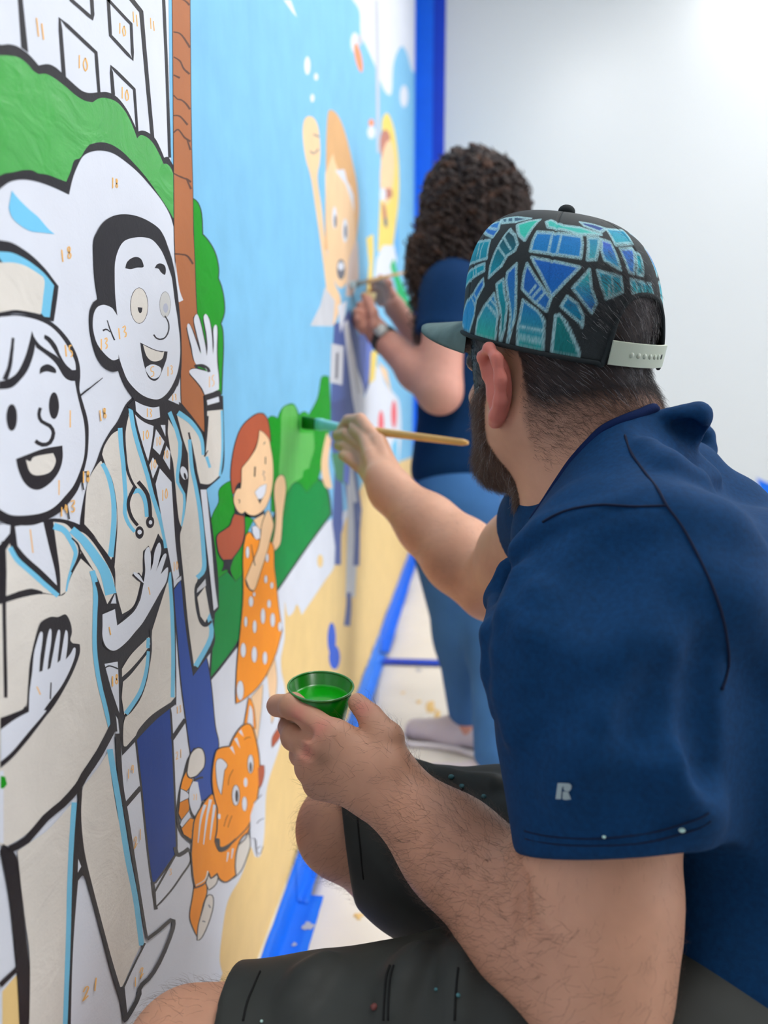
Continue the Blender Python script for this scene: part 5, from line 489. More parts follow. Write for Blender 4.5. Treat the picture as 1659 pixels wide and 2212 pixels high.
4 W 0 5462,3710,5454,3690,5436,3678,5414,3676,5394,3686,5380,3705,5376,3727,5383,3748,5400,3760,5422,3762,5444,3752,5458,3733 000000000000
4 K 2 6006,3556,5999,3540,5984,3532,5963,3534,5950,3544,5941,3560,5942,3578,5955,3590,5968,3594,5988,3588,6002,3574,6031,3551,6023,3534,6002,3524,5954,3530,5928,3546,5917,3565,5918,3584,5932,3597,5960,3602,6008,3588,6026,3570 
4 W 0 6018,3554,6011,3538,5993,3528,5970,3528,5948,3538,5932,3554,5928,3572,5936,3588,5953,3597,5976,3597,5998,3588,6014,3572 000000000000
4 K 2 5587,3359,5578,3350,5560,3352,5550,3360,5548,3372,5558,3378,5582,3370,5608,3354,5596,3342,5554,3347,5530,3364,5528,3378,5548,3386,5598,3370 
4 W 0 5598,3356,5593,3348,5581,3345,5566,3347,5550,3353,5540,3362,5536,3372,5542,3379,5553,3382,5568,3381,5584,3374,5594,3366 000000000000
11 K 1 4199,2773,4142,2768,4078,2756,4045,2733,4020,2706,3987,2683,3954,2656,3924,2620,3902,2578,3886,2528,3886,2472,3908,2414,3950,2353,4022,2281,4082,2226,4241,2742,4184,2738,4122,2727,4093,2706,4068,2678,4034,2654,4000,2626,3972,2592,3949,2550,3934,2500,3934,2447,3954,2394,3992,2340,4054,2278,4115,2224 
11 K 1 4332,2522,4270,2550,4192,2578,4134,2583,4092,2572,4074,2544,4070,2504,4079,2456,4100,2406,4134,2358,4200,2310,4253,2317,4294,2338,4316,2352,4323,2358,4336,2507,4276,2534,4210,2558,4160,2562,4122,2552,4106,2525,4104,2486,4114,2439,4134,2392,4164,2350,4178,2335,4216,2344,4256,2364,4276,2378,4280,2384 
11 W 0 4162,2578,4099,2557,4091,2482,4130,2397,4190,2332,4238,2350,4286,2376,4238,2534 10001011
11 K 2 4074,2688,4064,2686,4070,2667,4082,2647,4104,2626,4130,2606,4145,2596,4132,2593,4114,2586,4095,2580,4076,2580,4056,2581,4049,2580,4028,2596,3994,2621,3974,2634,3985,2643,4002,2658,4014,2668,4032,2674,4058,2682,4065,2700,4082,2678,4088,2660,4098,2642,4117,2626,4142,2606,4165,2588,4150,2580,4132,2573,4112,2568,4091,2567,4070,2568,4050,2572,4020,2594,3985,2619,3956,2642,3968,2654,3984,2669,3996,2680,4016,2686,4042,2694 
11 O 0 4070,2694,4090,2645,4155,2592,4103,2574,4050,2576,3964,2638,4005,2674 1010111
11 K 2 3972,2628,3983,2615,4016,2591,4038,2574,4062,2552,4070,2542,4070,2534,4066,2528,4054,2528,4020,2538,3974,2556,3952,2561,3960,2579,3968,2608,3956,2640,3992,2618,4024,2594,4050,2574,4078,2549,4088,2534,4090,2524,4084,2516,4065,2516,4027,2528,3980,2546,3936,2566,3941,2590,3949,2618 
11 W 0 3964,2634,4044,2574,4079,2538,4059,2522,3944,2564 11001
11 K 2 3952,2556,3982,2544,4032,2526,4058,2519,4061,2502,4068,2472,4062,2450,4030,2448,3984,2453,3956,2456,3954,2466,3939,2490,3928,2506,3936,2520,3946,2541,3936,2568,3976,2554,4024,2538,4070,2520,4080,2492,4088,2461,4081,2438,4046,2434,3998,2440,3958,2447,3938,2472,3922,2496,3910,2516,3918,2532,3928,2552 
11 OD 0 3944,2562,4064,2519,4072,2444,3957,2452,3920,2511 11011
11 K 2 3964,2440,3997,2438,4044,2434,4074,2432,4073,2424,4086,2403,4086,2388,4063,2379,4026,2376,3994,2380,3976,2392,3954,2414,3940,2428,3947,2431,3958,2436,3949,2453,3983,2450,4029,2446,4068,2442,4091,2417,4106,2394,4106,2374,4080,2366,4041,2363,4003,2368,3966,2390,3940,2417,3922,2437,3930,2443,3940,2449 
11 W 0 3956,2446,4071,2437,4096,2381,3998,2374,3931,2433 11001
11 K 2 3960,2392,3999,2388,4056,2380,4096,2376,4116,2360,4156,2332,4178,2318,4154,2315,4121,2308,4096,2302,4100,2282,4104,2254,4114,2235,4082,2264,4027,2311,3990,2343,3982,2357,3970,2379,3943,2405,3985,2400,4042,2394,4086,2388,4123,2364,4162,2336,4198,2308,4172,2301,4139,2294,4116,2290,4120,2270,4124,2243,4122,2222,4071,2264,4016,2310,3976,2346,3965,2364,3952,2386 
11 O 0 3952,2398,4091,2382,4188,2313,4106,2296,4118,2228,3983,2344 111111
11 K 2 4101,2682,4114,2702,4131,2726,4153,2742,4180,2747,4212,2744,4241,2738,4266,2728,4290,2716,4308,2704,4324,2686,4338,2663,4344,2642,4345,2622,4339,2605,4326,2593,4305,2590,4275,2592,4247,2595,4227,2596,4212,2599,4194,2604,4167,2612,4137,2624,4118,2633,4111,2638,4104,2648,4098,2657,4096,2672,4063,2703,4075,2724,4093,2748,4116,2766,4148,2771,4186,2768,4224,2760,4264,2746,4306,2724,4341,2700,4365,2673,4380,2646,4388,2622,4389,2601,4382,2581,4367,2568,4340,2563,4306,2566,4278,2569,4256,2570,4236,2574,4212,2580,4180,2591,4144,2606,4110,2622,4083,2642,4068,2658,4060,2673,4057,2691 
11 CR 0 4082,2692,4135,2754,4232,2749,4324,2702,4366,2632,4346,2580,4262,2582,4203,2592,4114,2628,4079,2665 0000000000
11 K 2 4136,1908,4186,1881,4268,1838,4313,1816,4302,1811,4304,1782,4299,1760,4280,1748,4254,1742,4234,1737,4209,1718,4175,1692,4147,1666,4130,1642,4120,1619,4138,1592,4127,1619,4092,1678,4068,1726,4056,1754,4053,1773,4056,1792,4071,1816,4092,1840,4108,1857,4118,1872,4132,1894,4106,1939,4172,1906,4254,1862,4332,1820,4346,1782,4348,1752,4342,1728,4322,1714,4294,1708,4274,1704,4250,1685,4216,1659,4188,1634,4172,1610,4160,1586,4128,1582,4090,1640,4056,1699,4030,1748,4018,1779,4014,1801,4018,1822,4032,1846,4054,1870,4070,1887,4078,1902,4092,1923 
11 O 0 4121,1924,4322,1818,4321,1744,4254,1720,4168,1650,4133,1586,4048,1738,4037,1807,4089,1872 110101001
11 K 2 4329,1692,4347,1692,4362,1689,4374,1684,4387,1674,4401,1662,4412,1646,4416,1626,4412,1602,4398,1582,4374,1565,4340,1551,4305,1542,4268,1536,4230,1536,4196,1538,4170,1546,4147,1558,4156,1543,4161,1562,4169,1590,4184,1616,4208,1634,4238,1648,4268,1661,4290,1674,4310,1686,4294,1722,4314,1723,4338,1718,4366,1704,4398,1681,4432,1652,4452,1622,4456,1598,4452,1572,4438,1550,4412,1534,4378,1520,4341,1510,4302,1504,4262,1504,4226,1507,4193,1518,4164,1532,4120,1566,4125,1589,4134,1619,4148,1645,4172,1663,4204,1678,4232,1690,4254,1704,4274,1716 
11 CR 0 4311,1707,4370,1694,4432,1634,4418,1566,4323,1526,4211,1522,4138,1554,4166,1631,4250,1676 000000100
11 GK 1 4340,1647,4374,1600,4359,1638,4394,1592 
11 GK 1 4226,1614,4280,1570,4232,1618,4286,1573 
11 K 2 4352,1830,4410,1798,4504,1748,4556,1722,4532,1724,4510,1710,4482,1704,4442,1714,4392,1734,4372,1740,4374,1746,4358,1774,4346,1792,4350,1802,4356,1818,4328,1858,4400,1820,4492,1770,4580,1720,4574,1694,4550,1678,4518,1672,4468,1685,4415,1706,4364,1730,4338,1766,4320,1793,4308,1816,4312,1829,4316,1846 
11 CR 0 4340,1844,4568,1721,4500,1688,4368,1735,4327,1804 11011
11 K 2 4892,1673,4968,1646,5088,1604,5190,1572,5246,1564,5273,1569,5240,1600,5248,1575,5264,1530,5266,1495,5247,1475,5214,1463,5172,1454,5126,1446,5072,1441,5014,1446,4940,1468,4858,1498,4838,1492,4856,1544,4878,1619,4847,1707,4936,1678,5054,1638,5151,1608,5198,1602,5221,1606,5284,1585,5304,1544,5320,1498,5323,1459,5302,1437,5266,1424,5223,1416,5175,1408,5120,1403,5056,1408,4974,1433,4888,1466,4792,1518,4808,1576,4830,1650 
11 CR 0 4870,1690,5170,1590,5262,1592,5294,1477,5198,1435,5035,1427,4816,1505 1010001
11 K 2 4152,2258,4160,2276,4173,2301,4198,2320,4244,2326,4307,2328,4366,2326,4416,2321,4463,2313,4464,2323,4590,2204,4786,2022,4941,1876,5046,1804,5184,1708,5274,1648,5246,1656,5220,1646,5206,1638,5166,1654,5096,1678,5030,1694,4982,1693,4941,1684,4909,1668,4886,1645,4872,1616,4864,1587,4863,1556,4869,1524,4877,1504,4834,1522,4763,1550,4706,1576,4672,1600,4638,1628,4610,1655,4587,1682,4570,1711,4535,1752,4478,1777,4430,1794,4418,1794,4419,1804,4396,1842,4338,1890,4312,1884,4298,1862,4276,1855,4230,1872,4170,1902,4146,1911,4148,1924,4136,1961,4126,2002,4120,2050,4116,2104,4114,2140,4125,2174,4141,2222,4108,2286,4116,2304,4128,2330,4156,2350,4204,2358,4268,2360,4326,2359,4379,2354,4427,2346,4493,2324,4632,2195,4830,2011,4982,1870,5069,1811,5208,1716,5328,1632,5316,1608,5288,1598,5264,1591,5206,1612,5141,1635,5085,1648,5042,1648,5002,1640,4971,1624,4949,1602,4935,1574,4926,1546,4926,1516,4932,1484,4934,1458,4872,1480,4796,1510,4722,1546,4658,1588,4607,1631,4567,1670,4538,1706,4518,1738,4527,1738,4510,1740,4461,1758,4401,1786,4370,1828,4351,1861,4366,1856,4362,1848,4346,1826,4314,1818,4253,1840,4186,1874,4121,1912,4102,1950,4091,1988,4081,2029,4076,2078,4072,2130,4069,2168,4080,2204,4096,2251 
11 O 0 4130,2272,4176,2335,4346,2342,4478,2324,4962,1873,5300,1640,5235,1615,5058,1671,4940,1646,4895,1566,4906,1482,4714,1561,4588,1662,4531,1745,4410,1790,4352,1874,4295,1836,4134,1912,4104,2015,4092,2154 10011110001001100101
11 CR 1 4338,1884,4332,1876,4322,1867,4308,1860,4288,1860,4254,1871,4209,1890,4166,1911,4136,1924,4365,1864,4357,1858,4346,1848,4330,1842,4304,1843,4266,1857,4218,1878,4173,1900,4143,1914 
11 W 1 4318,2345,4305,2336,4284,2324,4262,2308,4242,2288,4226,2259,4212,2222,4200,2188,4192,2164,4370,2310,4352,2304,4326,2296,4300,2283,4276,2266,4256,2240,4236,2206,4220,2175,4208,2154 
11 W 1 4418,2324,4406,2307,4386,2284,4364,2258,4345,2229,4327,2196,4309,2158,4294,2122,4284,2097,4474,2289,4456,2276,4432,2256,4404,2232,4380,2206,4358,2176,4334,2141,4314,2108,4300,2086 
11 W 1 4492,2247,4484,2230,4470,2205,4455,2178,4442,2152,4430,2126,4418,2098,4409,2074,4403,2056,4551,2212,4537,2197,4518,2176,4498,2151,4479,2128,4462,2106,4446,2081,4431,2060,4420,2045 
11 W 1 4748,1756,4718,1704,4786,1729,4737,1691 
11 W 1 4851,1720,4820,1662,4892,1693,4840,1649 
11 K 2 5230,2464,5272,2508,5332,2571,5376,2618,5376,2603,5414,2568,5446,2530,5466,2489,5480,2444,5490,2404,5498,2368,5502,2335,5513,2312,5430,2358,5307,2424,5202,2474,5245,2520,5304,2584,5349,2632,5402,2597,5441,2560,5474,2520,5496,2478,5510,2433,5520,2392,5528,2355,5532,2322,5526,2299,5421,2354,5298,2420 
11 O 0 5216,2468,5362,2624,5460,2525,5505,2398,5519,2306 11001
11 K 2 5303,2450,5325,2482,5356,2526,5378,2558,5386,2546,5412,2522,5434,2491,5442,2446,5445,2394,5448,2356,5388,2388,5344,2416,5320,2436,5289,2456,5311,2488,5342,2532,5364,2564,5398,2544,5426,2518,5448,2486,5458,2440,5460,2387,5460,2348,5382,2386,5334,2417,5308,2439 
11 W 0 5296,2452,5372,2561,5441,2488,5454,2352,5357,2402 11011
11 K 2 4596,2540,4622,2548,4646,2544,4682,2532,4743,2509,4818,2476,4888,2448,4922,2454,4960,2464,5006,2470,5062,2472,5128,2470,5191,2462,5252,2446,5308,2426,5349,2404,5386,2370,5422,2322,5454,2269,5486,2210,5514,2149,5536,2092,5548,2043,5552,1999,5550,1956,5544,1909,5532,1862,5512,1820,5484,1783,5448,1750,5405,1724,5354,1703,5297,1688,5233,1684,5162,1694,5084,1713,5003,1736,4918,1758,4833,1784,4756,1808,4684,1836,4617,1864,4590,1872,4583,1889,4555,1930,4540,1962,4547,1982,4566,1998,4584,2023,4594,2068,4600,2120,4604,2158,4584,2194,4560,2243,4540,2292,4528,2338,4520,2384,4522,2428,4540,2472,4566,2513,4550,2568,4582,2576,4620,2570,4667,2556,4735,2530,4814,2496,4856,2477,4872,2484,4911,2494,4958,2502,5016,2504,5083,2502,5154,2493,5229,2474,5311,2444,5392,2401,5448,2352,5486,2299,5520,2244,5554,2184,5584,2120,5606,2060,5618,2010,5623,1965,5622,1920,5615,1872,5602,1824,5581,1781,5552,1743,5515,1709,5470,1682,5418,1660,5357,1646,5288,1642,5210,1653,5126,1674,5043,1698,4956,1722,4868,1748,4787,1775,4710,1804,4640,1834,4574,1866,4538,1908,4509,1952,4492,1990,4500,2013,4520,2030,4536,2053,4545,2096,4551,2147,4555,2182,4538,2215,4513,2264,4493,2314,4480,2360,4474,2408,4476,2453,4492,2497,4520,2539 
11 O 0 4572,2554,4674,2544,4872,2462,4982,2486,5172,2478,5370,2403,5487,2256,5570,2076,5586,1938,5546,1801,5438,1703,5260,1663,5023,1716,4772,1792,4582,1869,4516,1976,4560,2038,4580,2170,4516,2302,4499,2440 00100000000000100100
11 K 2 4584,2483,4605,2492,4634,2485,4664,2471,4706,2443,4753,2404,4780,2375,4772,2368,4742,2368,4718,2369,4694,2330,4662,2276,4639,2238,4642,2254,4616,2294,4596,2338,4584,2390,4578,2446,4560,2496,4586,2506,4626,2497,4672,2476,4722,2442,4774,2399,4806,2364,4795,2352,4764,2352,4742,2354,4719,2316,4686,2262,4662,2222,4619,2263,4592,2304,4572,2348,4560,2401,4554,2458 
11 W 0 4572,2490,4668,2474,4792,2370,4730,2362,4650,2230,4584,2343 000110
11 W 0 4864,2460,4924,2444,4977,2354 111
11 W 0 4963,2478,5035,2456,5101,2342 111
11 W 0 5076,2479,5133,2474,5196,2389 111
11 K 2 5030,2020,5026,2003,5016,1990,5003,1982,4987,1980,4976,1981,4946,1998,4936,2008,4922,2026,4912,2047,4906,2068,4906,2088,4910,2104,4919,2116,4932,2124,4948,2127,4958,2126,4988,2111,4998,2100,5012,2082,5023,2061,5029,2040,5064,2002,5058,1984,5048,1970,5034,1962,5014,1960,4986,1966,4934,1994,4908,2018,4893,2040,4882,2062,4876,2084,4874,2104,4879,2122,4888,2135,4902,2144,4921,2146,4948,2142,5000,2114,5027,2091,5044,2068,5056,2046,5062,2023 
11 W 0 5046,2011,5032,1980,5000,1970,4960,1982,4922,2013,4897,2054,4890,2096,4904,2126,4934,2137,4974,2126,5012,2096,5040,2054 000000000000
11 K 0 5024,2018,5017,1997,5002,1988,4984,1992,4966,2008,4955,2031,4952,2056,4960,2076,4974,2086,4992,2082,5010,2066,5022,2042 000000000000
11 K 2 5404,2073,5400,2056,5392,2044,5380,2035,5368,2031,5345,2034,5324,2052,5314,2068,5304,2088,5300,2107,5298,2126,5302,2142,5310,2155,5322,2164,5335,2168,5357,2164,5378,2147,5389,2131,5398,2112,5404,2092,5438,2056,5434,2039,5425,2025,5412,2016,5394,2012,5344,2025,5298,2060,5282,2081,5272,2102,5268,2122,5266,2142,5270,2158,5279,2172,5292,2181,5309,2186,5358,2174,5406,2140,5421,2118,5432,2098,5438,2076 
11 W 0 5422,2065,5408,2034,5380,2022,5344,2030,5311,2056,5288,2094,5282,2134,5295,2164,5322,2176,5358,2170,5392,2143,5415,2105 000000000000
11 K 0 5382,2059,5376,2041,5362,2032,5345,2034,5330,2048,5319,2069,5316,2092,5322,2110,5336,2119,5352,2116,5368,2103,5379,2082 000000000000
11 W 0 5258,2000,5250,1986,5232,1982,5208,1990,5184,2007,5169,2028,5164,2050,5172,2064,5190,2068,5214,2060,5237,2044,5253,2022 000000000000
11 K 2 5217,1851,5214,1838,5207,1828,5197,1822,5186,1820,5164,1826,5143,1844,5134,1858,5126,1874,5122,1890,5121,1904,5124,1916,5130,1926,5140,1932,5152,1934,5174,1928,5194,1911,5204,1898,5212,1882,5216,1866,5237,1840,5234,1826,5226,1816,5216,1810,5200,1808,5164,1820,5128,1850,5116,1866,5107,1883,5103,1899,5102,1914,5106,1927,5112,1938,5122,1944,5137,1946,5174,1934,5210,1906,5222,1889,5232,1872,5236,1856 
11 W 0 5227,1846,5216,1822,5193,1814,5164,1824,5136,1847,5116,1878,5112,1909,5122,1932,5144,1940,5174,1932,5202,1908,5222,1877 000000000000
11 W 0 4626,2088,4622,2080,4611,2080,4597,2085,4584,2096,4574,2108,4571,2120,4576,2127,4586,2128,4600,2123,4614,2112,4624,2100 000000000000
11 K 0 4500,2008,4590,1948,4610,1880,4772,1802,4949,1743,4770,1770,4622,1836,4562,1893 10001000
11 OK 1 4768,2020,4748,2018,4734,2016,4722,2012,4710,2006,4698,1998,4686,1991,4678,1986,4783,2009,4762,2007,4750,2004,4738,2001,4726,1996,4713,1988,4702,1980,4694,1976 
11 OK 1 4858,1963,4840,1959,4827,1956,4814,1953,4800,1948,4784,1942,4770,1936,4760,1933,4874,1952,4855,1948,4842,1946,4830,1942,4816,1938,4800,1932,4785,1926,4775,1922 
11 OK 1 4918,2274,4900,2274,4874,2272,4846,2268,4826,2263,4814,2254,4806,2241,4801,2228,4797,2220,4932,2264,4914,2263,4888,2262,4862,2258,4842,2253,4830,2244,4822,2232,4818,2220,4814,2211 
11 OK 1 5208,2357,5241,2350,5284,2340,5330,2320,5368,2301,5196,2367,5230,2360,5278,2348,5330,2326,5371,2306 
11 RB 0 5552,1968,5642,1942,5640,1804,5560,1806 1111
11 W 0 5312,1705,5420,1742,5678,1709,5754,1680,5700,1512,5713,1394,5636,1242,5529,1238,5447,1317,5430,1444,5296,1535 11100000011
11 GK 1 5412,1744,5647,1690,5395,1759,5629,1705 
11 GK 1 5484,1536,5531,1524,5562,1516,5590,1506,5650,1479,5698,1454,5466,1552,5514,1540,5546,1530,5578,1520,5642,1490,5692,1465 
11 GK 1 5482,1324,5572,1290,5467,1340,5557,1306 
11 GK 1 5434,1431,5437,1408,5441,1374,5448,1338,5460,1308,5482,1282,5542,1239,5592,1226,5616,1232,5636,1239,5650,1244,5458,1416,5461,1394,5466,1360,5472,1324,5484,1296,5497,1278,5532,1252,5570,1244,5592,1249,5612,1256,5625,1262 
6 N 1 2888,6208,2895,6147,2898,6212,2905,6152 
6 N 1 2923,6204,2930,6152,2933,6210,2940,6156 
6 N 1 3766,6632,3769,6586,3776,6638,3780,6592 
6 N 1 3804,6636,3809,6587,3815,6642,3820,6592 
6 N 1 3976,6700,3978,6651,3988,6706,3990,6656 
6 N 1 4014,6703,4017,6659,4026,6709,4030,6664 
6 N 1 3206,6212,3200,6160,3216,6217,3210,6164 
6 N 1 3258,6224,3247,6210,3240,6201,3237,6192,3238,6184,3242,6176,3247,6170,3259,6170,3274,6184,3280,6194,3283,6203,3282,6210,3277,6218,3272,6224,3268,6228,3268,6226,3257,6212,3251,6204,3248,6196,3249,6190,3252,6182,3258,6176,3255,6172,3264,6182,3270,6191,3272,6198,3270,6205,3266,6212,3261,6218,3258,6222 
6 N 1 3612,6514,3606,6466,3624,6520,3618,6472 
6 N 1 3658,6523,3648,6511,3642,6502,3639,6495,3640,6488,3643,6480,3650,6474,3672,6486,3679,6497,3682,6505,3680,6512,3676,6518,3672,6524,3668,6528,3668,6526,3658,6514,3654,6506,3651,6500,3652,6494,3655,6486,3657,6481,3664,6486,3667,6493,3670,6500,3668,6506,3664,6512,3660,6518,3657,6522 
6 N 1 3606,6242,3600,6190,3618,6246,3612,6194 
6 N 1 3657,6250,3646,6236,3640,6228,3636,6220,3638,6212,3641,6204,3648,6196,3672,6209,3680,6220,3682,6228,3681,6236,3676,6243,3672,6249,3668,6254,3668,6252,3657,6239,3652,6231,3648,6224,3650,6217,3653,6209,3655,6203,3664,6208,3668,6216,3670,6224,3668,6230,3664,6238,3660,6244,3656,6248 
6 N 1 3461,5809,3456,5762,3472,5812,3467,5766 
6 N 1 3515,5818,3496,5814,3494,5804,3496,5795,3502,5789,3506,5784,3506,5779,3499,5780,3502,5787,3511,5797,3517,5806,3519,5814,3512,5813,3504,5812,3505,5808,3507,5799,3513,5794,3518,5787,3508,5776,3488,5776,3491,5786,3500,5796,3506,5804,3508,5812 
6 N 1 2973,5408,2977,5363,2984,5410,2988,5365 
6 N 1 3044,5435,3032,5432,3020,5424,3021,5416,3024,5412,3032,5406,3042,5404,3042,5398,3040,5394,3038,5390,3032,5390,3030,5394,3032,5398,3037,5404,3043,5411,3047,5418,3049,5422,3050,5431,3046,5430,3037,5428,3031,5425,3032,5419,3034,5416,3040,5411,3052,5408,3054,5400,3050,5394,3042,5386,3024,5384,3019,5392,3022,5398,3027,5404,3032,5411,3036,5416,3038,5421,3038,5429 
6 N 1 3262,5089,3257,5042,3274,5090,3268,5043 
6 N 1 3303,5088,3312,5093,3316,5096,3316,5092,3314,5084,3306,5080,3300,5072,3313,5068,3315,5064,3311,5056,3300,5053,3295,5092,3306,5097,3323,5101,3328,5093,3326,5084,3316,5078,3311,5075,3323,5072,3327,5064,3321,5054,3306,5048 
6 N 1 3438,5150,3444,5102,3451,5152,3457,5103 
6 N 1 3490,5155,3502,5161,3509,5165,3509,5162,3508,5154,3500,5147,3493,5138,3512,5136,3516,5132,3514,5128,3510,5120,3501,5120,3481,5158,3494,5164,3513,5171,3522,5164,3522,5154,3512,5146,3504,5142,3522,5142,3529,5135,3528,5128,3520,5118,3503,5114 
6 N 1 3834,4998,3814,4996,3792,4992,3784,4982,3786,4971,3804,4968,3817,4968,3821,4960,3818,4952,3802,4948,3784,4945,3833,4993,3816,4992,3800,4990,3795,4982,3796,4974,3808,4973,3827,4971,3833,4962,3828,4950,3806,4944,3787,4941 
6 N 1 4013,5002,4008,4953,4026,5003,4021,4954 
6 N 1 4060,5004,4066,5010,4074,5004,4070,4999,4058,4991,4072,4986,4072,4976,4068,4968,4055,4968,4050,5007,4068,5014,4088,5006,4082,4998,4072,4992,4084,4988,4086,4976,4077,4965,4056,4964 
6 N 1 3721,4786,3716,4744,3732,4786,3728,4744 
6 N 1 3756,4778,3766,4780,3768,4776,3766,4770,3755,4764,3760,4758,3767,4750,3765,4744,3754,4746,3751,4782,3770,4784,3780,4776,3777,4768,3766,4764,3772,4760,3779,4750,3772,4740,3752,4742 
6 N 1 3216,4782,3222,4736,3226,4783,3232,4736 
6 N 1 3269,4793,3255,4791,3251,4784,3254,4774,3261,4767,3270,4762,3271,4756,3268,4750,3264,4752,3264,4760,3268,4764,3272,4770,3274,4776,3276,4784,3276,4791,3272,4788,3262,4788,3262,4784,3264,4776,3270,4770,3279,4764,3281,4756,3273,4746,3254,4751,3254,4760,3258,4766,3262,4772,3264,4776,3266,4784,3265,4791 
6 N 1 2949,5042,2953,4996,2960,5043,2964,4998 
6 N 1 3006,5046,2996,5046,2982,5042,2979,5032,2980,5026,2986,5020,2996,5019,3000,5016,3001,5012,3002,5008,2998,5003,2989,5000,3004,5040,2996,5040,2992,5040,2990,5032,2990,5028,2994,5024,3003,5024,3010,5018,3012,5013,3012,5008,3006,5000,2994,4996 
6 N 1 2960,4786,2952,4718,2970,4786,2962,4718 
6 N 1 4066,4856,4062,4823,4079,4856,4076,4823 
6 N 1 4104,4854,4112,4858,4112,4853,4104,4846,4110,4840,4112,4832,4103,4828,4096,4858,4116,4862,4126,4852,4118,4846,4124,4840,4125,4832,4115,4825 
6 N 1 4692,4972,4684,4906,4706,4973,4700,4906 
6 N 1 4786,4986,4757,4981,4744,4971,4741,4963,4740,4956,4750,4948,4772,4948,4774,4938,4771,4926,4755,4918,4738,4913,4792,4982,4768,4978,4758,4970,4756,4964,4756,4956,4760,4952,4784,4950,4790,4938,4786,4925,4766,4916,4748,4910 
6 N 1 3665,4676,3660,4630,3676,4675,3671,4629 
6 N 1 3714,4680,3703,4670,3698,4662,3694,4655,3696,4648,3699,4640,3710,4632,3730,4641,3736,4650,3738,4657,3736,4664,3732,4670,3728,4676,3724,4678,3714,4668,3708,4660,3706,4654,3706,4648,3710,4641,3708,4638,3720,4644,3724,4651,3726,4658,3726,4663,3721,4670,3716,4675 
6 N 1 3831,4636,3826,4592,3842,4636,3836,4592 
6 N 1 3870,4640,3861,4630,3856,4622,3854,4616,3855,4610,3858,4602,3871,4592,3884,4602,3888,4610,3890,4618,3886,4630,3879,4639,3879,4638,3871,4628,3866,4622,3864,4616,3865,4610,3868,4602,3868,4596,3874,4604,3878,4611,3880,4618,3876,4630,3870,4638 
6 N 1 3926,4562,3920,4516,3936,4561,3931,4516 
6 N 1 3960,4564,3952,4554,3948,4546,3946,4540,3946,4533,3949,4526,3962,4516,3974,4526,3978,4534,3980,4540,3976,4554,3970,4564,3970,4562,3963,4552,3959,4546,3956,4540,3958,4533,3960,4526,3960,4520,3964,4528,3968,4534,3970,4541,3966,4554,3960,4563 
6 N 1 3751,4522,3746,4475,3760,4522,3756,4474 
6 N 1 3792,4526,3784,4516,3778,4508,3776,4501,3776,4494,3780,4486,3790,4478,3806,4486,3811,4495,3814,4502,3812,4509,3809,4516,3802,4526,3802,4524,3793,4514,3788,4506,3786,4500,3786,4494,3789,4486,3786,4482,3797,4488,3802,4496,3804,4503,3802,4509,3799,4516,3792,4525 
6 N 1 3876,4360,3870,4302,3889,4358,3882,4301 
6 N 1 3926,4362,3915,4349,3909,4340,3906,4332,3907,4324,3910,4314,3924,4304,3943,4312,3949,4322,3952,4332,3950,4340,3946,4348,3942,4356,3938,4360,3928,4346,3922,4338,3918,4330,3920,4322,3923,4314,3919,4308,3932,4316,3936,4325,3939,4334,3938,4340,3934,4348,3929,4356 
6 N 1 3994,3948,3989,3896,4006,3945,4000,3894 
6 N 1 4036,3944,4028,3934,4022,3926,4020,3919,4020,3911,4023,3902,4034,3892,4052,3898,4057,3906,4059,3914,4058,3922,4054,3930,4050,3937,4048,3940,4038,3930,4034,3923,4031,3916,4032,3909,4034,3900,4031,3896,4041,3901,4046,3909,4048,3916,4046,3923,4043,3931,4039,3938 
6 N 1 3040,4534,3034,4486,3052,4532,3046,4484 
6 N 1 3093,4532,3078,4532,3072,4526,3072,4516,3076,4507,3083,4500,3083,4494,3080,4488,3078,4493,3080,4500,3085,4504,3090,4508,3096,4517,3098,4526,3092,4526,3084,4527,3084,4524,3084,4516,3088,4508,3095,4500,3094,4492,3082,4482,3066,4492,3069,4502,3074,4507,3078,4511,3084,4519,3086,4527 
6 N 1 2928,4418,2942,4420,2952,4420,2953,4416,2950,4410,2940,4406,2930,4402,2942,4395,2951,4390,2948,4384,2944,4380,2938,4380,2926,4384,2925,4424,2940,4425,2958,4424,2963,4414,2958,4406,2946,4402,2939,4402,2948,4398,2960,4390,2957,4381,2951,4376,2937,4374,2921,4380 
6 N 1 2851,4409,2846,4372,2860,4408,2856,4371 
6 N 1 2882,4416,2880,4412,2877,4406,2874,4398,2884,4390,2900,4394,2892,4414,2890,4410,2886,4403,2884,4398,2882,4396,2894,4400 
6 N 1 2891,4410,2886,4380,2900,4410,2896,4379 
6 N 1 2622,4358,2630,4269,2630,4357,2638,4268 
6 N 1 2842,4516,2836,4459,2852,4516,2844,4458 
6 N 1 3640,3892,3654,3849,3650,3890,3665,3847 
6 N 1 3193,3818,3204,3778,3204,3816,3214,3776 
6 N 1 2594,3768,2614,3728,2602,3766,2622,3727 
6 N 1 3200,3586,3195,3539,3212,3581,3207,3534 
6 N 1 3260,3575,3244,3578,3238,3568,3241,3558,3248,3548,3253,3542,3248,3537,3246,3534,3244,3538,3247,3544,3252,3548,3258,3551,3264,3558,3266,3566,3262,3568,3253,3570,3250,3564,3252,3556,3260,3548,3266,3538,3260,3530,3246,3528,3232,3541,3236,3550,3240,3554,3246,3557,3252,3564,3254,3572 
6 N 1 3313,3080,3308,3035,3321,3076,3316,3031 
6 N 1 3354,3082,3352,3078,3348,3070,3344,3060,3364,3051,3374,3052,3362,3078,3360,3073,3356,3065,3352,3060,3360,3056,3368,3058 
6 N 1 3366,3074,3360,3037,3374,3070,3368,3033 
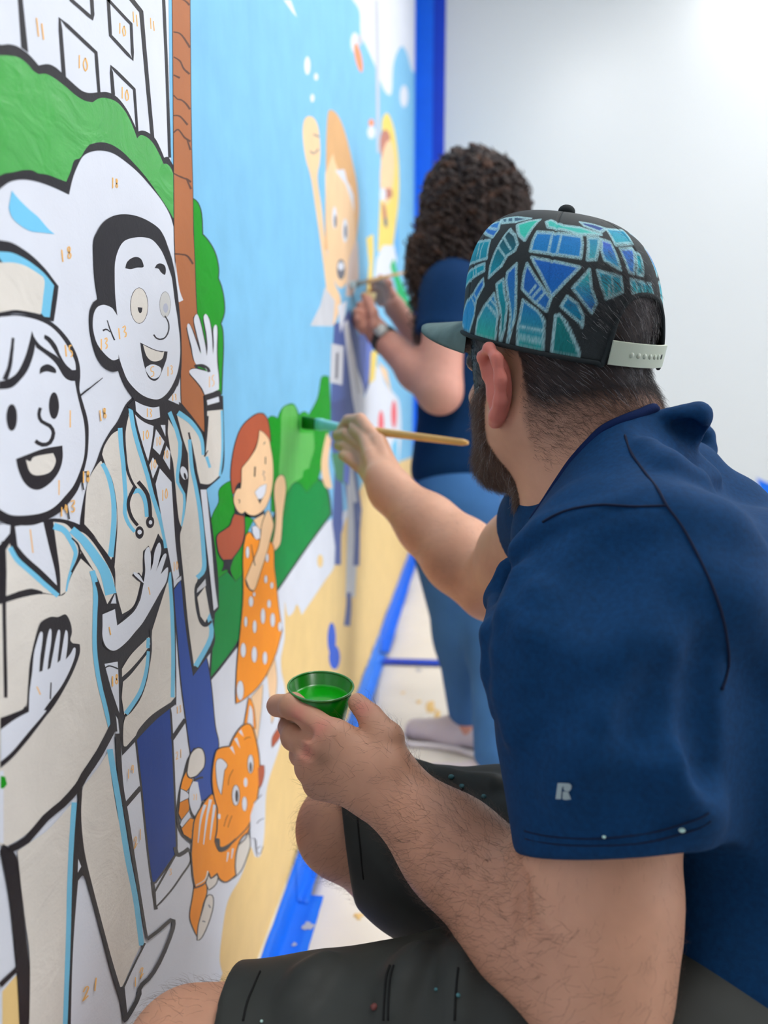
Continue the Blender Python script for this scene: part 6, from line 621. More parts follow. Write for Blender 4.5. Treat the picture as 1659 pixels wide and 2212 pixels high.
6 N 1 3340,2691,3348,2698,3354,2702,3360,2704,3364,2697,3362,2692,3358,2686,3352,2680,3346,2674,3341,2669,3334,2664,3330,2655,3346,2653,3353,2655,3365,2658,3375,2660,3332,2697,3340,2704,3346,2708,3359,2708,3372,2694,3370,2687,3366,2681,3360,2674,3355,2668,3348,2663,3342,2658,3334,2657,3340,2660,3346,2661,3358,2664,3368,2666 
6 N 1 3410,2716,3404,2662,3418,2712,3412,2656 
6 N 1 2792,2334,2798,2334,2806,2336,2814,2336,2818,2336,2826,2330,2829,2324,2826,2322,2818,2318,2810,2316,2801,2314,2792,2312,2782,2310,2775,2304,2796,2293,2804,2291,2813,2289,2822,2287,2830,2284,2784,2343,2790,2344,2797,2346,2806,2346,2814,2344,2831,2332,2839,2317,2834,2312,2827,2308,2818,2306,2810,2304,2800,2302,2790,2300,2778,2306,2789,2303,2798,2301,2806,2299,2815,2296,2824,2294 
6 N 1 2897,2316,2879,2267,2908,2308,2890,2258 
6 N 1 3272,2012,3266,1966,3282,2004,3276,1957 
6 N 1 3330,1989,3340,1994,3347,1996,3356,1995,3360,1991,3353,1983,3346,1978,3340,1974,3332,1971,3324,1968,3322,1958,3340,1953,3348,1953,3355,1953,3363,1952,3370,1952,3321,1998,3331,2003,3338,2006,3352,2003,3371,1984,3363,1974,3356,1969,3350,1965,3342,1962,3334,1958,3322,1963,3332,1962,3339,1963,3346,1962,3354,1962,3362,1962 
6 N 1 3754,2269,3768,2265,3778,2262,3779,2256,3766,2255,3776,2242,3778,2234,3772,2232,3752,2244,3748,2276,3763,2271,3782,2262,3787,2249,3774,2250,3784,2238,3786,2227,3776,2226,3754,2239 
6 N 1 3925,2864,3932,2868,3938,2870,3944,2863,3944,2856,3934,2847,3924,2840,3913,2834,3936,2826,3952,2824,3916,2869,3924,2873,3937,2874,3953,2860,3952,2850,3943,2842,3933,2835,3922,2831,3930,2832,3946,2830 
6 N 1 3986,2862,3982,2813,3996,2858,3990,2808 
6 N 1 3962,3128,3958,3088,3972,3124,3968,3084 
6 N 1 4000,3112,4011,3112,4014,3106,4004,3100,4011,3090,4012,3081,4008,3076,3994,3084,3994,3116,4014,3116,4022,3102,4014,3096,4020,3087,4021,3076,4013,3072,3992,3080 
6 N 1 4160,2486,4164,2490,4173,2479,4168,2474,4161,2470,4152,2465,4178,2451,4151,2492,4166,2494,4183,2475,4178,2468,4170,2464,4161,2462,4178,2455 
6 N 1 4204,2475,4201,2437,4215,2470,4211,2431 
"""
build_paint([(PN[int(a)], b, int(c), [int(t) for t in d.split(",")], e) for a, b, c, d, e in ((l.split(" ")+[""])[:5] for l in ROWS.strip().split("\n"))])
# ================================================================ organic modelling: blended distance fields, meshed as one continuous surface
# shapes: ('c', a, b, ra, rb, k) tapered limb; ('f', a, b, ra, rb, n, s, k) limb flattened by s along n; ('e', c, (rx, ry, rz), axes, k) ellipsoid;
# ('h', p, n, k) half-space cut; a leading '-' carves the shape out
def _prim(pr, P):
    t = pr[0].lstrip('-')
    if t == 'c' or t == 'f':
        a = np.array(pr[1], np.float32); b = np.array(pr[2], np.float32); ra, rb = pr[3], pr[4]
        ab = b-a; v = P-a; u = np.clip((v@ab)/max(float(ab@ab), 1e-9), 0, 1); v = v-u[..., None]*ab; r = ra+(rb-ra)*u
        if t == 'f':
            n = np.array(pr[5], np.float32); s = pr[6]
            v = v+n*((v@n)*(1/s-1))[..., None]
            return (np.sqrt((v*v).sum(-1))-r)*min(1., s)
        return np.sqrt((v*v).sum(-1))-r
    if t == 'e':
        R = np.array(pr[3], np.float32); q = ((P-np.array(pr[1], np.float32))@R.T)/np.array(pr[2], np.float32)
        l = np.sqrt((q*q).sum(-1)); g = q/np.array(pr[2], np.float32); gl = np.sqrt((g*g).sum(-1))
        return np.where(gl > 1e-6, l*(l-1)/np.maximum(gl, 1e-6), -min(pr[2])).astype(np.float32)
    if t == 'h':
        return (P-np.array(pr[1], np.float32))@np.array(pr[2], np.float32)
def sdf(prims, P):
    d = np.full(P.shape[:-1], 9., np.float32)
    for pr in prims:
        di = _prim(pr, P); k = pr[-1]
        if pr[0][0] == '-' or pr[0] == 'h':
            e = di if pr[0] == 'h' else -di
            h = np.clip(.5-.5*(d-e)/k, 0, 1); d = d*(1-h)+e*h+k*h*(1-h)
        else:
            h = np.clip(.5+.5*(d-di)/k, 0, 1); d = d*(1-h)+di*h-k*h*(1-h)
    return d
def sdf_mesh(prims, res, pad=.03, extra=None):
    """Surface nets on the sparse blocks that the surface crosses; returns vertices and quads."""
    lo = np.full(3, 9.); hi = -lo
    for pr in prims:
        t = pr[0]
        if t in 'cf':
            r = max(pr[3], pr[4])*(1.0 if t == 'c' else max(1, pr[6]))
            for p in pr[1:3]: lo = np.minimum(lo, np.array(p)-r); hi = np.maximum(hi, np.array(p)+r)
        elif t == 'e': lo = np.minimum(lo, np.array(pr[1])-max(pr[2])); hi = np.maximum(hi, np.array(pr[1])+max(pr[2]))
    lo -= pad; hi += pad
    B = 16; bs = B*res; nb = np.ceil((hi-lo)/bs).astype(int)
    gi = np.stack(np.meshgrid(*[np.arange(n) for n in nb], indexing='ij'), -1).reshape(-1, 3)
    cen = (lo+(gi+.5)*bs).astype(np.float32); hd = bs*.5*1.7321
    D = [_prim(pr, cen) for pr in prims]; tot = sdf(prims, cen)
    act = np.where(np.abs(tot) < hd*1.35+.012)[0]
    off = np.stack(np.meshgrid(*[np.arange(B+1)]*3, indexing='ij'), -1).astype(np.float32)*res
    N = nb*B+2; CI = []; CP = []; Q = []
    cid = lambda i: (i[..., 0]*N[1]+i[..., 1])*N[2]+i[..., 2]
    for a in act:
        c = D; use = []
        near = min((D[j][a] for j in range(len(prims)) if prims[j][0] in 'cfe'), default=0)
        for j, pr in enumerate(prims):
            if pr[0] == 'h': use.append(pr)
            elif D[j][a] < max(near, 0)+2.1*hd+2*pr[-1]+.01: use.append(pr)
        o = lo+gi[a]*bs; P = (off+o.astype(np.float32))
        V = sdf(use, P)
        if extra is not None: V = V+extra(P)
        s = V < 0
        if s.all() or not s.any(): continue
        acc = np.zeros((B, B, B, 3), np.float32); cnt = np.zeros((B, B, B), np.float32)
        for ax in range(3):
            sl0 = [slice(None)]*3; sl1 = [slice(None)]*3; sl0[ax] = slice(0, B); sl1[ax] = slice(1, B+1)
            v0, v1 = V[tuple(sl0)], V[tuple(sl1)]; ch = (v0 < 0) != (v1 < 0)
            t = np.where(ch, v0/np.where(ch, v0-v1, 1), 0)
            o1, o2 = [x for x in range(3) if x != ax]
            for e1 in (0, 1):
                for e2 in (0, 1):
                    sl = [slice(0, B)]*3; sl[o1] = slice(e1, B+e1); sl[o2] = slice(e2, B+e2)
                    cc = ch[tuple(sl)]; tt = t[tuple(sl)]
                    acc[..., ax] += tt*cc; acc[..., o1] += e1*cc; acc[..., o2] += e2*cc; cnt += cc
            # quads for own edges
            sl = [slice(0, B)]*3
            idx = np.argwhere(ch[tuple(sl)])
            if len(idx):
                g = idx+gi[a]*B; sg = v0[tuple(sl)][tuple(idx.T)] < 0
                d1 = np.zeros(3, int); d1[o1] = 1; d2 = np.zeros(3, int); d2[o2] = 1
                q = np.stack([cid(g-d1-d2), cid(g-d2), cid(g), cid(g-d1)], 1)
                fl = sg if ax != 1 else ~sg
                q[~fl] = q[~fl][:, ::-1]; Q.append(q)
        m = cnt > 0; idx = np.argwhere(m)
        CI.append(cid(idx+gi[a]*B)); CP.append(o+(idx+acc[m]/cnt[m][:, None])*res)
    CI = np.concatenate(CI); CP = np.concatenate(CP); Q = np.concatenate(Q)
    od = np.argsort(CI); CI = CI[od]; CP = CP[od]
    p = np.searchsorted(CI, Q); p = np.minimum(p, len(CI)-1); ok = (CI[p] == Q).all(1)
    return CP, p[ok]
def relax(v, q, n, w=.5):
    """A few passes of Laplacian smoothing."""
    for _ in range(n):
        acc = np.zeros_like(v); cnt = np.zeros(len(v))
        for i in range(4):
            np.add.at(acc, q[:, i], v[q[:, (i+1) % 4]]+v[q[:, i-1]]); np.add.at(cnt, q[:, i], 2)
        v = v*(1-w)+w*acc/np.maximum(cnt, 1)[:, None]
    return v
def np_mesh(name, v, q, parent=None, mats=(), smooth=True, col=None, **props):
    me = bpy.data.meshes.new(name); k = q.shape[1]
    me.vertices.add(len(v)); me.vertices.foreach_set('co', np.ascontiguousarray(v, np.float32).ravel())
    me.loops.add(q.size); me.loops.foreach_set('vertex_index', np.ascontiguousarray(q, np.int32).ravel())
    me.polygons.add(len(q)); me.polygons.foreach_set('loop_start', np.arange(0, q.size, k, dtype=np.int32))
    me.update(calc_edges=True)
    if col is not None:
        at = me.color_attributes.new('tint', 'FLOAT_COLOR', 'POINT')
        at.data.foreach_set('color', np.concatenate([col, np.ones((len(v), 1))], 1).astype(np.float32).ravel())
    return link(name, me, parent, mats, smooth, **props)
def vnorm(v, q):
    n = np.cross(v[q[:, 2]]-v[q[:, 0]], v[q[:, 3]]-v[q[:, 1]]); out = np.zeros_like(v)
    for i in range(4): np.add.at(out, q[:, i], n)
    return out/np.maximum(np.linalg.norm(out, axis=1), 1e-12)[:, None]
def blob(v, c, r):
    """Soft 0..1 mask around a point."""
    return np.exp(-((v-np.array(c))**2).sum(1)/r**2)

# ================================================================ the seated painter
MAN_BODY = [
('e',(.605,.745,.64),(.105,.15,.19),((1,0,0),(0,1,0),(0,0,1)),.05),
('e',(.585,.715,.42),(.12,.16,.12),((1,0,0),(0,1,0),(0,0,1)),.05),
('c',(.4731,.6863,.8127),(.4633,.8765,.8282),.06,.06,.06),
('c',(.4246,.8026,.9656),(.4669,.7968,.8652),.06,.066,.03),
('c',(.4173,.8104,.9395),(.4369,.7968,.8552),.055,.06,.03),
('c',(.442,.7839,.983),(.4969,.7968,.8752),.046,.05,.03),
('e',(.4116,.8165,1.0442),(.098,.078,.092),((-.6789,.7287,-.0896),(-.7317,-.6817,.0),(-.0611,.0656,.996)),.02),
('e',(.3914,.8382,.9713),(.062,.062,.085),((-.6789,.7287,-.0896),(-.7317,-.6817,.0),(-.0611,.0656,.996)),.03),
('c',(.3804,.784,.949),(.3554,.8505,.8979),.026,.022,.03),
('c',(.4462,.8454,.949),(.3817,.875,.8979),.026,.022,.03),
('e',(.3633,.8684,.8942),(.02,.024,.018),((-.6789,.7287,-.0896),(-.7317,-.6817,.0),(-.0611,.0656,.996)),.02),
('c',(.3506,.8819,1.0111),(.3354,.8983,.9689),.009,.014,.012),
('e',(.3346,.8801,.962),(.01,.009,.008),((-.6789,.7287,-.0896),(-.7317,-.6817,.0),(-.0611,.0656,.996)),.008),
('e',(.3536,.8979,.962),(.01,.009,.008),((-.6789,.7287,-.0896),(-.7317,-.6817,.0),(-.0611,.0656,.996)),.008),
('c',(.3154,.8537,1.0258),(.336,.88,1.0284),.01,.011,.012),
('c',(.3813,.9151,1.0258),(.3536,.8964,1.0284),.01,.011,.012),
('-e',(.3214,.8678,1.0062),(.012,.017,.011),((-.6789,.7287,-.0896),(-.7317,-.6817,.0),(-.0611,.0656,.996)),.01),
('-e',(.3668,.9101,1.0062),(.012,.017,.011),((-.6789,.7287,-.0896),(-.7317,-.6817,.0),(-.0611,.0656,.996)),.01),
('e',(.3302,.8584,1.0073),(.012,.012,.012),((-.6789,.7287,-.0896),(-.7317,-.6817,.0),(-.0611,.0656,.996)),.003),
('e',(.3756,.9006,1.0073),(.012,.012,.012),((-.6789,.7287,-.0896),(-.7317,-.6817,.0),(-.0611,.0656,.996)),.003),
('e',(.3513,.8812,.9328),(.014,.024,.006),((-.6789,.7287,-.0896),(-.7317,-.6817,.0),(-.0611,.0656,.996)),.006),
('e',(.3526,.8798,.923),(.013,.022,.007),((-.6789,.7287,-.0896),(-.7317,-.6817,.0),(-.0611,.0656,.996)),.006),
('-e',(.3408,.8925,.9264),(.012,.02,.0015),((-.6789,.7287,-.0896),(-.7317,-.6817,.0),(-.0611,.0656,.996)),.003),
('e',(.35,.7622,.9782),(.018,.0048,.033),((-.6789,.7287,-.0896),(-.7317,-.6817,.0),(-.0611,.0656,.996)),.004),
('c',(.3383,.7779,.9885),(.3338,.7683,1.007),.0045,.0048,.006),
('c',(.3338,.7683,1.007),(.3398,.7522,1.0144),.0048,.005,.006),
('c',(.3398,.7522,1.0144),(.3467,.7383,1.0037),.005,.0052,.006),
('c',(.3467,.7383,1.0037),(.3506,.7357,.984),.0052,.0055,.006),
('c',(.3506,.7357,.984),(.3508,.7436,.9644),.0055,.0058,.006),
('c',(.3508,.7436,.9644),(.3481,.7546,.9505),.0058,.0068,.006),
('c',(.3481,.7546,.9505),(.347,.7654,.9437),.0068,.0066,.006),
('-e',(.34,.7568,.989),(.012,.008,.017),((-.6789,.7287,-.0896),(-.7317,-.6817,.0),(-.0611,.0656,.996)),.004),
('e',(.4701,.8742,.9782),(.018,.0048,.033),((-.6789,.7287,-.0896),(-.7317,-.6817,.0),(-.0611,.0656,.996)),.004),
('c',(.4553,.8869,.9885),(.4652,.8908,1.007),.0045,.0048,.006),
('c',(.4652,.8908,1.007),(.4809,.8836,1.0144),.0048,.005,.006),
('c',(.4809,.8836,1.0144),(.4942,.8757,1.0037),.005,.0052,.006),
('c',(.4942,.8757,1.0037),(.4965,.8717,.984),.0052,.0055,.006),
('c',(.4965,.8717,.984),(.4886,.872,.9644),.0055,.0058,.006),
('c',(.4886,.872,.9644),(.4779,.8755,.9505),.0058,.0068,.006),
('c',(.4779,.8755,.9505),(.4672,.8773,.9437),.0068,.0066,.006),
('-e',(.4762,.8837,.989),(.012,.008,.017),((-.6789,.7287,-.0896),(-.7317,-.6817,.0),(-.0611,.0656,.996)),.004),
('c',(.4431,.6563,.8127),(.4337,.6058,.6644),.066,.063,.03),
('c',(.4337,.6058,.6644),(.4272,.5704,.5606),.062,.061,.03),
('c',(.4281,.5754,.5754),(.4244,.5552,.5161),.06,.056,.02),
('c',(.4244,.5552,.5161),(.3791,.5914,.5359),.054,.053,.02),
('c',(.3791,.5914,.5359),(.3156,.6422,.5636),.052,.043,.03),
('c',(.3156,.6422,.5636),(.2432,.7002,.5952),.041,.034,.03),
('c',(.2374,.7006,.6005),(.1954,.7036,.6391),.026,.018,.014),
('c',(.2354,.7007,.5983),(.1785,.7043,.6207),.026,.018,.014),
('c',(.2346,.7019,.5961),(.1717,.7141,.6024),.026,.019,.014),
('c',(.2351,.7033,.5933),(.1757,.7263,.5789),.026,.0175,.014),
('c',(.1954,.7036,.6391),(.1472,.7346,.6561),.014099999999999998,.01269,.005),
('c',(.1472,.7346,.6561),(.1251,.7611,.6448),.01269,.01175,.002),
('c',(.1251,.7611,.6448),(.119,.7888,.63),.01175,.00987,.002),
('e',(.1472,.7346,.6561),(.01404,.01404,.01404),((1,0,0),(0,1,0),(0,0,1)),.003),
('c',(.1785,.7043,.6207),(.1485,.7349,.6226),.014099999999999998,.012972,.005),
('c',(.1485,.7349,.6226),(.1356,.7656,.6195),.012972,.01175,.002),
('c',(.1356,.7656,.6195),(.1441,.7869,.6201),.01175,.010339999999999998,.002),
('e',(.1485,.7349,.6226),(.014352,.014352,.014352),((1,0,0),(0,1,0),(0,0,1)),.003),
('c',(.1717,.7141,.6024),(.1523,.7517,.5956),.01504,.012219999999999998,.005),
('c',(.1523,.7517,.5956),(.1518,.7804,.5978),.012219999999999998,.01128,.002),
('c',(.1518,.7804,.5978),(.164,.7892,.6008),.01128,.00987,.002),
('e',(.1523,.7517,.5956),(.013519999999999999,.013519999999999999,.013519999999999999),((1,0,0),(0,1,0),(0,0,1)),.003),
('c',(.1757,.7263,.5789),(.1618,.7595,.5725),.01363,.010809999999999998,.005),
('c',(.1618,.7595,.5725),(.165,.7827,.576),.010809999999999998,.00987,.002),
('c',(.165,.7827,.576),(.1755,.7876,.5816),.00987,.008459999999999999,.002),
('e',(.1618,.7595,.5725),(.01196,.01196,.01196),((1,0,0),(0,1,0),(0,0,1)),.003),
('c',(.2432,.7002,.5952),(.2497,.6891,.6188),.028,.022,.02),
('c',(.2497,.6891,.6188),(.2475,.7021,.6403),.01974,.01551,.005),
('c',(.2475,.7021,.6403),(.2291,.7196,.6547),.01551,.01269,.002),
('c',(.2291,.7196,.6547),(.214,.7354,.6621),.01269,.00987,.002),
('e',(.2475,.7021,.6403),(.01716,.01716,.01716),((1,0,0),(0,1,0),(0,0,1)),.003),
('c',(.2353,.6975,.6172),(.2091,.7037,.6301),.02,.013,.016),
('c',(.4333,.9065,.8282),(.3968,1.0051,.7641),.062,.058,.03),
('c',(.3968,1.0051,.7641),(.3603,1.1036,.6999),.056,.05,.02),
('c',(.3603,1.1036,.6999),(.3154,1.1436,.7327),.05,.054,.02),
('c',(.3154,1.1436,.7327),(.2642,1.1892,.7702),.053,.045,.03),
('c',(.2642,1.1892,.7702),(.2002,1.2462,.817),.043,.036,.03),
('c',(.1965,1.2551,.826),(.1691,1.3199,.8915),.028,.0175,.014),
('c',(.1953,1.2571,.8237),(.159,1.3364,.8728),.028,.0175,.014),
('c',(.1947,1.2567,.8216),(.1545,1.3334,.8551),.028,.017,.014),
('c',(.1947,1.2552,.8196),(.1543,1.3208,.8385),.028,.016,.014),
('c',(.1691,1.3199,.8915),(.1329,1.3626,.9316),.0135,.0115,.005),
('c',(.1329,1.3626,.9316),(.1075,1.387,.9293),.0115,.0105,.002),
('c',(.1075,1.387,.9293),(.0945,1.3936,.914),.0105,.0095,.002),
('c',(.159,1.3364,.8728),(.1056,1.3761,.9047),.0135,.0112,.005),
('c',(.1056,1.3761,.9047),(.087,1.3972,.902),.0112,.0105,.002),
('c',(.087,1.3972,.902),(.0916,1.4,.8901),.0105,.0095,.002),
('c',(.1545,1.3334,.8551),(.1027,1.3727,.8833),.013,.0108,.005),
('c',(.1027,1.3727,.8833),(.0911,1.3868,.884),.0108,.0102,.002),
('c',(.0911,1.3868,.884),(.1037,1.3882,.884),.0102,.009,.002),
('c',(.1543,1.3208,.8385),(.1134,1.3456,.8637),.012,.0098,.005),
('c',(.1134,1.3456,.8637),(.1028,1.3602,.8675),.0098,.0092,.002),
('c',(.1028,1.3602,.8675),(.1143,1.3619,.8707),.0092,.0082,.002),
('c',(.2002,1.2462,.817),(.1781,1.2527,.8421),.03,.022,.02),
('c',(.1781,1.2527,.8421),(.1613,1.2908,.872),.018,.0145,.005),
('c',(.1613,1.2908,.872),(.1441,1.339,.9009),.0145,.0125,.002),
('c',(.1441,1.339,.9009),(.1206,1.3663,.9167),.0125,.0105,.002),
('c',(.53,.6,.4),(.2009,.5735,.4015),.085,.072,.03),
('c',(.2229,.5753,.4014),(.0912,.5646,.402),.07,.058,.02),
('c',(.0912,.5646,.402),(.177,.5663,.3043),.047,.043,.02),
('c',(.1704,.5662,.3118),(.365,.57,.09),.043,.034,.02),
('c',(.385,.57,.045),(.305,.57,.04),.034,.034,.02),
('c',(.305,.57,.04),(.225,.59,.035),.034,.026,.02),
('c',(.54,.83,.41),(.2728,.8284,.454),.085,.072,.03),
('c',(.2906,.8285,.4511),(.1837,.8279,.4687),.07,.054,.02),
('c',(.1837,.8279,.4687),(.2421,.8782,.364),.047,.043,.02),
('c',(.2376,.8744,.3721),(.395,1.01,.09),.043,.034,.02),
('c',(.415,1.01,.045),(.335,1.01,.04),.034,.034,.02),
('c',(.335,1.01,.04),(.255,1.03,.035),.034,.026,.02),
('-c',(.1712,.7007,.6412),(.1635,.709,.6419),.005,.005,.004),
('-c',(.1635,.709,.6419),(.1553,.7147,.6448),.005,.005,.004),
('-c',(.1553,.7147,.6448),(.1483,.7206,.6458),.005,.005,.004),
('-c',(.1738,.6867,.627),(.1652,.6931,.6282),.005,.005,.004),
('-c',(.1652,.6931,.6282),(.1556,.7076,.6257),.005,.005,.004),
('-c',(.3673,.555,.5986),(.3665,.545,.5861),.006,.006,.006),
('-c',(.3665,.545,.5861),(.3652,.5359,.5714),.006,.006,.006)]
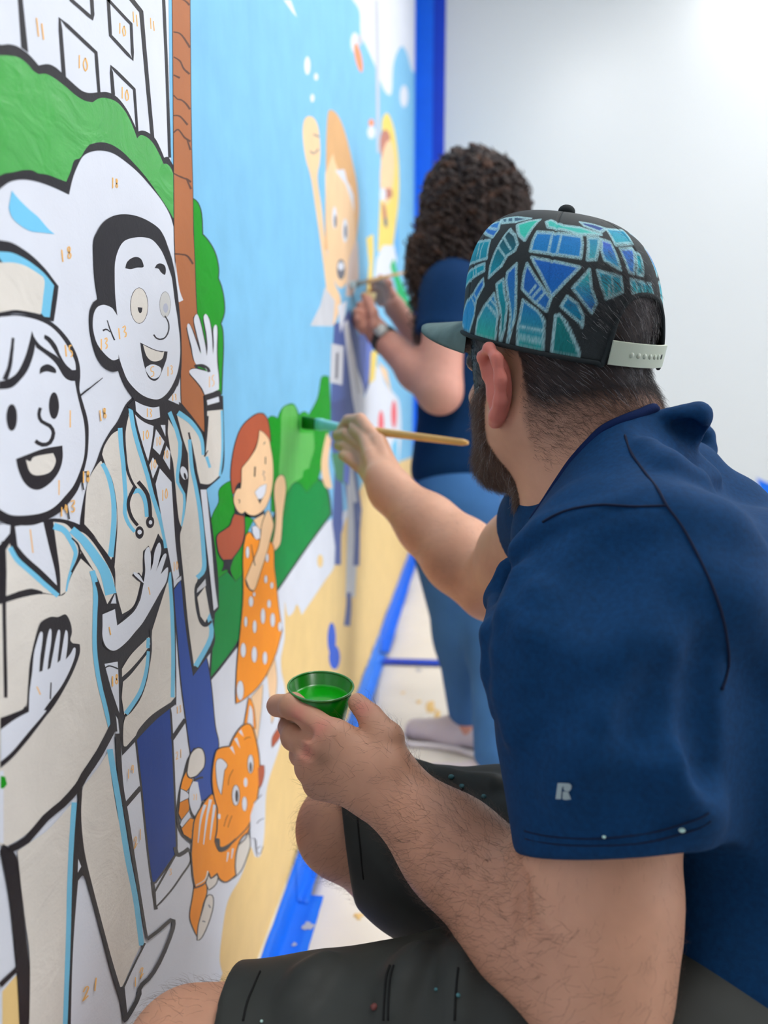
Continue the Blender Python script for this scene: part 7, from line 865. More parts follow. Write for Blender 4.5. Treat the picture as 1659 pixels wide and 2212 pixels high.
MAN_SHIRT = [
('c',(.4333,.9065,.8282),(.4041,.9854,.7769),.07,.067,.04),
('h',(.4216,.938,.8077),(-.2966,.8005,-.5208),.004),
('c',(.4477,.6684,.8223),(.4397,.638,.7593),.078,.092,.03),
('c',(.4397,.638,.7593),(.4422,.6147,.6881),.092,.087,.03),
('c',(.4422,.6147,.6881),(.4448,.5905,.6248),.087,.0765,.03),
('c',(.4448,.5905,.6248),(.4456,.5766,.5777),.0765,.0755,.03),
('h',(.3699,.5826,.6039),(.1362,-.4242,-.8953),.004),
('e',(.605,.745,.65),(.13,.175,.21),((1,0,0),(0,1,0),(0,0,1)),.06),
('e',(.585,.715,.47),(.15,.19,.15),((1,0,0),(0,1,0),(0,0,1)),.06),
('c',(.4881,.6863,.8127),(.4783,.8765,.8282),.078,.074,.06),
('e',(.575,.765,.75),(.09,.13,.09),((1,0,0),(0,1,0),(0,0,1)),.05),
('c',(.4869,.7968,.8352),(.4419,.7968,.8252),.085,.075,.03),
('c',(.5399,.8227,.8739),(.5892,.8338,.8448),.034,.036,.04),
('c',(.5892,.8338,.8448),(.6446,.8293,.7743),.036,.04,.04),
('c',(.3865,.7572,.8406),(.3697,.6604,.8345),.0055,.014,.004),
('c',(.388,.7554,.8436),(.3721,.6584,.8375),.0055,.014,.004),
('c',(.3895,.7536,.8467),(.3745,.6564,.8405),.0055,.014,.004),
('c',(.391,.7519,.8497),(.3769,.6544,.8435),.0055,.014,.004),
('c',(.3924,.7501,.8528),(.3793,.6525,.8464),.0055,.014,.004),
('c',(.3939,.7483,.8558),(.3817,.6505,.8494),.0055,.014,.004),
('c',(.3954,.7466,.8588),(.3841,.6485,.8524),.0055,.014,.004),
('c',(.3969,.7448,.8619),(.3865,.6466,.8554),.0055,.014,.004),
('c',(.3983,.7439,.8646),(.3893,.6446,.8569),.0055,.014,.004),
('c',(.3998,.7429,.8673),(.3921,.6426,.8584),.0055,.014,.004),
('c',(.4013,.742,.8701),(.3949,.6406,.8599),.0055,.014,.004),
('c',(.4027,.7411,.8728),(.3977,.6387,.8613),.0055,.014,.004),
('c',(.4042,.7402,.8755),(.4005,.6367,.8628),.0055,.014,.004),
('c',(.4057,.7393,.8782),(.4032,.6347,.8643),.0055,.014,.004),
('c',(.4071,.7383,.881),(.406,.6327,.8658),.0055,.014,.004),
('c',(.409,.7376,.8841),(.4089,.6318,.8666),.0055,.014,.004),
('c',(.4109,.7369,.8873),(.4117,.6309,.8675),.0055,.014,.004),
('c',(.4128,.7361,.8905),(.4145,.63,.8683),.0055,.014,.004),
('c',(.4147,.7354,.8937),(.4173,.6291,.8692),.0055,.014,.004),
('c',(.4165,.7346,.8969),(.4202,.6281,.87),.0055,.014,.004),
('c',(.4184,.7339,.9001),(.423,.6272,.8708),.0055,.014,.004),
('c',(.4203,.7332,.9032),(.4258,.6263,.8717),.0055,.014,.004),
('c',(.4221,.7328,.9055),(.4286,.6266,.8726),.0055,.014,.004),
('c',(.424,.7325,.9078),(.4313,.6268,.8736),.0055,.014,.004),
('c',(.4258,.7322,.9101),(.4341,.6271,.8746),.0055,.014,.004),
('c',(.4277,.7318,.9123),(.4368,.6274,.8756),.0055,.014,.004),
('c',(.4295,.7315,.9146),(.4396,.6277,.8765),.0055,.014,.004),
('c',(.4313,.7312,.9169),(.4424,.6279,.8775),.0055,.014,.004),
('c',(.4332,.7308,.9191),(.4451,.6282,.8785),.0055,.014,.004),
('c',(.435,.7308,.9209),(.4477,.6293,.8793),.0055,.014,.004),
('c',(.4368,.7308,.9228),(.4502,.6304,.8802),.0055,.014,.004),
('c',(.4385,.7307,.9246),(.4527,.6315,.881),.0055,.014,.004),
('c',(.4403,.7307,.9264),(.4552,.6326,.8819),.0055,.014,.004),
('c',(.4421,.7306,.9282),(.4578,.6337,.8828),.0055,.014,.004),
('c',(.4439,.7306,.93),(.4603,.6348,.8836),.0055,.014,.004),
('c',(.4457,.7306,.9318),(.4628,.6359,.8845),.0055,.014,.004),
('c',(.448,.7308,.933),(.4657,.6384,.8854),.0055,.014,.004),
('c',(.4503,.731,.9342),(.4687,.641,.8863),.0055,.014,.004),
('c',(.4526,.7313,.9354),(.4716,.6436,.8872),.0055,.014,.004),
('c',(.4549,.7315,.9367),(.4745,.6461,.8882),.0055,.014,.004),
('c',(.4571,.7318,.9379),(.4774,.6487,.8891),.0055,.014,.004),
('c',(.4594,.732,.9391),(.4803,.6513,.89),.0055,.014,.004),
('c',(.4617,.7323,.9403),(.4833,.6538,.8909),.0055,.014,.004),
('c',(.464,.733,.9411),(.4887,.6651,.8906),.0055,.014,.004),
('c',(.4663,.7338,.9419),(.4942,.6764,.8903),.0055,.014,.004),
('c',(.4686,.7346,.9427),(.4997,.6877,.89),.0055,.014,.004),
('c',(.4709,.7353,.9435),(.5052,.699,.8896),.0055,.014,.004),
('c',(.4732,.7361,.9443),(.5106,.7103,.8893),.0055,.014,.004),
('c',(.4755,.7369,.9452),(.5161,.7216,.889),.0055,.014,.004),
('c',(.4778,.7377,.946),(.5216,.7329,.8887),.0055,.014,.004),
('c',(.4802,.7393,.9466),(.527,.7399,.8886),.0055,.014,.004),
('c',(.4826,.7409,.9473),(.5324,.747,.8886),.0055,.014,.004),
('c',(.485,.7425,.948),(.5377,.754,.8885),.0055,.014,.004),
('c',(.4874,.7442,.9487),(.5431,.7611,.8885),.0055,.014,.004),
('c',(.4898,.7458,.9493),(.5485,.7681,.8885),.0055,.014,.004),
('c',(.4922,.7474,.95),(.5539,.7752,.8884),.0055,.014,.004),
('c',(.4947,.749,.9507),(.5331,.7461,.9509),.0055,.014,.004),
('c',(.4921,.7521,.9453),(.5316,.7514,.9446),.0055,.014,.004),
('c',(.4895,.7552,.94),(.5302,.757,.938),.0055,.014,.004),
('c',(.4869,.7583,.9347),(.5288,.763,.931),.0055,.014,.004),
('c',(.4843,.7614,.9294),(.5274,.7695,.9236),.0055,.014,.004),
('c',(.4818,.763,.9246),(.5259,.7736,.9167),.0055,.014,.004),
('c',(.4792,.7646,.9198),(.5244,.7781,.9092),.0055,.014,.004),
('c',(.4766,.7662,.9151),(.5227,.783,.9009),.0055,.014,.004),
('c',(.4741,.7678,.9103),(.5208,.7884,.8918),.0055,.014,.004),
('c',(.4708,.7691,.9047),(.5177,.7941,.8799),.0055,.014,.004),
('c',(.4675,.7704,.8992),(.5134,.8001,.8662),.0055,.014,.004),
('c',(.4642,.7717,.8936),(.5073,.8057,.8508),.0055,.014,.004),
('c',(.4609,.773,.888),(.4988,.8102,.8348),.0055,.014,.004),
('c',(.4577,.7736,.884),(.49,.8123,.8231),.0055,.014,.004),
('c',(.4545,.7742,.8801),(.4802,.8133,.8122),.0055,.014,.004),
('c',(.4512,.7747,.8761),(.4701,.8131,.8025),.0055,.014,.004),
('c',(.448,.7753,.8721),(.4603,.8122,.7942),.0055,.014,.004),
('c',(.4449,.7754,.869),(.4516,.8104,.7881),.0055,.014,.004),
('c',(.4418,.7755,.8658),(.4435,.8085,.7828),.0055,.014,.004),
('c',(.4386,.7755,.8626),(.4359,.8064,.7782),.0055,.014,.004),
('c',(.4355,.7756,.8595),(.4289,.8045,.7741),.0055,.014,.004),
('c',(.4315,.7752,.8573),(.4204,.8021,.7717),.0055,.014,.004),
('c',(.4275,.7748,.8552),(.4124,.7998,.7696),.0055,.014,.004),
('c',(.4235,.7743,.8531),(.4049,.7975,.7678),.0055,.014,.004),
('c',(.4195,.7739,.851),(.3978,.7953,.7661),.0055,.014,.004),
('c',(.4155,.7726,.8495),(.3908,.7917,.7653),.0055,.014,.004),
('c',(.4115,.7712,.8481),(.3841,.7882,.7645),.0055,.014,.004),
('c',(.4074,.7699,.8467),(.3778,.7849,.7639),.0055,.014,.004),
('c',(.4034,.7685,.8453),(.3717,.7817,.7633),.0055,.014,.004),
('c',(.3992,.7657,.8441),(.3654,.776,.763),.0055,.014,.004),
('c',(.395,.7628,.8429),(.3593,.7705,.7628),.0055,.014,.004),
('c',(.3908,.76,.8418),(.3536,.7651,.7626),.0055,.014,.004),
('c',(.362,.7615,.7967),(.3537,.7576,.7699),.01,.01,.012),
('c',(.3537,.7576,.7699),(.3445,.6195,.774),.01,.01,.012),
('c',(.3445,.6195,.774),(.3459,.6115,.7451),.01,.01,.012),
('c',(.3459,.6115,.7451),(.351,.5961,.7198),.01,.01,.012),
('c',(.3671,.6207,.8212),(.3584,.6028,.7949),.012,.012,.012),
('c',(.3584,.6028,.7949),(.3556,.5926,.7675),.012,.012,.012),
('c',(.3556,.5926,.7675),(.3573,.5866,.7393),.012,.012,.012),
('c',(.3573,.5866,.7393),(.3622,.5737,.7107),.012,.012,.012),
('c',(.3796,.594,.8129),(.3722,.5815,.7867),.014,.014,.012),
('c',(.3722,.5815,.7867),(.3697,.5769,.7585),.014,.014,.012),
('c',(.3697,.5769,.7585),(.3713,.5692,.7281),.014,.014,.012),
('c',(.4471,.5431,.7459),(.4599,.5373,.7211),.016,.016,.02),
('c',(.4599,.5373,.7211),(.4752,.5353,.6947),.016,.016,.02),
('c',(.4752,.5353,.6947),(.4903,.5368,.6728),.016,.016,.02),
('c',(.4203,.5447,.7335),(.4083,.5426,.7089),.016,.016,.02),
('c',(.4083,.5426,.7089),(.4002,.542,.6835),.016,.016,.02),
('-c',(.4969,.5524,.7825),(.4925,.5443,.7612),.016,.016,.015),
('-c',(.4925,.5443,.7612),(.4917,.5369,.7366),.016,.016,.015),
('-c',(.4917,.5369,.7366),(.4936,.5313,.7082),.016,.016,.015),
('-c',(.4602,.529,.7691),(.4526,.5224,.7513),.016,.016,.02),
('-c',(.4526,.5224,.7513),(.4467,.5176,.7363),.016,.016,.02),
('-c',(.4304,.5743,.8581),(.4159,.5638,.8426),.02,.02,.03),
('-c',(.4159,.5638,.8426),(.4045,.5489,.8219),.02,.02,.03),
('c',(.4767,.6887,.9212),(.4879,.6687,.9089),.012,.012,.015),
('c',(.4879,.6687,.9089),(.5144,.6799,.8963),.012,.012,.015),
('c',(.4853,.6223,.8725),(.515,.6242,.8578),.02,.02,.03),
('c',(.515,.6242,.8578),(.542,.6254,.8281),.02,.02,.03),
('c',(.4943,.5959,.8301),(.5213,.602,.811),.02,.02,.03),
('c',(.5213,.602,.811),(.5517,.6138,.7787),.02,.02,.03),
('e',(.5499,.8481,.9014),(.03,.035,.022),((1,0,0),(0,1,0),(0,0,1)),.03),
('c',(.5162,.8311,.9483),(.5369,.8533,.9464),.0075,.0075,.008),
('c',(.5369,.8533,.9464),(.565,.8705,.9396),.0075,.0075,.008),
('c',(.565,.8705,.9396),(.5808,.8753,.9264),.0075,.0075,.008),
('c',(.5808,.8753,.9264),(.5825,.8683,.9117),.0075,.0075,.008),
('c',(.5825,.8683,.9117),(.573,.8502,.899),.0075,.0075,.008),
('e',(.5681,.8887,.9227),(.026,.022,.022),((1,0,0),(0,1,0),(0,0,1)),.006),
('-c',(.5144,.7448,.9424),(.5228,.7444,.939),.006,.011,.004),
('-c',(.5228,.7444,.939),(.5317,.7455,.9338),.011,.01,.004)]
MAN_SHORTS = [
('c',(.1341,.8223,.466),(.1869,.8285,.4708),.06,.064,.01),
('c',(.1869,.8285,.4708),(.2807,.8203,.4516),.064,.095,.01),
('c',(.2807,.8203,.4516),(.3755,.8127,.436),.095,.116,.01),
('c',(.3755,.8127,.436),(.54,.83,.41),.116,.125,.01),
('h',(.1845,.8307,.4875),(-.9778,-.1672,-.1263),.004),
('c',(.0874,.563,.3933),(.1249,.5673,.3957),.074,.0745,.03),
('c',(.1249,.5673,.3957),(.2068,.5717,.4023),.0745,.081,.03),
('c',(.2068,.5717,.4023),(.2854,.5766,.4144),.081,.083,.03),
('c',(.2854,.5766,.4144),(.3554,.5853,.4237),.083,.09,.03),
('c',(.3554,.5853,.4237),(.53,.6,.39),.09,.12,.03),
('h',(.123,.5746,.4476),(-.9952,-.0542,-.0809),.004),
('c',(.53,.6,.4),(.54,.83,.41),.13,.13,.04),
('e',(.585,.715,.4),(.14,.19,.12),((1,0,0),(0,1,0),(0,0,1)),.05),
('c',(.2865,.5812,.5021),(.2797,.5686,.4989),.014,.014,.012),
('c',(.2797,.5686,.4989),(.2732,.5558,.4943),.014,.014,.012),
('c',(.2732,.5558,.4943),(.269,.5401,.4868),.014,.014,.012),
('c',(.3287,.587,.5116),(.323,.574,.5087),.014,.014,.012),
('c',(.323,.574,.5087),(.3202,.5557,.5026),.014,.014,.012),
('c',(.3202,.5557,.5026),(.3198,.5355,.4915),.014,.014,.012),
('c',(.206,.5812,.4845),(.1968,.5674,.4821),.016,.016,.012),
('c',(.1968,.5674,.4821),(.1889,.5491,.4758),.016,.016,.012),
('c',(.2572,.8436,.5395),(.3012,.8111,.5416),.014,.014,.012),
('c',(.3012,.8111,.5416),(.3522,.7996,.5449),.014,.014,.012),
('-c',(.2232,.7653,.5241),(.2514,.7304,.4996),.016,.016,.015),
('-c',(.2514,.7304,.4996),(.2765,.7145,.4707),.016,.016,.015)]
COLLAR = [
(.3865,.7572,.8466),
(.3969,.7448,.8679),
(.4071,.7383,.887),
(.4203,.7332,.9092),
(.4332,.7308,.9251),
(.4457,.7306,.9378),
(.4617,.7323,.9463),
(.4778,.7377,.952),
(.4947,.749,.9567),
(.4843,.7614,.9354),
(.4741,.7678,.9163),
(.4609,.773,.894),
(.448,.7753,.8781),
(.4355,.7756,.8655),
(.4195,.7739,.857),
(.4034,.7685,.8513)]
HEAD = [
(.4096,.8186,1.0088),
(-.6789,.7287,-.0896),
(-.7317,-.6817,.0),
(-.0611,.0656,.996)]
CAP = [
(.4131,.8223,1.0314),
(-.6751,.6998,.2334),
(-.7197,-.6943,.0),
(.1621,-.168,.9724),
.106,
.093,
.117,
2.9]
CAP_PATCHES = [
([.759,.576,1.248,.615,1.318,.418,1.073,.371,.75,.331,.75,.465],(16,150,172),(20,128,150),[[.986,.591,1.038,.481,1.056,.386],[1.117,.584,1.126,.489,1.169,.402]]),
([.75,.189,.75,.229,.942,.284,1.3,.371,1.326,.308,1.108,.237,.759,.142],(16,150,172),(16,150,172),[[1.056,.3,1.126,.244],[1.134,.323,1.178,.252]]),
([1.326,.244,1.265,.205,1.161,.126,.759,.024,.759,.008,1.134,.0,1.222,.039,1.239,.095,1.353,.197],(28,98,186),(40,150,196),[[1.1,.11,1.213,.071],[1.152,.134,1.239,.103]]),
([1.414,.26,1.405,.355,1.422,.489,1.457,.655,1.484,.781,1.614,.71,1.693,.607,1.684,.536,1.606,.473,1.562,.371],(30,44,52),(16,150,172),[[1.431,.56,1.588,.457],[1.475,.662,1.623,.544]]),
([.759,.733,.777,.836,1.126,.915,1.283,.757,1.274,.655,.969,.702],(40,120,180),(28,98,186),[[.768,.804,1.23,.765]]),
([1.553,.867,1.693,.954,1.833,1.009,1.789,.812,1.763,.662,1.667,.718],(40,178,158),(60,196,176),[]),
([1.876,.789,2.138,.812,2.4,.812,2.4,.71,2.374,.552,2.208,.552,1.859,.552,1.859,.678],(30,120,190),(30,130,196),[[2.059,.781,2.051,.568],[2.164,.789,2.138,.568]]),
([1.885,.489,2.129,.481,2.365,.465,2.234,.323,2.121,.205,1.998,.355],(28,98,186),(22,110,188),[]),
([1.85,.426,1.972,.3,2.112,.189,2.077,.11,1.946,.158,1.833,.221,1.833,.331],(24,84,170),(36,110,180),[[1.963,.26,1.902,.189],[2.007,.244,1.937,.173],[2.051,.221,1.99,.158]]),
([1.737,.41,1.649,.323,1.649,.26,1.702,.134,1.737,.055,1.728,.0,1.78,.055,1.78,.118,1.763,.26],(28,98,186),(50,140,170),[]),
([1.614,.268,1.536,.221,1.571,.134,1.632,.047,1.641,.0,1.684,.024,1.684,.11,1.641,.181],(16,150,172),(14,112,112),[]),
([1.518,.158,1.431,.095,1.3,.032,1.283,.0,1.44,.0,1.588,.0,1.588,.055],(30,110,180),(50,170,150),[[1.422,.087,1.571,.055],[1.475,.118,1.571,.079]]),
([1.85,.15,1.998,.103,2.068,.063,2.086,.0,1.841,.0,1.824,.032],(28,112,182),(40,150,140),[[1.824,.039,2.077,.039],[1.833,.016,2.077,.016]]),
([2.164,.095,2.199,.103,2.313,.047,2.409,.008,2.409,.0,2.26,.0,2.164,.0,2.164,.039],(20,120,122),(14,112,112),[]),
([2.26,.221,2.356,.181,2.409,.118,2.409,.071,2.321,.103,2.208,.15],(30,120,170),(20,128,150),[]),
([2.461,.457,2.304,.284,2.4,.205,2.487,.142,2.531,.205,2.478,.308],(60,180,170),(40,100,190),[]),
([2.539,.457,2.793,.434,2.801,.315,2.618,.244,2.574,.339],(40,150,180),(50,170,176),[[2.688,.434,2.697,.276],[2.653,.347,2.653,.26]]),
([2.644,.812,2.758,.789,2.784,.639,2.801,.497,2.627,.568,2.609,.67],(70,90,200),(40,160,190),[]),
([2.478,.812,2.618,.828,2.531,.56,2.443,.544],(40,130,170),(70,170,180),[]),
([1.937,.978,1.99,1.025,2.182,.946,2.391,.954,2.67,.891,2.374,.836,2.19,.875,1.99,.883],(56,176,166),(70,190,180),[]),
([2.81,1.009,3.272,1.057,3.168,.844,2.819,.773],(40,140,180),(50,160,176),[]),
([2.862,.725,3.089,.757,2.967,.481,2.906,.489],(50,100,190),(60,130,190),[]),
([3.115,.741,3.194,.694,3.133,.481,3.011,.481],(40,160,176),(40,160,176),[]),
([2.426,1.065,2.609,1.065,2.819,1.017,2.679,.93,2.461,1.001],(30,60,120),(40,80,150),[]),
([1.03,.954,1.388,1.017,1.676,1.009,1.501,.915,1.248,.875],(40,60,90),(60,110,130),[[1.222,.97,1.335,.891],[1.344,.994,1.449,.907]]),
([2.906,.426,3.237,.41,3.272,.308,2.915,.315],(50,160,190),(70,180,180),[[2.985,.41,2.985,.308],[3.063,.402,3.072,.308],[-3.142,.402,-3.133,.308]])]
SEAMS = [
[(.4603,.7076,.9343),(.4598,.679,.9217),(.4641,.6554,.9099),(.4689,.6183,.8967),(.4726,.6025,.8854),(.4829,.5931,.8698),(.4916,.5783,.8499),(.5001,.57,.8294),(.5073,.5682,.8092),(.5133,.5707,.7875),(.5156,.5721,.7693),(.5094,.5643,.7541)],
[(.3826,.6329,.8662),(.3922,.6278,.8732),(.4059,.622,.8795),(.4263,.6151,.8837),(.4501,.6101,.8833),(.4726,.6025,.8854)],
[(.3677,.555,.639),(.3822,.5358,.6473),(.4062,.5197,.6563),(.4304,.5133,.6631),(.4555,.5144,.6682),(.4799,.5147,.6778),(.4901,.5167,.6827)],
[(.3684,.5536,.6334),(.3883,.5297,.6448),(.4183,.5148,.6548),(.449,.5122,.6611),(.4808,.5164,.6696),(.4919,.5175,.6762)]]
SEAMS2 = [
[(.1504,.5813,.4806),(.1496,.5638,.481),(.1482,.5489,.4785),(.1486,.5352,.4739)],
[(.2638,.5629,.5105),(.2619,.5527,.5083),(.262,.5371,.501),(.2624,.5262,.4924)],
[(.267,.5609,.5123),(.2654,.551,.5099),(.2653,.5364,.5018),(.266,.5258,.4932)],
[(.3192,.5533,.5208),(.3177,.5387,.5125),(.317,.523,.5004)],
[(.3218,.7904,.5481),(.3099,.7629,.5306),(.2987,.7391,.5075),(.2957,.7253,.4801)],
[(.2071,.7791,.5153),(.2131,.7568,.4911),(.2179,.746,.4609)]]
LOGO = [
[(.388,.5272,.6937),(.3915,.5248,.6951),(.3931,.5237,.6931),(.3913,.5248,.6924),(.3907,.5251,.6908),(.3903,.5249,.6827),(.3869,.5275,.6812)],
[(.3912,.525,.695),(.3955,.5226,.6962),(.397,.522,.6949),(.3968,.522,.6924),(.3955,.5225,.6901),(.3929,.5237,.6896),(.3918,.5244,.6905),(.3919,.5244,.6926),(.3908,.5252,.6936)],
[(.3914,.5245,.6888),(.3948,.5228,.6897),(.3958,.5224,.6875),(.397,.5219,.6847),(.3934,.5233,.6831),(.3913,.5243,.6831)]]
SPOTS = [
(.4198,.5156,.661),
(.4724,.5163,.6692)]
PSPOTS = [
(.3208,.7913,.5487),
(.3441,.7781,.5452),
(.3318,.7563,.5315),
(.309,.799,.5548),
(.3021,.5452,.5069),
(.2541,.5363,.4949),
(.3195,.5362,.5109),
(.1641,.5341,.4759)]
HAIR_EDGE = [
(1.583,.0017),
(1.688,.0039),
(1.789,-.0076),
(1.73,-.022),
(1.676,-.0402),
(1.846,-.0524),
(2.071,-.0593),
(2.516,-.0563),
(2.886,-.0532),
(-3.084,-.0507)]
JOINTS = {'Le':(0.4244,0.5552,0.5161),'Lw':(0.2432,0.7002,0.5952),'Ls':(0.4431,0.6563,0.8127),'Re':(0.3603,1.1036,0.6999),'Rw':(0.2002,1.2462,0.817),'Lk':(0.0912,0.5646,0.402),'Rk':(0.1837,0.8279,0.4687),'Lhip':(0.53,0.6,0.4),'La':(0.365,0.57,0.09),'Ra':(0.395,1.01,0.09)}
RED = [
(.1821,.6971,.6513),
(.1701,.6958,.6262),
(.1556,.7141,.6553),
(.2204,.7154,.6647)]
DARK = [
(.1888,.6835,.6231),
(.1817,.6858,.6264)]
M_skin = mat('skin', (214, 160, 136), .5, .35, bump=.25, bump_scale=700, bump_dist=.0004, attr='tint', var=.05, var_scale=60, sss=.15)
M_shirt = mat('navy_cotton', (22, 52, 100), .85, .2, bump=.35, bump_scale=900, bump_dist=.0004, attr='tint', var=.22, var_scale=230)
M_shorts = mat('black_ripstop', (46, 48, 46), .6, .3, bump=.2, bump_scale=900, bump_dist=.0003, attr='tint', var=.1, var_scale=30)
def skin_tint(v, base=(214, 160, 136), spots=()):
    c = np.tile(np.array(lin(base)), (len(v), 1))
    for p, r, col, w in spots:
        m = (blob(v, p, r)*w)[:, None]; c = c*(1-m)+np.array(lin(col))*m
    return c
def figure(name, prims, res, **props):
    v, q = sdf_mesh(prims, res); v = relax(v, q, 1)
    return v, q

HC, HF, HL, HU = [np.array(x) for x in HEAD]
def head_uv(v):
    d = v-HC; return np.arctan2(d@HL, d@HF), d@HU, np.linalg.norm(d, axis=1)
_he = sorted([(abs(a), b) for a, b in HAIR_EDGE])
def hair_fields(v):
    """Densities of scalp hair, of the faded nape and of the beard on the head."""
    th, u, r = head_uv(v); a = np.abs(th); near = (r < .165)
    edge = np.interp(a, [.0, .40, .44, 1.06, 1.12, 1.2, 1.78, 1.84, 1.9, 2.07, 2.5, 3.15], [.075, .07, -.045, -.045, .004, .008, -.004, -.035, -.05, -.056, -.054, -.05])
    hair = near*np.clip((u-edge)/.012, 0, 1)
    fade = near*(a > 1.8)*np.clip(1-(edge-u)/.065, 0, 1)**1.4*(u < edge+.014)
    jb = np.interp(u, [-.14, -.125, -.1, -.08, -.06, -.03, -.02], [1.25, 1.2, 1.12, 1.04, 1.04, 1.06, 1.06])
    top = np.interp(a, [0, .2, .36, .5, 1.1], [-.075, -.05, -.05, -.03, -.02])
    beard = near*(u > -.15)*np.clip((jb-a)/.06, 0, 1)*np.clip((top-u)/.008, 0, 1)
    ear = np.clip((np.abs((v-HC)@HL)-.0765)/.003, 0, 1)*(u < .03)*(u > -.075)
    return hair*(1-ear), fade*(1-ear), beard*(1-ear)
SKIN = (208, 156, 128)
v, q = figure('person', MAN_BODY, .0026)
vn_man = vnorm(v, q)
col = skin_tint(v, SKIN)
h_, f_, b_ = hair_fields(v)
def blend(col, m, rgb): m = np.clip(m, 0, 1)[:, None]; return col*(1-m)+np.array(lin(rgb))*m
th_, u_, r_ = head_uv(v)
col = blend(col, .75*np.clip((np.abs((v-HC)@HL)-.074)/.008, 0, 1)*(r_ < .12)*(u_ > -.075)*(u_ < .03), (206, 104, 96))
col = blend(col, f_*.55, (110, 88, 80)); col = blend(col, h_*.95, (40, 34, 36)); col = blend(col, b_*.85, (62, 46, 40))
for p_ in RED: col = blend(col, blob(v, p_, .011)*.55, (222, 128, 118))
for p_ in DARK: col = blend(col, blob(v, p_, .008)*.4, (120, 84, 60))
for a_, b_k, w_ in (('Le', 'Lw', .5), ('Re', 'Rw', .15)):
    a_, b_k = np.array(JOINTS[a_]), np.array(JOINTS[b_k]); t_ = np.clip((v-a_)@(b_k-a_)/((b_k-a_)@(b_k-a_)), 0, 1); d_ = np.linalg.norm(v-a_-t_[:, None]*(b_k-a_), axis=1)
    col = blend(col, (d_ < .075)*np.sin(t_*math.pi)**.7*w_, (180, 126, 100))
v_man, q_man = v, q
man = np_mesh('person', v, q, None, [M_skin], col=col, label='seated man in navy tee and black shorts painting the mural', category='person')
def tube(name, P, r, m, parent, closed=False, seg=6, col=None, taper=1., **props):
    """A thin round cord along a smoothed line of points."""
    P = np.array(P, float)
    if len(P) > 2:
        n = len(P); out = []
        for i in range(n if closed else n-1):
            p0, p1, p2, p3 = [P[(i+k) % n] if closed else P[min(max(i+k, 0), n-1)] for k in (-1, 0, 1, 2)]
            for j in range(6):
                t = j/6; out.append(.5*(2*p1+(p2-p0)*t+(2*p0-5*p1+4*p2-p3)*t*t+(3*p1-p0-3*p2+p3)*t**3))
        if not closed: out.append(P[-1])
        P = np.array(out)
    n = len(P); V_ = []; F_ = []
    T = np.gradient(P, axis=0)
    if closed: T = np.roll(P, -1, 0)-np.roll(P, 1, 0)
    T /= np.maximum(np.linalg.norm(T, axis=1), 1e-9)[:, None]; ref = np.array((.3, .2, .93))
    for i in range(n):
        a = np.cross(T[i], ref); a /= np.linalg.norm(a); b = np.cross(T[i], a); rr = r*(1+(taper-1)*i/max(n-1, 1))
        for s in range(seg):
            w = s/seg*2*math.pi; V_.append(P[i]+(a*math.cos(w)+b*math.sin(w))*rr)
    for i in range(n if closed else n-1):
        for s in range(seg):
            F_.append((i*seg+s, i*seg+(s+1) % seg, ((i+1) % n)*seg+(s+1) % seg, ((i+1) % n)*seg+s))
    if not closed: F_ += [tuple(range(seg))[::-1], tuple((n-1)*seg+s for s in range(seg))]
    return mesh(name, V_, F_, parent, [m], True, **props)
NAVY = (4, 53, 95)
M_seam = mat('navy_thread', (10, 24, 52), .9)
M_rib = mat('navy_rib_knit', (12, 32, 74), .9, .15, bump=.5, bump_scale=700, bump_dist=.0006)
v, q = figure('shirt', MAN_SHIRT, .0030); v = relax(v, q, 2)
shirt = np_mesh('shirt', v, q, man, [M_shirt], col=skin_tint(v, NAVY), label='navy short-sleeved raglan shirt')
tube('collar', COLLAR, .0052, M_rib, shirt, True, 10)
for s in SEAMS:
    if len(s) > 1: tube('seam', s, .0011 if s is SEAMS[0] or s is SEAMS[1] else .0006, M_seam, shirt)
v, q = figure('shorts', MAN_SHORTS, .0034); v = relax(v, q, 2)
BLACK = (50, 53, 50)
shorts = np_mesh('shorts', v, q, man, [M_shorts], col=skin_tint(v, BLACK), label='black work shorts spotted with paint')
M_seamk = mat('black_thread', (16, 17, 17), .8)
for s in SEAMS2:
    if len(s) > 1: tube('seam', s, .0010, M_seamk, shorts)
# printed emblem on the sleeve: upright, bowl and leg of the letter R
M_print = mat('silver_print', (150, 168, 172), .4, .5)
cen = np.mean([p for s in LOGO for p in s], 0); out_ = np.array((0.318, 0, .965))-cen; out_ /= np.linalg.norm(out_)
lv, lf = [], []
for s in LOGO:
    b0 = len(lv); lv += [np.array(p)+out_*.0012 for p in s]; lf.append(list(range(b0, b0+len(s)))[::-1])
mesh('emblem', lv, lf, shirt, [M_print], label='silver letter R printed on the sleeve')
M_dab = mat('dry_paint_pale', (190, 226, 216), .5); M_dab2 = mat('dry_paint_teal', (70, 120, 126), .5); M_dab3 = mat('dry_paint_red', (110, 60, 56), .5)
def dab(p, r, m, parent, seed):
    rnd = random.Random(seed); bm = bmesh.new(); bmesh.ops.create_icosphere(bm, subdivisions=2, radius=1)
    for w in bm.verts: w.co = Vector((w.co.x*r*rnd.uniform(.9, 1.2), w.co.y*r*rnd.uniform(.9, 1.2), w.co.z*r*.8))+Vector(p)
    me = bpy.data.meshes.new('paint_drop'); bm.to_mesh(me); bm.free(); return link('paint_drop', me, parent, [m], True)
for i, p_ in enumerate(SPOTS): dab(p_, (.0013, .0022)[i], M_dab, shirt, i)
for i, p_ in enumerate(PSPOTS): dab(p_, (.003, .0028, .004, .0032, .0014, .0028, .0018, .0012)[i % 8], M_dab3 if i == 5 else M_dab if i == 7 else M_dab2, shorts, i)
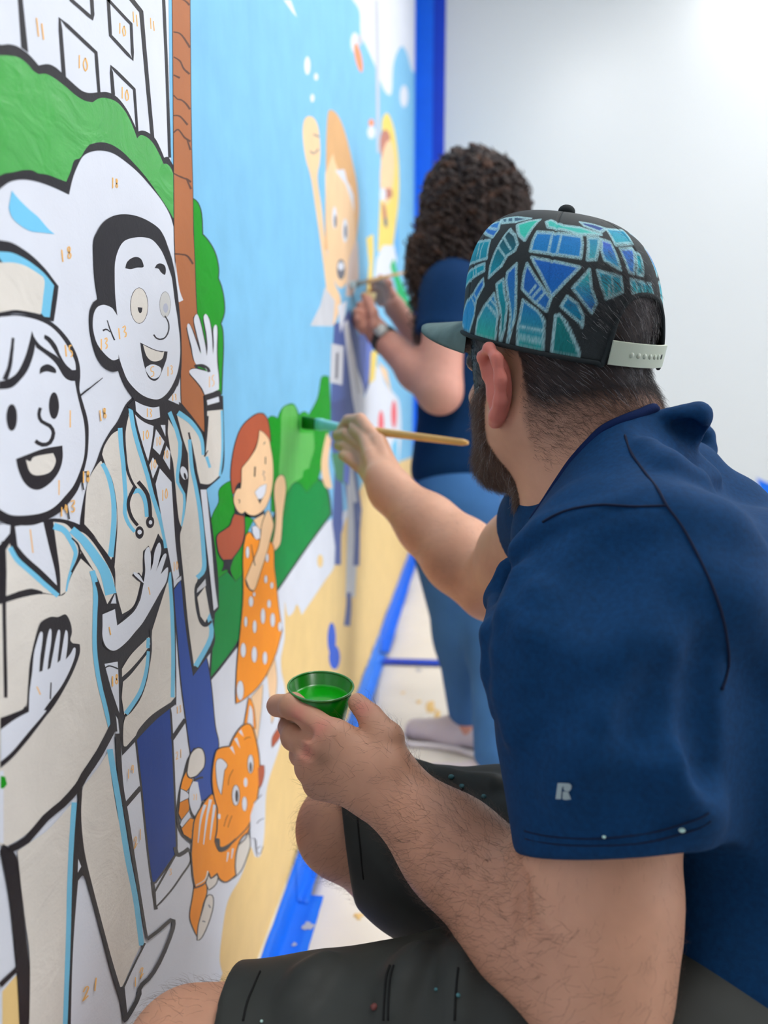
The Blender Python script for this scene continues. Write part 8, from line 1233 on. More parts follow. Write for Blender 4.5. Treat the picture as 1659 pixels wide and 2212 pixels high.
# ---------------------------------------------------------------- hair as strands
def hair_mat(name, rgb, grey=.06):
    m = bpy.data.materials.new(name); m.use_nodes = True; nt = m.node_tree; b = nt.nodes['Principled BSDF']
    hi = nt.nodes.new('ShaderNodeHairInfo'); cr = nt.nodes.new('ShaderNodeValToRGB'); cr.color_ramp.interpolation = 'CONSTANT'
    c = lin(rgb); cr.color_ramp.elements[0].color = (*c, 1); cr.color_ramp.elements[1].position = 1-grey; cr.color_ramp.elements[1].color = (.42, .41, .42, 1)
    e = cr.color_ramp.elements.new(.5*(1-grey)); e.color = (*[x*1.8 for x in c], 1)
    nt.links.new(hi.outputs['Random'], cr.inputs[0]); nt.links.new(cr.outputs[0], b.inputs['Base Color'])
    b.inputs['Roughness'].default_value = .42; b.inputs['Specular IOR Level'].default_value = .5
    return m
def strands(name, roots, D0, D1, L, rad, m, parent, n=5, seed=1, curl=0., **props):
    """Each hair leaves its root along D0 and bends towards D1."""
    rng = np.random.default_rng(seed); N = len(roots); t = np.linspace(0, 1, n)
    P = np.zeros((N, n, 3)); P[:, 0] = roots
    for i in range(1, n):
        w = t[i]; d = D0*(1-w)+D1*w+rng.normal(0, .12+curl, (N, 3)); d /= np.maximum(np.linalg.norm(d, axis=1), 1e-9)[:, None]
        P[:, i] = P[:, i-1]+d*(L/(n-1))[:, None]
    hc = bpy.data.hair_curves.new(name); hc.add_curves([n]*N)
    hc.attributes['position'].data.foreach_set('vector', P.astype(np.float32).ravel())
    ra = hc.attributes.get('radius') or hc.attributes.new('radius', 'FLOAT', 'POINT')
    ra.data.foreach_set('value', (np.tile(np.linspace(1, .25, n), N)*rad).astype(np.float32))
    hc.materials.append(m); o = bpy.data.objects.new(name, hc); COL.objects.link(o); o.parent = parent; o['kind'] = 'stuff'
    for k_, w_ in props.items(): o[k_] = w_
    return o
def scatter(v, q, w, n, seed):
    """n random points on the quads, by area times weight w at the vertices; with the weights' own face index."""
    rng = np.random.default_rng(seed)
    A = np.linalg.norm(np.cross(v[q[:, 2]]-v[q[:, 0]], v[q[:, 3]]-v[q[:, 1]]), axis=1)*w[q].mean(1)
    f = rng.choice(len(q), n, p=A/A.sum()); a, b = rng.random((2, n, 1))
    c = v[q[f]]; return (c[:, 0]*(1-a)+c[:, 1]*a)*(1-b)+(c[:, 3]*(1-a)+c[:, 2]*a)*b, f
M_hair = hair_mat('dark_hair', (36, 32, 36), .07); M_beard = hair_mat('dark_brown_beard', (92, 70, 58), .06); M_down = hair_mat('body_hair', (66, 46, 36), 0)
def tangent(d, n_): d = d-n_*(d*n_).sum(1)[:, None]; return d/np.maximum(np.linalg.norm(d, axis=1), 1e-9)[:, None]
fn = vn_man
head_near = (np.linalg.norm(v_man-HC, axis=1) < .17)
R_, F_ = scatter(v_man, q_man, h_*(np.linalg.norm(v_man-HC, axis=1) < .165), 16000, 3); nn = fn[q_man[F_]].mean(1); nn /= np.linalg.norm(nn, axis=1)[:, None]
flow = tangent(np.tile(-HF*.8-np.array((0, 0, 1.))*.6, (len(R_), 1)), nn)
lift = np.clip((np.abs(head_uv(R_)[0])-1.6)/.9, .25, 1)[:, None]*.6
strands('hair', R_, nn*lift+flow*.7, flow+nn*.1, np.random.default_rng(5).uniform(.010, .020, len(R_))*np.clip((np.abs(head_uv(R_)[0])-1.15)/.9, .28, 1), .00013, M_hair, man, seed=4, label='short dark hair flecked with grey')
R_, F_ = scatter(v_man, q_man, f_, 4200, 6); nn = fn[q_man[F_]].mean(1); nn /= np.linalg.norm(nn, axis=1)[:, None]
flow = tangent(np.tile(-HF*.9-np.array((0, 0, 1.))*.42, (len(R_), 1))+np.random.default_rng(31).normal(0, .25, (len(R_), 3)), nn)
strands('nape_hair', R_, nn*.4+flow*.8, flow+nn*.1, np.random.default_rng(7).uniform(.006, .013, len(R_)), .00008, M_down, man, seed=8)
R_, F_ = scatter(v_man, q_man, b_, 12000, 9); nn = fn[q_man[F_]].mean(1); nn /= np.linalg.norm(nn, axis=1)[:, None]
flow = tangent(np.tile(-np.array((0, 0, 1.))*.9-HF*.1, (len(R_), 1)), nn)
strands('beard', R_, nn*.9+flow*.5, flow*.9+nn*.3, np.random.default_rng(10).uniform(.008, .017, len(R_)), .00014, M_beard, man, seed=11, curl=.12, label='trimmed dark brown beard with grey hairs')
def limb_w(a, b, r): 
    a, b = np.array(a), np.array(b); t = np.clip((v_man-a)@(b-a)/((b-a)@(b-a)), 0, 1); d = np.linalg.norm(v_man-a-t[:, None]*(b-a), axis=1)
    return (d < r)*np.sin(np.clip(t, .02, .98)*math.pi)**.5

vj = {k: np.array(w) for k, w in JOINTS.items()}
def body_hair(a, b, r, n, L, rad, seed, down=.5, part='arm_hair'):
    w = limb_w(a, b, r)*1.; R_, F_ = scatter(v_man, q_man, w, n, seed); nn = fn[q_man[F_]].mean(1); nn /= np.linalg.norm(nn, axis=1)[:, None]
    rg_ = np.random.default_rng(seed+1); al = (np.array(b)-np.array(a)); al /= np.linalg.norm(al)
    flow = tangent(np.tile(al*.7+np.array((0, 0, -1.))*down, (n, 1))+rg_.normal(0, .35, (n, 3)), nn)
    strands(part, R_, nn*.55+flow*.7, flow+nn*.08, rg_.uniform(L*.5, L, n), rad, M_down, man, seed=seed+2, n=6, curl=.08)
body_hair(vj['Le'], vj['Lw'], .085, 3600, .021, .000075, 51)
body_hair(vj['Re'], vj['Rw'], .075, 700, .014, .00006, 54)
body_hair(vj['Ls'], vj['Le'], .08, 900, .010, .00005, 57)
for k_, a_ in (('Lk', 'La'), ('Rk', 'Ra')):
    body_hair(vj[k_]+np.array((.14, 0, 0)), vj[k_]-np.array((.10, 0, 0)), .10, 1100, .024, .00007, 60 if k_ == 'Lk' else 64, part='leg_hair')

# ================================================================ the painted snapback cap
CC, CF, CL, CU = [np.array(x) for x in CAP[:4]]; CA, CB, CH, CP_ = CAP[4:]
cap = empty('baseball_cap', tuple(CC), label='snapback cap hand-painted with blue and teal shards on the seated man', category='cap')
def crown_pt(th, ps, grow=0.):
    s = np.cos(ps)**(2/CP_); h = CH*np.sin(ps)**(2/CP_)
    th, s, h = np.broadcast_arrays(th, s, h)
    return (CA+grow)*s[..., None]*np.cos(th)[..., None]*CF+(CB+grow)*s[..., None]*np.sin(th)[..., None]*CL+(h+grow*(h > .02))[..., None]*(CU+.205*CF)
NT, NP = 1000, 240
th = np.linspace(-math.pi, math.pi, NT, endpoint=False)
w_open, h_open = .46, .052
x_ = (np.abs(np.abs(th)-math.pi))/w_open
arch = np.where(x_ < 1, h_open*np.sqrt(np.clip(1-x_**2.6, 0, 1)), 0)+.0
ps0 = np.arcsin(np.clip((arch/CH)**(CP_/2), 0, 1))
tt = np.linspace(0, 1, NP)
PSI = ps0[:, None]+(math.pi/2*.9995-ps0[:, None])*tt[None]; THE = np.repeat(th[:, None], NP, 1)
G = crown_pt(THE, PSI)
# drop skirt: the cloth runs a little below the ring
G = G-CU*(.012*np.clip(1-(CH*np.sin(PSI)**(2/CP_))/.02, 0, 1)*(x_ >= 1)[:, None])[..., None]
# six panel seams as slight grooves
for a in (0, math.pi/3, 2*math.pi/3, math.pi, -math.pi/3, -2*math.pi/3):
    dd = np.abs((THE-a+math.pi) % (2*math.pi)-math.pi)
    G = G-(G/np.linalg.norm(G, axis=-1)[..., None])*(.0011*np.exp(-(dd*.09/.0016)**2)*(PSI < 1.45))[..., None]
rngc = np.random.default_rng(2)
base = np.array(lin((42, 48, 50))); colr = np.tile(base, (NT, NP, 1))*(1+.12*rngc.standard_normal((NT, NP, 1))*.5)
chalk = np.array(lin((158, 200, 206)))
def seg_dist(X, Y, a, b):
    d = b-a; t = np.clip(((X-a[0])*d[0]+(Y-a[1])*d[1])/max(d@d, 1e-12), 0, 1); return np.hypot(X-a[0]-t*d[0], Y-a[1]-t*d[1])
Hh = CH*np.sin(PSI)**(2/CP_); Ss = np.cos(PSI)**(2/CP_)
for q_, c1, c2, ls in CAP_PATCHES:
    for mir in (1, -1):
        P = np.array(q_).reshape(-1, 2)
        # unroll near the patch: arc length round the crown and up it
        pc = P.mean(0); 
        if mir < 0 and abs(pc[0]) > 2.75: continue
        rr = .1*max(.25, math.cos(pc[1])**(2/CP_))
        X = ((THE*mir-pc[0]+math.pi) % (2*math.pi)-math.pi+pc[0])*rr; arcs = lambda ps: np.where(ps < .75, CH*np.sin(ps)**(2/CP_), CH*math.sin(.75)**(2/CP_)+.1*(math.cos(.75)**(2/CP_)-np.cos(ps)**(2/CP_)))
        Y = arcs(PSI); px_ = P[:, 0]*rr; py_ = arcs(P[:, 1])
        sel = (X > px_.min()-.006) & (X < px_.max()+.006) & (Y > py_.min()-.006) & (Y < py_.max()+.006)
        if not sel.any(): continue
        xs, ys = X[sel], Y[sel]; ins = np.zeros(len(xs), bool); dm = np.full(len(xs), 9.)
        for i in range(len(P)):
            a = np.array((px_[i], py_[i])); b = np.array((px_[i-1], py_[i-1]))
            cr_ = ((a[1] > ys) != (b[1] > ys)) & (xs < (b[0]-a[0])*(ys-a[1])/(b[1]-a[1]+1e-12)+a[0]); ins ^= cr_; dm = np.minimum(dm, seg_dist(xs, ys, a, b))
        for l in ls:
            l = np.array(l).reshape(-1, 2); lx = l[:, 0]*rr; ly = arcs(l[:, 1])
            for i in range(len(l)-1):
                d2 = seg_dist(xs, ys, np.array((lx[i], ly[i])), np.array((lx[i+1], ly[i+1]))); dm = np.where(ins, np.minimum(dm, d2+.0003), dm)
        f = np.clip((ys-py_.min())/(py_.max()-py_.min()), 0, 1)[:, None]; nz = rngc.standard_normal((len(xs), 1))
        fillc = (np.array(lin(c2))*(1-f)+np.array(lin(c1))*f)*(1+.09*nz)
        cur = colr[sel]; m = ins[:, None]*1.; cur = cur*(1-m)+fillc*m
        ln = (np.clip((.0019-dm)/.0009, 0, 1)*np.clip(.75+.35*rngc.standard_normal(len(xs)), .15, 1))[:, None]
        colr[sel] = cur*(1-ln)+chalk*ln
idx = np.arange(NT*NP).reshape(NT, NP); nx_ = np.roll(idx, -1, 0)
Qc = np.stack([idx[:, :-1], nx_[:, :-1], nx_[:, 1:], idx[:, 1:]], -1).reshape(-1, 4)
M_cap = mat('painted_cotton_twill', (40, 46, 48), .75, .25, bump=.5, bump_scale=1500, bump_dist=.0004, attr='tint')
co = np_mesh('crown', G.reshape(-1, 3), Qc, cap, [M_cap], col=np.clip(colr.reshape(-1, 3), 0, 1), label='black crown painted with chalk-outlined blue and teal shards')
so = co.modifiers.new('thick', 'SOLIDIFY'); so.thickness = .002; so.offset = -1
M_capk = mat('black_cotton_twill', (38, 44, 46), .8, .2, bump=.4, bump_scale=1500, bump_dist=.0004)
M_brim = mat('faded_grey_green_twill', (92, 112, 110), .75, .2, bump=.5, bump_scale=900, bump_dist=.0006, var=.18, var_scale=60)
# binding round the arch and the lower edge
ring = [tuple(crown_pt(np.array(a), np.array(p))+ (-CU*.012 if x >= 1 else 0)) for a, p, x in list(zip(th, ps0, x_))[::8]]
tube('edge_binding', ring, .0024, M_capk, cap, True, 8)
bt = mesh('button', *((lambda n: ([tuple(CU*(CH+.0015+.0065*math.cos(a))+CF*.205*CH+(CF*math.cos(b)+CL*math.sin(b))*.0085*math.sin(a)) for a in np.linspace(0, 1.9, 7) for b in np.linspace(0, 2*math.pi, n, endpoint=False)], [(i*n+j, i*n+(j+1) % n, (i+1)*n+(j+1) % n, (i+1)*n+j) for i in range(6) for j in range(n)]))(18)), cap, [M_capk], True)
# brim
bv, bf = [], []; NS, NR = 40, 10
for lay in (0, 1):
    for i in range(NS+1):
        s = -1+2*i/NS; a = s*1.02; e0 = np.array((CA*math.cos(a)*.985, CB*math.sin(a)*.985))
        tip = np.array((e0[0]+.08*(1-abs(s)**2.6)**.6+.003, e0[1]*(1.0-.06*abs(s))))
        for j in range(NR+1):
            r = j/NR; p = e0*(1-r)+tip*r; z = -.002-.014*(p[1]/.08)**2*(.3+.7*r)-.016*r-lay*.0032
            bv.append(tuple(CF*p[0]+CL*p[1]+CU*z))
n0 = (NS+1)*(NR+1); id_ = lambda l, i, j: l*n0+i*(NR+1)+j
for i in range(NS):
    for j in range(NR):
        bf += [(id_(0, i, j), id_(0, i, j+1), id_(0, i+1, j+1), id_(0, i+1, j)), (id_(1, i, j), id_(1, i+1, j), id_(1, i+1, j+1), id_(1, i, j+1))]
    bf.append((id_(0, i, NR), id_(1, i, NR), id_(1, i+1, NR), id_(0, i+1, NR)))
mesh('brim', bv, bf, cap, [M_brim], True, label='faded grey-green curved brim')
# snap strap across the opening
M_strap = mat('pale_plastic', (186, 196, 178), .35, .5, sss=.1)
sv, sf = [], []; n_ = 30
for i in range(n_+1):
    a = math.pi-.46+.92*i/n_; 
    for (g, z) in ((.0012, -.012), (.0034, -.0115), (.0034, .0095), (.0012, .010)):
        sv.append(tuple((CA+g)*math.cos(a)*CF+(CB+g)*math.sin(a)*CL+CU*z))
for i in range(n_):
    for k in range(4): sf.append((i*4+k, i*4+(k+1) % 4, (i+1)*4+(k+1) % 4, (i+1)*4+k))
sf += [(0, 1, 2, 3), (n_*4+3, n_*4+2, n_*4+1, n_*4)]
strap = mesh('snap_strap', sv, sf, cap, [M_strap], label='pale plastic snap strap with a row of studs')
M_hole = mat('strap_hole', (30, 34, 34), .6)
stud_me = None
for i in range(7):
    a = math.pi+.33-.085*i-.06   # seen from behind, left to right
    c_ = (CA+.0034)*math.cos(a)*CF+(CB+.0034)*math.sin(a)*CL-CU*.001; nrm_ = math.cos(a)*CF/CA+math.sin(a)*CL/CB; nrm_ = nrm_/np.linalg.norm(nrm_)
    bm = bmesh.new(); bmesh.ops.create_uvsphere(bm, u_segments=12, v_segments=8, radius=.0026)
    M3 = Vector(nrm_).to_track_quat('Z', 'Y').to_matrix()
    for w in bm.verts: w.co = M3 @ Vector((w.co.x, w.co.y, w.co.z*(.15 if i == 0 else .5)))+Vector(c_)
    me = bpy.data.meshes.new('stud'); bm.to_mesh(me); bm.free()
    link('snap_stud' if i else 'snap_hole', me, strap, [M_strap if i else M_hole], True)

CUP_POS = (0.1729,0.7547,0.6707)
BRUSH = [
(.004,1.464,.9236),
(.3227,1.2302,.8981)]
# ================================================================ cup and brush in the painter's hands
def lathe(name, prof, m, parent, n=48, loc=(0, 0, 0), R=None, close=False, **props):
    vv = [(r*math.cos(a), r*math.sin(a), z) for r, z in prof for a in np.linspace(0, 2*math.pi, n, endpoint=False)]; k = len(prof)
    ff = [(i*n+j, i*n+(j+1) % n, ((i+1) % k)*n+(j+1) % n, ((i+1) % k)*n+j) for i in range(k if close else k-1) for j in range(n)]
    if prof[0][0] < 1e-4: pass
    return mesh(name, vv, ff, parent, [m], True, **props)
M_cup = mat('paint_coated_plastic', (2, 128, 4), .2, .45, coat=.1, var=.12, var_scale=60)
M_rim = mat('wet_plastic_rim', (60, 142, 62), .25, .6, coat=.5)
M_wet = mat('wet_green_paint', (2, 168, 8), .2, .4, coat=.2, bump=.25, bump_scale=60, bump_dist=.002)
cup = empty('paint_cup', CUP_POS, label='small plastic cup of wet green paint in the seated man\'s hand', category='cup')
cup.rotation_euler = (math.radians(5), math.radians(3), 0)
lathe('cup_wall', [(.0001, -.047), (.024, -.047), (.0245, -.046), (.0335, -.001), (.0327, -.001), (.0237, -.045), (.0001, -.045)], M_cup, cup)
rp = [(.0338+.0012*math.cos(a), .0012*math.sin(a)) for a in np.linspace(0, 2*math.pi, 10, endpoint=False)]
lathe('cup_rim', rp, M_rim, cup, close=True)
pv = [(.0001, -.0145)]+[(r, -.0145+(.0015 if r > .0295 else 0)) for r in np.linspace(.004, .0301, 12)]
lathe('wet_paint', pv[::-1], M_wet, cup, label='glossy wet green paint')
M_wood = mat('varnished_wood', (214, 164, 84), .35, .45, coat=.3, var=.12, var_scale=40)
M_ferr = mat('paint_smeared_ferrule', (176, 206, 206), .35, .5, metal=.3, var=.2, var_scale=90)
M_ferrb = mat('pale_teal_ferrule', (150, 214, 224), .35, .5)
M_brist = mat('paint_loaded_bristles', (10, 118, 22), .4, .4, bump=.8, bump_scale=300, bump_dist=.002)
def brush_at(tip, end, sc, label, cb, ch, group=None):
    tip, end = Vector(tip), Vector(end); e = empty('paintbrush', tip, label=label, category='paintbrush'); L = (end-tip).length
    e.rotation_euler = (end-tip).to_track_quat('Z', 'X').to_euler()
    def flat(name, prof, m):  # prof: z, half width (flat), half thick
        n = 16; vv = [(w*math.copysign(abs(math.cos(a))**.6, math.cos(a)), t*math.copysign(abs(math.sin(a))**.6, math.sin(a)), z) for z, w, t in prof for a in np.linspace(0, 2*math.pi, n, endpoint=False)]
        ff = [(i*n+j, i*n+(j+1) % n, (i+1)*n+(j+1) % n, (i+1)*n+j) for i in range(len(prof)-1) for j in range(n)]+[tuple(range(n))[::-1], tuple((len(prof)-1)*n+j for j in range(n))]
        return mesh(name, vv, ff, e, [m], True)
    flat('bristles', [(.0015, .012*sc, .001), (.004, .0125*sc, .003*sc), (.02*sc, .0128*sc, .0045*sc), (.046*sc, .011*sc, .0055*sc)], cb)
    flat('ferrule', [(.045*sc, .0115*sc, .006*sc), (.06*sc, .0115*sc, .006*sc), (.062*sc, .0105*sc, .0062*sc), (.10*sc, .0075*sc, .007*sc), (.125*sc, .0068*sc, .0068*sc)], ch)
    flat('handle', [(.124*sc, .006*sc, .006*sc), (.15*sc, .0074*sc, .0074*sc), (.19*sc, .0078*sc, .0078*sc), (.26*sc, .0068*sc, .0068*sc), (L-.01, .0052*sc, .0052*sc), (L, .003*sc, .003*sc)], M_wood)
    return e
brush_at(BRUSH[0], BRUSH[1], 1, 'flat wooden-handled brush loaded with green in the seated man\'s far hand', M_brist, M_ferrb)

WOMAN_BODY = [
('e',(.3104,2.249,1.5272),(.095,.075,.09),((-.8608,.5064,-.0506),(-.507,-.8619,.0),(-.0436,.0257,.9987)),.02),
('e',(.2831,2.2651,1.4605),(.058,.058,.08),((-.8608,.5064,-.0506),(-.507,-.8619,.0),(-.0436,.0257,.9987)),.03),
('c',(.234,2.294,1.4977),(.2181,2.3033,1.4667),.008,.012,.01),
('e',(.2344,2.2938,1.4306),(.012,.02,.005),((-.8608,.5064,-.0506),(-.507,-.8619,.0),(-.0436,.0257,.9987)),.006),
('e',(.2314,2.2955,1.4184),(.011,.018,.006),((-.8608,.5064,-.0506),(-.507,-.8619,.0),(-.0436,.0257,.9987)),.006),
('-e',(.2114,2.2736,1.5002),(.011,.015,.01),((-.8608,.5064,-.0506),(-.507,-.8619,.0),(-.0436,.0257,.9987)),.01),
('-e',(.2408,2.3236,1.5002),(.011,.015,.01),((-.8608,.5064,-.0506),(-.507,-.8619,.0),(-.0436,.0257,.9987)),.01),
('e',(.2235,2.2665,1.5009),(.011,.011,.011),((-.8608,.5064,-.0506),(-.507,-.8619,.0),(-.0436,.0257,.9987)),.003),
('e',(.2529,2.3165,1.5009),(.011,.011,.011),((-.8608,.5064,-.0506),(-.507,-.8619,.0),(-.0436,.0257,.9987)),.003),
('e',(.2704,2.1867,1.485),(.02,.008,.03),((-.8608,.5064,-.0506),(-.507,-.8619,.0),(-.0436,.0257,.9987)),.006),
('e',(.3454,2.3143,1.485),(.02,.008,.03),((-.8608,.5064,-.0506),(-.507,-.8619,.0),(-.0436,.0257,.9987)),.006),
('c',(.3268,2.2394,1.4481),(.3318,2.2174,1.3205),.052,.058,.03),
('c',(.2619,2.0856,1.2335),(.4197,2.3116,1.276),.055,.055,.05),
('e',(.3232,2.1869,1.0479),(.115,.14,.17),((1,0,0),(0,1,0),(0,0,1)),.05),
('e',(.3221,2.1247,.692),(.13,.155,.12),((1,0,0),(0,1,0),(0,0,1)),.06),
('c',(.2619,2.0856,1.2335),(.2521,2.0182,.9875),.056,.056,.03),
('c',(.2521,2.0182,.9875),(.1895,2.0804,1.0441),.052,.052,.03),
('c',(.1895,2.0804,1.0441),(.0732,2.1958,1.1491),.05,.034,.03),
('c',(.4197,2.3116,1.276),(.2898,2.3674,.9858),.054,.048,.03),
('c',(.2898,2.3674,.9858),(.1008,2.4258,1.2433),.046,.032,.03),
('c',(.0698,2.1953,1.1586),(.0502,2.1925,1.2124),.026,.0155,.015),
('c',(.0502,2.1925,1.2124),(.023,2.1816,1.2265),.0115,.01012,.008),
('c',(.023,2.1816,1.2265),(.0168,2.1879,1.2047),.0115,.01012,.004),
('c',(.0168,2.1879,1.2047),(.0299,2.2076,1.1914),.0115,.01012,.004),
('c',(.0686,2.1949,1.1567),(.0427,2.1898,1.1996),.026,.016,.015),
('c',(.0427,2.1898,1.1996),(.0159,2.1575,1.2064),.012,.01056,.008),
('c',(.0159,2.1575,1.2064),(.0148,2.1644,1.1847),.012,.01056,.004),
('c',(.0148,2.1644,1.1847),(.0288,2.1953,1.1775),.012,.01056,.004),
('c',(.0683,2.1946,1.1548),(.0403,2.1877,1.1867),.026,.0155,.015),
('c',(.0403,2.1877,1.1867),(.0187,2.1549,1.1862),.0115,.01012,.008),
('c',(.0187,2.1549,1.1862),(.0201,2.1628,1.1694),.0115,.01012,.004),
('c',(.0201,2.1628,1.1694),(.0341,2.1944,1.1672),.0115,.01012,.004),
('c',(.0693,2.1928,1.1523),(.0469,2.1759,1.1704),.026,.014,.015),
('c',(.0469,2.1759,1.1704),(.0252,2.1633,1.1694),.01,.0088,.008),
('c',(.0252,2.1633,1.1694),(.0292,2.1721,1.1576),.01,.0088,.004),
('c',(.0292,2.1721,1.1576),(.0407,2.1835,1.1573),.01,.0088,.004),
('c',(.0647,2.1571,1.1685),(.0616,2.162,1.2039),.015,.0125,.006),
('c',(.0616,2.162,1.2039),(.0459,2.1854,1.2367),.015,.0125,.006),
('c',(.0459,2.1854,1.2367),(.0328,2.207,1.2547),.015,.0125,.006),
('c',(.0966,2.4315,1.2537),(.0726,2.4635,1.3127),.026,.0155,.015),
('c',(.0726,2.4635,1.3127),(.0389,2.5048,1.3417),.0115,.01012,.008),
('c',(.0389,2.5048,1.3417),(.0191,2.5222,1.336),.0115,.01012,.004),
('c',(.0191,2.5222,1.336),(.0211,2.5303,1.3199),.0115,.01012,.004),
('c',(.096,2.4327,1.2518),(.0689,2.4714,1.2998),.026,.016,.015),
('c',(.0689,2.4714,1.2998),(.0293,2.5108,1.3199),.012,.01056,.008),
('c',(.0293,2.5108,1.3199),(.0154,2.5279,1.3081),.012,.01056,.004),
('c',(.0154,2.5279,1.3081),(.0286,2.5172,1.295),.012,.01056,.004),
('c',(.0965,2.4324,1.2496),(.072,2.4696,1.2854),.026,.0155,.015),
('c',(.072,2.4696,1.2854),(.0356,2.508,1.2966),.0115,.01012,.008),
('c',(.0356,2.508,1.2966),(.0257,2.5157,1.2862),.0115,.01012,.004),
('c',(.0257,2.5157,1.2862),(.0417,2.5061,1.279),.0115,.01012,.004),
('c',(.0975,2.4307,1.2477),(.079,2.4583,1.2726),.026,.014,.015),
('c',(.079,2.4583,1.2726),(.0487,2.4965,1.2777),.01,.0088,.008),
('c',(.0487,2.4965,1.2777),(.0418,2.5049,1.2703),.01,.0088,.004),
('c',(.0418,2.5049,1.2703),(.0547,2.4954,1.2661),.01,.0088,.004),
('c',(.0912,2.4202,1.2816),(.0755,2.4347,1.3225),.015,.0115,.006),
('c',(.0755,2.4347,1.3225),(.0469,2.4862,1.3473),.015,.0115,.006),
('c',(.2673,2.0564,.6116),(.3239,2.0604,.3204),.085,.062,.03),
('c',(.3239,2.0604,.3204),(.3404,2.0471,.0783),.06,.036,.03),
('c',(.394,2.1291,.6014),(.4175,1.9493,.3271),.085,.062,.03),
('c',(.4175,1.9493,.3271),(.4081,1.7809,.085),.06,.036,.03),
('c',(.3404,2.0471,.0783),(.3404,2.0471,.05),.034,.034,.02),
('c',(.3404,2.0471,.045),(.2243,2.0777,.035),.034,.026,.02),
('c',(.4081,1.7809,.085),(.4081,1.7809,.05),.034,.034,.02),
('c',(.4081,1.7809,.045),(.2921,1.8114,.035),.034,.026,.02)]
WOMAN_TOP = [
('c',(.4197,2.3116,1.276),(.3482,2.3423,1.1164),.072,.07,.03),
('h',(.3677,2.3339,1.1599),(-.4025,.1729,-.8989),.005),
('c',(.2819,2.0956,1.2455),(.2565,2.0486,1.0982),.082,.079,.03),
('h',(.258,2.0587,1.1351),(-.0385,-.2641,-.9637),.005),
('e',(.3232,2.1869,1.0479),(.135,.16,.2),((1,0,0),(0,1,0),(0,0,1)),.05),
('c',(.2819,2.0956,1.2385),(.4397,2.3016,1.281),.07,.066,.06),
('c',(.3225,2.1581,.9206),(.3195,2.1374,.7809),.135,.15,.05),
('c',(.3318,2.2174,1.3005),(.3318,2.2174,1.2705),.07,.08,.03),
('h',(.3149,2.1317,.7453),(0,0,-1.0),.006)]
WOMAN_JEANS = [
('e',(.3222,2.1138,.687),(.155,.18,.13),((1,0,0),(0,1,0),(0,0,1)),.05),
('c',(.2673,2.0564,.6116),(.3239,2.0604,.3204),.098,.078,.04),
('c',(.3239,2.0604,.3204),(.3372,2.0524,.1166),.078,.056,.04),
('c',(.394,2.1291,.6014),(.4175,1.9493,.3271),.1,.08,.04),
('c',(.4175,1.9493,.3271),(.4091,1.7977,.1092),.08,.058,.04)]
WOMAN_SHOES = [
[('c',(.3839,2.0357,.042),(.292,2.0599,.045),.038,.04,.02),('c',(.292,2.0599,.042),(.1905,2.0866,.034),.04,.03,.02),('c',(.3887,2.0344,.062),(.321,2.0522,.07),.033,.036,.02),('h',(.3404,2.0471,.0034),(0,0,-1.0),.004)],
[('c',(.4517,1.7694,.042),(.3598,1.7936,.045),.038,.04,.02),('c',(.3598,1.7936,.042),(.2582,1.8203,.034),.04,.03,.02),('c',(.4565,1.7682,.062),(.3888,1.786,.07),.033,.036,.02),('h',(.4081,1.7809,.0034),(0,0,-1.0),.004)]]
WOMAN_HAIR = [
('e',(.3233,2.2414,1.528),(.122,.125,.118),((-.8608,.5064,-.0506),(-.507,-.8619,.0),(-.0436,.0257,.9987)),.04),
('c',(.3533,2.189,1.4806),(.2886,2.1356,1.2782),.11,.06,.05),
('c',(.279,2.1631,1.498),(.2141,2.1263,1.3377),.075,.05,.04),
('c',(.2132,2.1403,1.3641),(.2139,2.0825,1.1768),.048,.028,.03),
('c',(.3939,2.2579,1.4806),(.3846,2.2172,1.3505),.08,.055,.05),
('c',(.3763,2.2103,1.5011),(.3314,2.1437,1.3027),.085,.06,.04),
('-e',(.2312,2.2956,1.4625),(.06,.07,.11),((-.8608,.5064,-.0506),(-.507,-.8619,.0),(-.0436,.0257,.9987)),.02)]
WATCH = [
(.0947,2.1745,1.1297),
(.5974,-.5931,-.5397)]
WBRUSH = [
(.0026,2.12,1.2718),
(.135,2.5191,1.3708)]
WCUP = (0.0443,2.2093,1.2625)
POCKET = [
(.4125,1.9738,.7186),
(.4181,1.9729,.6768),
(.4346,2.0029,.6458),
(.4643,2.0491,.6289)]
# ================================================================ the standing painter
M_denim = mat('blue_denim', (44, 82, 136), .85, .15, bump=.4, bump_scale=1400, bump_dist=.0005, attr='tint', var=.18, var_scale=7)
v, q = figure('person', WOMAN_BODY, .0045)
lady = np_mesh('person', v, q, None, [M_skin], col=skin_tint(v, (216, 156, 138)), label='standing woman with curly brown hair, navy tee and jeans painting the mural', category='person')
v, q = figure('shirt', WOMAN_TOP, .006); v = relax(v, q, 2)
ltop = np_mesh('shirt', v, q, lady, [M_shirt], col=skin_tint(v, (6, 48, 90)), label='navy short-sleeved shirt')
v, q = figure('jeans', WOMAN_JEANS, .006); v = relax(v, q, 2)
jn = np_mesh('jeans', v, q, lady, [M_denim], col=skin_tint(v, (66, 112, 166)), label='blue denim jeans')
M_stitch = mat('denim_stitching', (120, 138, 168), .8)
if len(POCKET) > 2: tube('pocket_seam', POCKET, .0016, M_stitch, jn)
M_shoe = mat('lavender_white_canvas', (214, 206, 216), .7, bump=.3, bump_scale=600, bump_dist=.0005)
M_sole = mat('white_rubber', (226, 222, 228), .5)
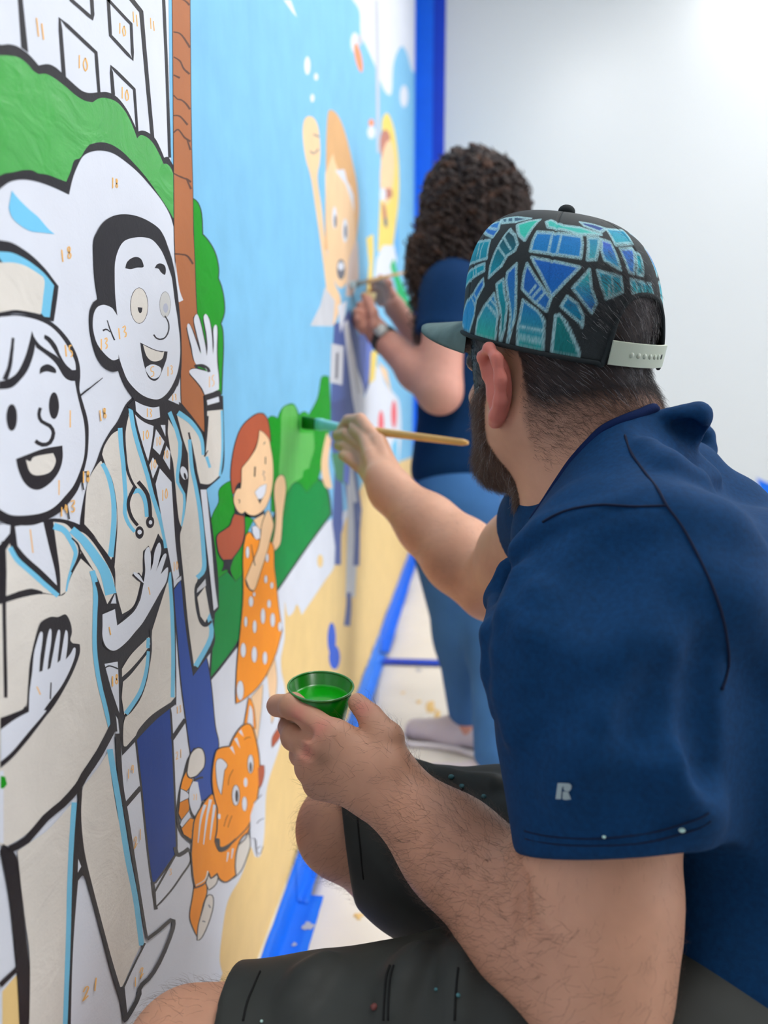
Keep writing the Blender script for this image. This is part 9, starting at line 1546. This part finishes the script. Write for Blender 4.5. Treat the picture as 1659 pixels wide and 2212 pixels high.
for s in WOMAN_SHOES:
    v, q = figure('shoe', s, .006); v = relax(v, q, 1)
    sh = np_mesh('shoe', v, q, lady, [M_shoe], label='pale lavender-white canvas sneaker')
    lo_z = v[:, 2] < .03; w = v[lo_z]; c0 = w[:, :2].mean(0); r = np.linalg.norm(w[:, :2]-c0, axis=1); a = np.arctan2(w[:, 1]-c0[1], w[:, 0]-c0[0])
    ringp = []
    for k in range(28):
        t = -math.pi+2*math.pi*k/28; m = np.abs((a-t+math.pi) % (2*math.pi)-math.pi) < .25; ringp.append((c0[0]+math.cos(t)*r[m].max(), c0[1]+math.sin(t)*r[m].max(), .013))
    tube('sole', ringp, .0085, M_sole, sh, True, 8)
def curl_noise(P):
    x, y, z = P[..., 0], P[..., 1], P[..., 2]
    return .011*np.sin(85*x+7*np.sin(19*z))*np.sin(80*y+6*np.sin(23*z+2))+.007*np.sin(36*z+9*np.sin(35*x))*np.sin(110*y+1.7)+.005*np.sin(170*x+2)*np.sin(160*y)*np.sin(110*z)
v, q = sdf_mesh(WOMAN_HAIR, .006, .05, curl_noise)
nz_ = np.sin(60*v[:, 0]+5*np.sin(31*v[:, 2]))*np.sin(47*v[:, 1]+4*np.sin(22*v[:, 2]))
hcol = skin_tint(v, (40, 29, 27)); hcol = blend(hcol, np.clip(nz_*1.6-.2, 0, 1)*.6, (96, 66, 50))
M_curl = mat('curly_hair', (58, 46, 46), .6, .2, attr='tint', bump=.6, bump_scale=160, bump_dist=.004)
lh_ = np_mesh('hair', v, q, lady, [M_curl], col=hcol, label='big dark brown curly hair')
R_, F_ = scatter(v, q, np.ones(len(v)), 2600, 21); nn = vnorm(v, q)[q[F_]].mean(1)
rg = np.random.default_rng(22); N_ = len(R_); n_ = 14; tt_ = np.linspace(0, 1, n_); ph = rg.uniform(0, 6.28, N_); rad_ = rg.uniform(.005, .011, N_); ln_ = rg.uniform(.03, .07, N_)
ax1 = np.cross(nn, (0, 0, 1.)); ax1 /= np.maximum(np.linalg.norm(ax1, axis=1), 1e-6)[:, None]
P_ = R_[:, None]-nn[:, None]*.004+ax1[:, None]*(np.cos(ph[:, None]+tt_*11)*rad_[:, None])[..., None]+nn[:, None]*((np.sin(ph[:, None]+tt_*11)+.6)*rad_[:, None])[..., None]+np.array((0, 0, -1.))*(tt_*ln_[:, None])[..., None]
hc = bpy.data.hair_curves.new('curls'); hc.add_curves([n_]*N_); hc.attributes['position'].data.foreach_set('vector', P_.astype(np.float32).ravel())
ra = hc.attributes.get('radius') or hc.attributes.new('radius', 'FLOAT', 'POINT'); ra.data.foreach_set('value', np.tile(np.linspace(.0018, .0007, n_), N_).astype(np.float32))
hc.materials.append(hair_mat('brown_curls', (50, 36, 31), 0)); o = bpy.data.objects.new('curls', hc); COL.objects.link(o); o.parent = lh_; o['kind'] = 'stuff'
# wristwatch
M_band = mat('dark_grey_watch_band', (70, 68, 66), .6); M_face = mat('pale_watch_face', (206, 208, 204), .3, .6)
wc, wd = Vector(WATCH[0]), Vector(WATCH[1]); wt = empty('wristwatch', wc, label='wristwatch with square pale face and dark band on the standing woman', category='watch')
wt.rotation_euler = wd.to_track_quat('Z', 'X').to_euler()
lathe('watch_band', [(.0385, -.012), (.0405, -.011), (.0405, .011), (.0385, .012)], M_band, wt, 28, close=True)
vd = (Vector((.318, 0, .965))-wc); vd = (vd-wd*vd.dot(wd)).normalized(); up_l = wt.rotation_euler.to_matrix().inverted() @ (vd+Vector((.0, .1, .9))*.5).normalized()
bm = bmesh.new(); bmesh.ops.create_cube(bm, size=1); bmesh.ops.bevel(bm, geom=bm.edges[:], offset=.12, segments=2, affect='EDGES')
Mx = Vector((up_l.x, up_l.y, 0)).to_track_quat('Z', 'Y').to_matrix()
for w in bm.verts: w.co = Mx @ Vector((w.co.x*.034, w.co.y*.036, w.co.z*.009))+Vector((up_l.x, up_l.y, 0)).normalized()*.043
me = bpy.data.meshes.new('watch_face'); bm.to_mesh(me); bm.free(); link('watch_face', me, wt, [M_face], True)
brush_at(WBRUSH[0], WBRUSH[1], .8, 'thin brush in the standing woman\'s far hand at the mural', mat('pale_bristles', (170, 190, 196), .6), mat('grey_ferrule', (130, 140, 140), .4, metal=.6))
c2 = empty('paint_cup', WCUP, label='small cream paint cup in the standing woman\'s near hand', category='cup')
M_cream = mat('cream_plastic', (226, 206, 150), .4)
lathe('cup_wall', [(.0001, -.036), (.016, -.036), (.021, 0), (.0202, 0), (.0155, -.0345), (.0001, -.0345)], M_cream, c2, 24)
lathe('wet_paint', [(.0175, -.012), (.0001, -.0115)], mat('pale_yellow_paint', (232, 200, 110), .25), c2, 24)

TAPEQ = [
(2.0985,4.899,.4965),
(2.1589,4.899,.3257),
(2.2948,4.899,.2472),
(2.2829,4.899,.4132)]
FLOORPTS = [
(.224,2.3039,.012,.05,1),
(.2474,2.2596,.01,.04,1),
(.1264,2.429,.006,.01,1),
(.1845,2.356,.008,.012,1),
(.1334,1.3082,.008,.01,1),
(.0967,1.1918,.01,.01,1),
(.151,1.3436,.006,.006,1),
(.2013,1.2833,.006,.006,0),
(.1413,2.0782,.01,.02,0),
(.1668,2.6546,.012,.02,0)]
MAN_SHOES = [
[('c',(.4145,.5629,.045),(.3155,.5771,.045),.043,.045,.02),('c',(.3155,.5771,.045),(.2066,.5926,.036),.045,.034,.02),('c',(.4095,.5636,.07),(.365,.57,.075),.04,.042,.02),('h',(.365,.57,.0034),(0,0,-1.0),.004)],
[('c',(.4445,1.0029,.045),(.3455,1.0171,.045),.043,.045,.02),('c',(.3455,1.0171,.045),(.2366,1.0326,.036),.045,.034,.02),('c',(.4395,1.0036,.07),(.395,1.01,.075),.04,.042,.02),('h',(.395,1.01,.0034),(0,0,-1.0),.004)]]
FEET = [
(.34,2.047),
(.408,1.781)]
# ================================================================ drop cloth, masking tape, stool
M_cloth = mat('canvas_drop_cloth', (232, 226, 216), .85, .15, bump=.4, bump_scale=420, bump_dist=.0008, var=.05, var_scale=5)
def wrinkles(x, y):
    flat = 1
    for fx, fy, fr in [(a-.06, b, .2) for a, b in FEET]+[(JOINTS[k][0]-.06, JOINTS[k][1], .2) for k in ('La', 'Ra')]+[(.64, .715, .40)]:
        flat = flat*(1-np.exp(-(((x-fx)**2+(y-fy)**2)/fr**2)**2))
    return .002+flat*(.0035*np.abs(np.sin(3.1*x+1.3*np.sin(2.3*y)))**14+.003*np.abs(np.sin(4.3*y+1.1*np.sin(3.7*x+.8)))**16+.003*np.abs(np.sin(5.2*(x+y)+.9*np.sin(4*x)))**18+.0006*np.sin(17*x)*np.sin(13*y))
def cloth(name, x0, x1, y0, y1, label):
    nx, ny = int((x1-x0)/.018), int((y1-y0)/.018); X, Y = np.meshgrid(np.linspace(x0, x1, nx), np.linspace(y0, y1, ny), indexing='ij')
    ed = np.minimum(np.minimum(X-x0, x1-X), np.minimum(Y-y0, y1-Y)); Zt = wrinkles(X, Y)*np.clip(ed/.03, .25, 1)+.001
    X = X+.006*np.sin(9*Y)*(ed < .02); P = np.stack([X, Y, Zt], -1).reshape(-1, 3); i = np.arange(nx*ny).reshape(nx, ny)
    o = np_mesh(name, P, np.stack([i[:-1, :-1], i[1:, :-1], i[1:, 1:], i[:-1, 1:]], -1).reshape(-1, 4), None, [M_cloth], label=label, category='drop cloth')
    so = o.modifiers.new('thick', 'SOLIDIFY'); so.thickness = .0008; so.offset = -1
    return o
dc = cloth('drop_cloth', .034, 2.4, .25, 2.71, 'wrinkled white canvas drop cloth under both painters, spotted with paint')
dc2 = cloth('drop_cloth', .034, 2.4, 2.74, 4.7, 'white canvas drop cloth beyond the strip of tape behind the woman')
M_spl = mat('dried_sand_paint', (232, 196, 130), .6); M_spl2 = mat('dried_grey_paint', (186, 186, 190), .6)
rs = random.Random(4)
def spill(x, y, rx, ry, m, parent):
    n = 18; R = [1+.35*math.sin(3*i/n*6.28+rs.uniform(0, 6))+rs.uniform(-.15, .15) for i in range(n)]
    vv = []
    for k, (s, dz) in enumerate(((1, .0006), (.7, .0016))):
        for i in range(n):
            px_, py_ = x+rx*s*R[i]*math.cos(i/n*6.28), y+ry*s*R[i]*math.sin(i/n*6.28); vv.append((px_, py_, float(wrinkles(px_, py_))+.001+dz))
    ff = [(i, (i+1) % n, n+(i+1) % n, n+i) for i in range(n)]+[tuple(range(n, 2*n))]
    mesh('paint_spot', vv, ff, parent, [m], True)
for (x, y, rx, ry, m) in FLOORPTS: spill(x, y, rx, ry, M_spl if m else M_spl2, dc if y < 2.7 else dc2)
# tape along the foot of the mural wall: each strip folded over the baseboard onto the floor
def ltape(y0, y1, h, w, m, seed, label, lift=0):
    n = int((y1-y0)/.02)+1; r = random.Random(seed); vv = []; A = .0066+lift
    hh = h; k = 0
    for i in range(n+1):
        y = y0+(y1-y0)*i/n; hh += (h-hh)*.3+r.uniform(-.0025, .0025)
        cut = .004*r.random()*(i in (0, n))
        for (x, z) in ((A, hh), (A+.0004, .045), (A+.001, .012), (A+.006, .0045+lift), (w*.6+A, .005+lift+.001*math.sin(i*1.3)), (w+A+r.uniform(-.001, .001), .0048+lift)): vv.append((x, y+cut, z))
    ff = [(i*6+j, i*6+j+1, (i+1)*6+j+1, (i+1)*6+j) for i in range(n) for j in range(5)]
    o = mesh('masking_tape', vv, ff, None, [m], True, label=label, category='tape', group='blue masking tape along the foot of the mural')
    so = o.modifiers.new('thick', 'SOLIDIFY'); so.thickness = .0004; so.offset = 1
    return o
t1 = ltape(.70, 1.36, .086, .050, M_tape, 1, 'blue tape strip at the mural foot nearest the seated man, dabbed with white')
for a in ((1.27, .045, .016, .011), (1.22, .03, .006, .005), (1.16, .035, .004, .012), (1.09, .04, .004, .004)):
    nsp = 12; vv = [(a[1]+a[2]*.7*math.cos(i/nsp*6.28)*(1+.3*math.sin(i*2.1)), a[0]+a[3]*math.sin(i/nsp*6.28)*(1+.3*math.cos(i*1.7)), .0066) for i in range(nsp)]
    mesh('paint_spot', vv, [tuple(range(nsp))], t1, [M_spl2])
ltape(1.33, 1.98, .092, .024, M_tape, 2, 'blue tape strip at the mural foot beside the seated man\'s far knee', .0007)
ltape(1.965, 2.81, .088, .026, M_tapel, 3, 'paint-whitened blue tape strip at the mural foot below the cup')
ltape(2.83, 4.86, .09, .034, M_tape, 4, 'blue tape strip at the mural foot running to the far corner', .0007)
def flat_tape(P, m, label, n=(0, 0, 1), th=.0005, group=None):
    P = [Vector(p) for p in P]; n = Vector(n)*th; vv = P+[p+n for p in P]; k = len(P)
    ff = [tuple(range(k))[::-1], tuple(range(k, 2*k))]+[(i, (i+1) % k, k+(i+1) % k, k+i) for i in range(k)]
    pr = {'group': group} if group else {}
    return mesh('masking_tape', vv, ff, None, [m], label=label, category='tape', **pr)
flat_tape([(.03, 2.695, .011), (.5, 2.70, .0115), (1.1, 2.70, .0115), (1.7, 2.69, .011), (1.7, 2.755, .011), (1.1, 2.765, .0115), (.5, 2.76, .0115), (.03, 2.75, .011)], M_taped, 'blue tape strip across the drop cloth behind the woman')
flat_tape([(.0003, YB-.0012, .1), (.105, YB-.0012, .1), (.107, YB-.0012, CEIL-.02), (.0003, YB-.0012, CEIL-.02)], M_tape, 'tall blue tape strip on the back wall in the corner', (0, -1, 0), group=None)
flat_tape([(.098, YB-.0024, .1), (.168, YB-.0024, .1), (.172, YB-.0024, CEIL-.02), (.100, YB-.0024, CEIL-.02)], M_taped, 'darker doubled blue tape strip edging the corner tape', (0, -1, 0))
flat_tape([(.0022, 4.70, .1), (.0022, YB-.003, .1), (.0022, YB-.003, CEIL-.25), (.0022, 4.72, CEIL-.25)], M_tape, 'blue tape strip down the far end of the mural', (1, 0, 0))
flat_tape(TAPEQ, M_tape, 'piece of blue tape low on the back wall beside the man\'s back', (0, -1, 0), .001)
# low stool that carries the seated man
M_stool = mat('grey_stool_plastic', (120, 122, 124), .5)
st = empty('step_stool', (.64, .715, 0), label='low grey plastic stool under the seated man', category='stool')
box('seat', (-.13, -.15, .215), (.13, .15, .243), M_stool, st, .01)
for sx in (-1, 1):
    for sy in (-1, 1):
        vv = []
        for (z, o_) in ((.0034, 1.12), (.217, .88)):
            for dx, dy in ((-.018, -.018), (.018, -.018), (.018, .018), (-.018, .018)): vv.append((sx*.115*o_+dx, sy*.13*o_+dy, z))
        mesh('leg', vv, [(0, 3, 2, 1), (4, 5, 6, 7)]+[(i, (i+1) % 4, 4+(i+1) % 4, 4+i) for i in range(4)], st, [M_stool])
M_mshoe = mat('grey_canvas_shoe', (96, 96, 98), .8)
for s in MAN_SHOES:
    v, q = figure('shoe', s, .006); np_mesh('shoe', relax(v, q, 1), q, man, [M_mshoe], label='grey canvas shoe')
